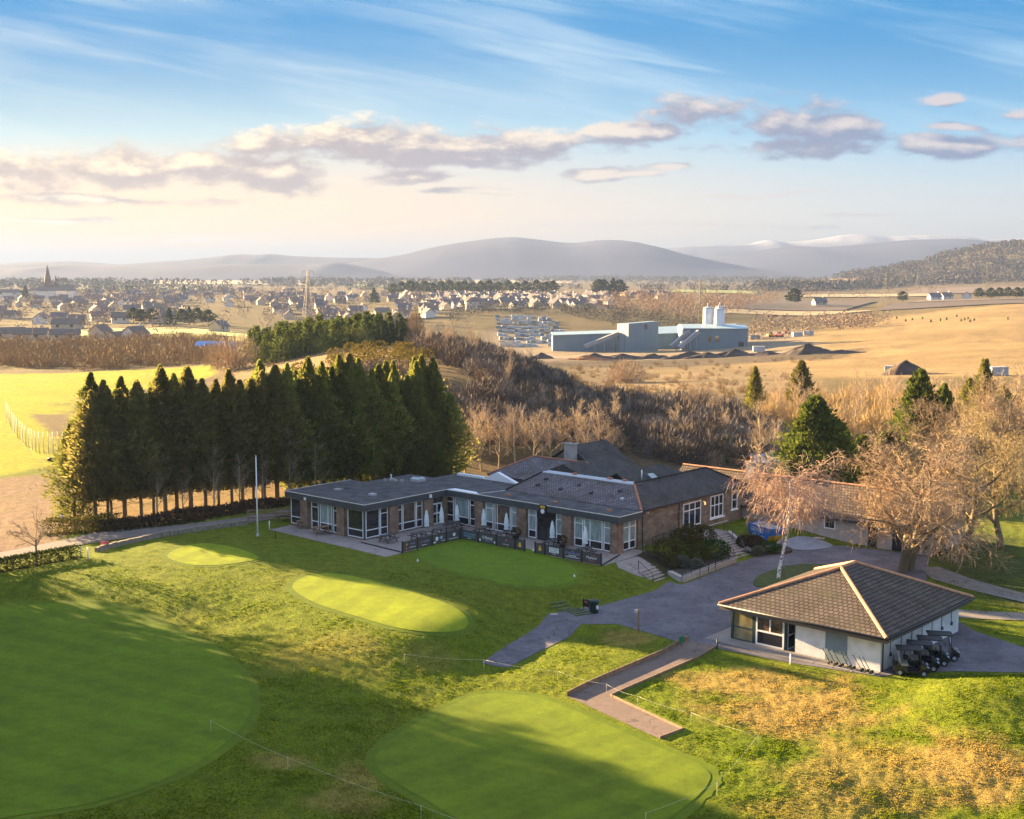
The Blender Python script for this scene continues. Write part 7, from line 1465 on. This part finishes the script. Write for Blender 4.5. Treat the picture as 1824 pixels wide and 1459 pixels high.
# church
cq = AT(86, 525, 1700); cz = H(cq.x, 1700); ch = empty('church', (cq.x, 1700, cz), .2, 'dark stone church with a tall spire and a lesser turret', 'church'); M_CS = mat('church_stone', (.17, .12, .09), .95, .2, .2)
kb = MB(); kb.box(-5, 5, -5, 5, -5, 18); kb.build('tower', M_CS, ch); kb = MB(); kb.lathe([(5.2, 18), (.2, 42)], n=8, smooth=False); kb.build('spire', M_CS, ch)
kb = MB(); kb.box(8, 12, -3, 3, -5, 19); kb.lathe([(2.4, 19), (.1, 28)], (10, 0, 0), 6, smooth=False); kb.build('turret', M_CS, ch); kb = MB(); kb.box(5, 34, -7, 7, -5, 9); kb.add([(5, -8, 8.8), (34, -8, 8.8), (34, 0, 15), (5, 0, 15), (5, 8, 8.8), (34, 8, 8.8)], [(0, 1, 2, 3), (3, 2, 5, 4), (0, 3, 4), (1, 5, 2)]); kb.build('nave', M_CS, ch)
# trees of the town
BTOWN = [blob_tree(g, 60, 3.6, 7.5, 1.5, .5, .1) for _ in range(4)]; M_TT = barkmat('town_twigs', (.27, .19, .13), (.18, .13, .09))
def wood(name, poly, n, protos, mt, lo, hi, label, zoff=0, cat='wood'):
    P = in_poly(poly, n, g); V, F = scatter(protos, P, g.uniform(lo, hi, len(P)), g.uniform(0, 6.28, len(P)), hz(P[:, 0], P[:, 1]), zoff); return link(name, npmesh(name, V, F, mt), kind='stuff', label=label, cat=cat)
wood('town_trees', pts_px([(-120, 700), (420, 640), (760, 800), (780, 1500), (400, 2300), (-150, 2300)]), 620, BTOWN, M_TT, .6, 1.5, 'bare garden trees spread through the left part of the town')
wood('estate_trees', pts_px([(770, 1060), (1080, 1060), (1200, 1550), (780, 1550)]), 90, BTOWN, M_TT, .5, 1.1, 'small bare trees in the estate')
wood('poplar_belt', pts_px([(1030, 1090), (1260, 930), (1330, 1150), (1390, 1380), (1150, 1300)]), 420, [blob_tree(g, 60, 2.0, 13, 1.8, .35, .1) for _ in range(3)], barkmat('poplar_twigs', (.34, .22, .14), (.25, .16, .10)), .7, 1.1, 'tall pinkish bare tree belt behind the factory')
wood('factory_hedge', pts_px([(780, 860), (860, 1000), (980, 1000), (1100, 900), (1250, 850), (1260, 930), (1050, 1060), (820, 1060)]), 240, BTOWN, barkmat('dark_hedge', (.10, .08, .055), (.07, .06, .04)), .6, 1.0, 'dark tree strip along the far side of the factory yard')
wood('right_thicket', pts_px([(1330, 780), (1440, 760), (1560, 800), (1600, 900), (1480, 1000), (1340, 1000)]), 150, BTOWN, M_TT, .6, 1.1, 'brown thicket right of the factory')
wood('far_hedges', pts_px([(1180, 1500), (1500, 1500), (1830, 2600), (1100, 2600)]), 130, BTOWN, M_TT, .8, 1.4, 'far hedgerow trees beyond the ploughed fields')
V_ = [blob_tree(g, 46, 7, 15, 4.5, 3.0, .1) for _ in range(4)]; M_FW = barkmat('far_wood_twigs', (.115, .092, .065), (.08, .068, .05))  # twig colour lightened to paint in distance haze
for nm, poly, n, lab in (('far_wood', [(400, 3000), (800, 2700), (1000, 3600), (500, 4200)], 240, 'far dull wood beyond the town'), ('far_wood', [(-150, 2600), (200, 2400), (420, 2900), (200, 3600), (-150, 3600)], 260, 'far dull wood behind the church'), ('far_wood', [(1330, 2300), (1440, 2300), (1560, 2500), (1830, 2700), (1830, 3100), (1350, 2900)], 420, 'long dark wood below the right hand hill'), ('far_wood', [(900, 4500), (1500, 3600), (1600, 4200), (1000, 5600)], 320, 'far wood belt below the blue hills')):
    wood(nm, pts_px(poly), n, V_, M_FW, .7, 1.3, lab)
# individual dark pines
def far_tree(kd, px, Y, s, lab, grp): q = AT(px, 520, Y); plant_tree(kd, 'pine_tree' if kd == 'far_pine' else 'spruce_tree', (q.x, Y, H(q.x, Y)), s, px, lab, 'tree', grp)
for i, px in enumerate((700, 716, 730, 742, 756, 770, 786, 800, 815, 828, 842, 856, 872, 888, 905, 920, 936, 955, 972, 985)): far_tree('far_pine', px, 1540 + (i * 37) % 130, 1.5 + .35 * ((i * 7) % 5) / 5, 'dark pine in the long row along the top of the estate', 'pines along the top of the estate')
for px, kd in ((1066, 'far_pine'), (1075, 'far_pine'), (1092, 'far_cone'), (1104, 'far_pine')): far_tree(kd, px, 1500, 1.9, 'dark tree in the clump at the right end of the estate', 'dark clump at the right end of the estate')
for px, kd in ((236, 'far_pine'), (250, 'far_pine'), (268, 'far_pine'), (300, 'far_cone'), (322, 'far_pine'), (336, 'far_cone'), (350, 'far_pine'), (370, 'far_pine')): far_tree(kd, px, 790 + px % 60, 1.0, 'dark pine in the group behind the far lit field', 'pines behind the far lit field')
far_tree('far_cone', 666, 1250, 1.4, 'single dark pointed tree between the pylon and the estate pines', None); far_tree('far_cone', 45, 1450, 1.5, 'dark pointed tree in front of the white apartment blocks', None); far_tree('far_pine', 1415, 1280, 1.7, 'rounded dark evergreen standing alone on the skyline of the ploughed field', None); far_tree('far_pine', 1608, 1330, 1.2, 'single wide pine by the far farm', None); far_tree('far_pine', 780, 640, .9, 'leaning dark pine on the skyline of the scrub hill', None); far_tree('far_cone', 328, 1700, 1.3, 'pointed tree standing above the middle of the town', None)
for px in (1765, 1780, 1796, 1812, 1826, 1745): far_tree('far_pine', px, 1330 + px % 50, 1.25, 'pine in the clump at the right edge above the ploughed field', 'pines at the right edge')
# farm
for px, Y, kd, rz, lab in ((1665, 1420, 'gable0', .1, 'white farm building left of the far farm'), (1685, 1440, 'gable4', .3, 'brown roofed farm house of the far farm'), (1722, 1430, 'gable0', 1.2, 'white gabled farm house of the far farm'), (1460, 1300, 'gable1', .2, 'small house beside the lone round evergreen')):
    q = AT(px, 520, Y); house(kd, q.x, Y, rz, lab, None, 1.3)
# ------------------------------------------------------------------ pylons and poles
def pylon(px, Y, hgt, lab):
    q = AT(px, 520, Y); r = empty('pylon', (q.x, Y, H(q.x, Y)), .5, lab, 'pylon', 'lattice pylons'); t = .13
    M_PY = mat('pylon_steel', (.03, .028, .028), .6, .1, .5); kb = MB(); W = lambda f: 3.6 * (1 - f) ** 1.3 + .55
    lv = [0, .16, .31, .44, .56, .67, .77, .87, 1.0]
    for a, b in zip(lv[:-1], lv[1:]):
        for k in range(4):
            c0 = [(1, 1), (-1, 1), (-1, -1), (1, -1)][k]; c1 = [(1, 1), (-1, 1), (-1, -1), (1, -1)][(k + 1) % 4]; A = Vector((c0[0] * W(a), c0[1] * W(a), a * hgt)); B = Vector((c0[0] * W(b), c0[1] * W(b), b * hgt)); C = Vector((c1[0] * W(b), c1[1] * W(b), b * hgt)); D = Vector((c1[0] * W(a), c1[1] * W(a), a * hgt))
            kb.bar(A, B, t * 1.5); kb.bar(A, C, t * .8); kb.bar(D, B, t * .8); kb.bar(B, C, t * .8)
    kb.build('lattice', M_PY, r)
    for f, L in ((.72, 5.2), (.85, 6.4), (.97, 4.6)):
        kb = MB()
        for sg in (-1, 1):
            kb.bar((sg * .5, 0, f * hgt), (sg * L, 0, f * hgt + .4), t); kb.bar((sg * .5, 0, f * hgt + 1.6), (sg * L, 0, f * hgt + .4), t); kb.tube([(sg * L, 0, f * hgt + .4), (sg * L, 0, f * hgt - 1.8)], .2, 5)
        kb.build('cross_arm', M_PY, r)
pylon(549, 980, 37, 'large dark lattice pylon standing in the town'); pylon(1578, 1250, 33, 'lattice pylon above the dry hill, nearest of the far right three'); pylon(1634, 1900, 34, 'lattice pylon second on the far right line'); pylon(1757, 1500, 38, 'lattice pylon at the far right above the farm'); pylon(1247, 1000, 30, 'lattice pylon just left of the white silos')
def wood_pole(px, Y, h, lab, grp='wooden poles'): q = AT(px, 560, Y); kb = MB(); kb.tube([(0, 0, -1), (0, 0, h)], [.16, .12], 6); kb.bar((-.9, 0, h - .6), (.9, 0, h - .6), .12); kb.build('wood_pole', M_WOOD, label=lab, cat='pole', group=grp, loc=(q.x, Y, H(q.x, Y)))
for px, Y, h, lab in ((57, 520, 11, 'tall wooden pole on the left in front of the bungalows'), (77, 640, 10, 'wooden pole beside the second bungalow'), (393, 690, 10, 'wooden pole left of the pair before the stone gabled house'), (398, 690, 10, 'wooden pole right of the pair before the stone gabled house'), (798, 560, 10, 'wooden pole on the crest left of the factory yard'), (1508, 900, 12, 'wooden pole left on the ploughed field'), (1443, 850, 12, 'wooden pole above the thicket right of the factory')): wood_pole(px, Y, h, lab)
for px, py in ((903, 570), (968, 566), (990, 575), (1072, 565)):
    q = AT(px, py, 985); r = empty('goal_frame', (q.x, 985, H(q.x, 985)), 0, 'thin tall goal shaped frame %s behind the yard' % {903: 'at the far left', 968: 'second from the left', 990: 'third from the left', 1072: 'nearest the tower'}[px], 'frame', 'goal shaped frames behind the yard'); kb = MB(); kb.tube([(-3.2, 0, -.5), (-3.2, 0, 6), (3.2, 0, 6), (3.2, 0, -.5)], .12, 5); kb.build('bar', M_GREY, r)
# ------------------------------------------------------------------ far fields, hills
def field(pts, mt, dz=.6, step=None):
    P = pts_px(pts); s = step or max(6.0, (max(p.y for p in P) - min(p.y for p in P)) / 30); return sheet('field', P, dz, mt, s)
fm = lambda n, c: mat(n, c, .95, .15, .02)
M_PLO = fm('plough', (.055, .034, .028)); M_PLO2 = fm('plough_pale', (.13, .085, .062)); M_GRN = fm('winter_wheat', (.17, .22, .05)); M_GRN2 = fm('pasture', (.16, .18, .06)); M_STUB = fm('stubble', (.33, .25, .13))
def layfield(pts, mt, dz=.8): return field(pts, mt, dz)
layfield([(1275, 1180), (1500, 1150), (1560, 1420), (1400, 1480), (1300, 1400)], M_PLO); layfield([(1560, 1120), (1980, 1060), (1980, 1300), (1590, 1310)], M_PLO); layfield([(1600, 1330), (1980, 1322), (1980, 1420), (1640, 1430)], M_PLO2)
layfield([(1290, 1080), (1450, 1060), (1560, 1130), (1290, 1160)], M_STUB)
layfield([(1190, 2000), (1345, 1900), (1348, 2300), (1200, 2400)], M_GRN, 1.2); layfield([(1600, 1900), (1830, 1700), (1980, 2200), (1640, 2300)], M_PLO2, 1.5); layfield([(1420, 1700), (1660, 1650), (1680, 1850), (1440, 1950)], M_STUB, 1.2)
layfield([(130, 2300), (370, 2250), (380, 3000), (150, 3000)], M_GRN2, 1.2); layfield([(620, 2900), (850, 2600), (900, 3400), (640, 3600)], M_GRN, 1.5); layfield([(640, 4200), (1010, 3700), (1030, 5000), (660, 5200)], M_STUB, 1.5); layfield([(720, 5400), (960, 5200), (960, 6400), (740, 6400)], M_GRN2, 1.5)
layfield([(250, 3600), (560, 3300), (600, 4800), (260, 4800)], M_STUB, 1.5)
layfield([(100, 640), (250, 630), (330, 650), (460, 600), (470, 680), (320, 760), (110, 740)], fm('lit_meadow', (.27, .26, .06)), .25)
def hill(name, prof, Y, depth, mt, base=-34, seed=0, rough=.06, label=None):
    """a range: crest heights given by picture rows at distance Y, falling away to both sides"""
    P = np.array(prof, float); xs = (P[:, 0] - 912) / CF * Y; zs = np.array([AT(912, py, Y).z for py in P[:, 1]])
    nx, ny = 260, 40; X = np.linspace(xs[0], xs[-1], nx)
    ze = np.interp(X, xs, zs); ker = np.hanning(13); ker /= ker.sum(); ze = np.convolve(np.pad(ze, 6, mode='edge'), ker, 'valid'); T = np.linspace(-1, 1.0, ny)
    XX, TT = np.meshgrid(X, T); YY = Y + TT * depth; cs = np.cos(TT * PI / 2) ** 1.3; E = np.clip((XX - xs[0]) / ((xs[-1] - xs[0]) * .06), 0, 1) * np.clip((xs[-1] - XX) / ((xs[-1] - xs[0]) * .06), 0, 1) if False else 1
    n = (fbm(XX / depth * 2.2 + seed, YY / depth * 2.2, seed, 5) - .5); ridge = np.abs(fbm(XX / depth * 3.0 + 9, YY / depth * 1.2, seed + 5, 4) - .5)
    ZZ = base + (ze[None, :] - base) * cs * (1 + (n * rough * 6 - ridge * rough * 4) * np.sin(np.clip(np.abs(TT) * PI, 0, PI)))
    V = np.stack([XX, YY, ZZ], -1).reshape(-1, 3); i = np.arange(nx * ny).reshape(ny, nx); F = np.stack([i[:-1, :-1], i[:-1, 1:], i[1:, 1:], i[1:, :-1]], -1).reshape(-1, 4)
    return link(name, npmesh(name, V, F, mt, True), kind='structure')
def hillmat(name, c, c2, snow=None, scale=.0012):
    m, nt, b, o = nmat(name); tc = N(nt, 'ShaderNodeTexCoord'); P = tc.outputs['Object']; f = noise(nt, P, scale, 6, .6); c_ = ramp(nt, f, [(.35, c2), (.65, c)])
    if snow:
        sp = N(nt, 'ShaderNodeSeparateXYZ'); nt.links.new(P, sp.inputs[0]); k = math_(nt, 'MULTIPLY_ADD', noise(nt, P, .003, 6, .65), 150, sp.outputs[2]); mr = N(nt, 'ShaderNodeMapRange'); nt.links.new(k, mr.inputs[0]); mr.inputs[1].default_value = snow; mr.inputs[2].default_value = snow + 60; mr.inputs[4].default_value = .7; c_ = mix(nt, mr.outputs[0], c_, (.5, .5, .54))
    nt.links.new(c_, b.inputs['Base Color']); b.inputs['Roughness'].default_value = .95; b.inputs['Specular IOR Level'].default_value = .1; return m
M_HL = hillmat('haze_blue_moor', (.060, .066, .125), (.040, .045, .090)); M_HS = hillmat('haze_blue_snow_moor', (.12, .13, .20), (.09, .095, .15), 250)  # blue of the distance haze is painted into the hill colours
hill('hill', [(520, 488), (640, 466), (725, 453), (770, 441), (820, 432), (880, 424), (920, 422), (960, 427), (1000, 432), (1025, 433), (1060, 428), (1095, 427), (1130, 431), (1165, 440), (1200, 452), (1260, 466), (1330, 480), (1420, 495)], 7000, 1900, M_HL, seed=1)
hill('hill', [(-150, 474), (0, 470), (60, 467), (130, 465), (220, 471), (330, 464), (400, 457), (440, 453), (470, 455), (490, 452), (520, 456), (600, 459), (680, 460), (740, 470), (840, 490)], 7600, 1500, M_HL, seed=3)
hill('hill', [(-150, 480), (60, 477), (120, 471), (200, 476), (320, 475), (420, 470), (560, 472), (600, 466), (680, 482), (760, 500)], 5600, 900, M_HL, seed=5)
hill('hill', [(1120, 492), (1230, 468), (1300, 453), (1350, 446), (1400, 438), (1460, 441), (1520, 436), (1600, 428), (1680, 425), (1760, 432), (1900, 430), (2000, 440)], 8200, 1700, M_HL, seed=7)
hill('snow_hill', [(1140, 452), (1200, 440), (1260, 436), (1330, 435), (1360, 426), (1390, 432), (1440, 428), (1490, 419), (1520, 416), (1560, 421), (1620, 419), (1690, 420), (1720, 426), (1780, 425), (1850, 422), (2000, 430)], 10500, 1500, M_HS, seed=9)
# the wooded hill on the right
hill('wooded_hill', [(1480, 500), (1560, 486), (1640, 472), (1700, 455), (1740, 444), (1800, 436), (1900, 432), (2100, 428)], 3300, 700, hillmat('hill_pasture', (.20, .14, .085), (.12, .10, .05), scale=.01), seed=11, rough=.02, base=-40)
hw_ = bpy.data.objects['wooded_hill']; hv = np.empty(len(hw_.data.vertices) * 3, np.float32); hw_.data.vertices.foreach_get('co', hv); hv = hv.reshape(-1, 3)
sel = np.where((hv[:, 1] < 3420) & (hv[:, 2] > -5) & (fbm(hv[:, 0] * .006, hv[:, 1] * .006, 77, 2) > .36))[0]; ii = g.choice(sel, 1500); P = hv[ii] + np.stack([g.uniform(-18, 18, 1500), g.uniform(-18, 18, 1500), np.zeros(1500)], 1)
V, F = scatter(V_, P[:, :2], g.uniform(.6, 1.1, 1500), g.uniform(0, 6, 1500), P[:, 2], -2); link('hill_wood', npmesh('hill_wood', V, F, M_FW), kind='stuff', label='dark wood over the hill at the right', cat='wood')
# sheep-sized shrubs of the dry hill
GS = np.random.default_rng(9)
for i in range(14):
    px = (1597, 1613, 1625, 1643, 1658, 1675, 1686, 1704, 1712, 1718, 1724, 1728, 1735, 1795)[i]; py = 568 + (i * 5) % 7 - (3 if i in (7,) else 0); q = GT(px, py, 400, 1200); kb = MB(); kb.lathe([(.5, 0), (.7, .8), (.2, 1.9)], n=6); kb.build('young_shrub', LM_YEW, label='tiny dark green shrub in the line across the dry hill', cat='shrub', group='shrubs across the dry hill', loc=q)

# lines of far hedgerow trees over the plain
for (a, Ya, b, Yb, n) in ((560, 2300, 900, 2100, 60), (480, 3300, 1010, 3000, 70), (150, 2050, 420, 1980, 40), (600, 4600, 1100, 4300, 60), (1010, 2500, 1330, 2350, 50), (1100, 3200, 1500, 2900, 60), (380, 5200, 900, 5000, 50)):
    P = np.array([[AT(a + (b - a) * t, 500, Ya + (Yb - Ya) * t).x, Ya + (Yb - Ya) * t] for t in g.uniform(0, 1, n)]) + g.normal(size=(n, 2)) * 9
    V, F = scatter(V_, P, g.uniform(.3, .75, n), g.uniform(0, 6, n), hz(P[:, 0], P[:, 1])); link('far_hedgerow', npmesh('far_hedgerow', V, F, M_FW), kind='stuff', label='far hedgerow line across the plain', cat='hedgerow')

# ------------------------------------------------------------------ rough turf: tufts of grass over the near slopes
gt = np.random.default_rng(404); n = 420000
Yg = 1 / gt.uniform(1 / 112, 1 / 52, n); Xg = gt.uniform(-.44, .44, n) * Yg; keep = rough_amp(Xg, Yg) > .35
cl = fbm(Xg * .5, Yg * .5, 51, 3); keep &= gt.uniform(size=n) < .45 + .9 * np.clip(cl - .3, 0, 1); Xg, Yg, cl = Xg[keep], Yg[keep], cl[keep]; n = len(Xg)
Zg = hz(Xg, Yg) + rough_amp(Xg, Yg) * rough_h(Xg, Yg) - .02; P = np.stack([Xg, Yg, Zg], 1); hgt = (.035 + .085 * np.clip(cl - .25, 0, 1)) * gt.uniform(.6, 1.5, n)
a = gt.uniform(0, 6.28, n); wv = np.stack([np.cos(a), np.sin(a), np.zeros(n)], 1) * (.03 + hgt * .3)[:, None]; tip = P + np.stack([gt.normal(size=n) * .5 * hgt, gt.normal(size=n) * .5 * hgt, hgt], 1)
V = np.stack([P - wv, P + wv, tip + wv * .25, tip - wv * .25], 1).reshape(-1, 3); F = np.arange(4 * n).reshape(n, 4)
m, nt, b_, o_ = nmat('rough_grass_blades'); nt.nodes.remove(b_); at = N(nt, 'ShaderNodeAttribute', attribute_name='Col'); gi = N(nt, 'ShaderNodeNewGeometry'); hs = N(nt, 'ShaderNodeHueSaturation'); nt.links.new(at.outputs['Color'], hs.inputs['Color']); nt.links.new(math_(nt, 'MULTIPLY_ADD', gi.outputs['Random Per Island'], .7, .75), hs.inputs['Value'])
d_ = N(nt, 'ShaderNodeBsdfDiffuse'); t_ = N(nt, 'ShaderNodeBsdfTranslucent'); nt.links.new(hs.outputs[0], d_.inputs[0]); nt.links.new(hs.outputs[0], t_.inputs[0]); ms = N(nt, 'ShaderNodeMixShader'); ms.inputs[0].default_value = .4; nt.links.new(d_.outputs[0], ms.inputs[1]); nt.links.new(t_.outputs[0], ms.inputs[2]); nt.links.new(ms.outputs[0], o_.inputs['Surface'])
me = npmesh('rough_grass', V, F, m); C = np.repeat(ground_zone_colors(Xg, Yg), 4, 0); ca = me.color_attributes.new('Col', 'FLOAT_COLOR', 'POINT'); ca.data.foreach_set('color', np.concatenate([C, np.ones((len(C), 1))], 1).astype(np.float32).ravel())
link('rough_grass', me, kind='stuff', label='rough grass tufts over the lawns and banks', cat='grass')
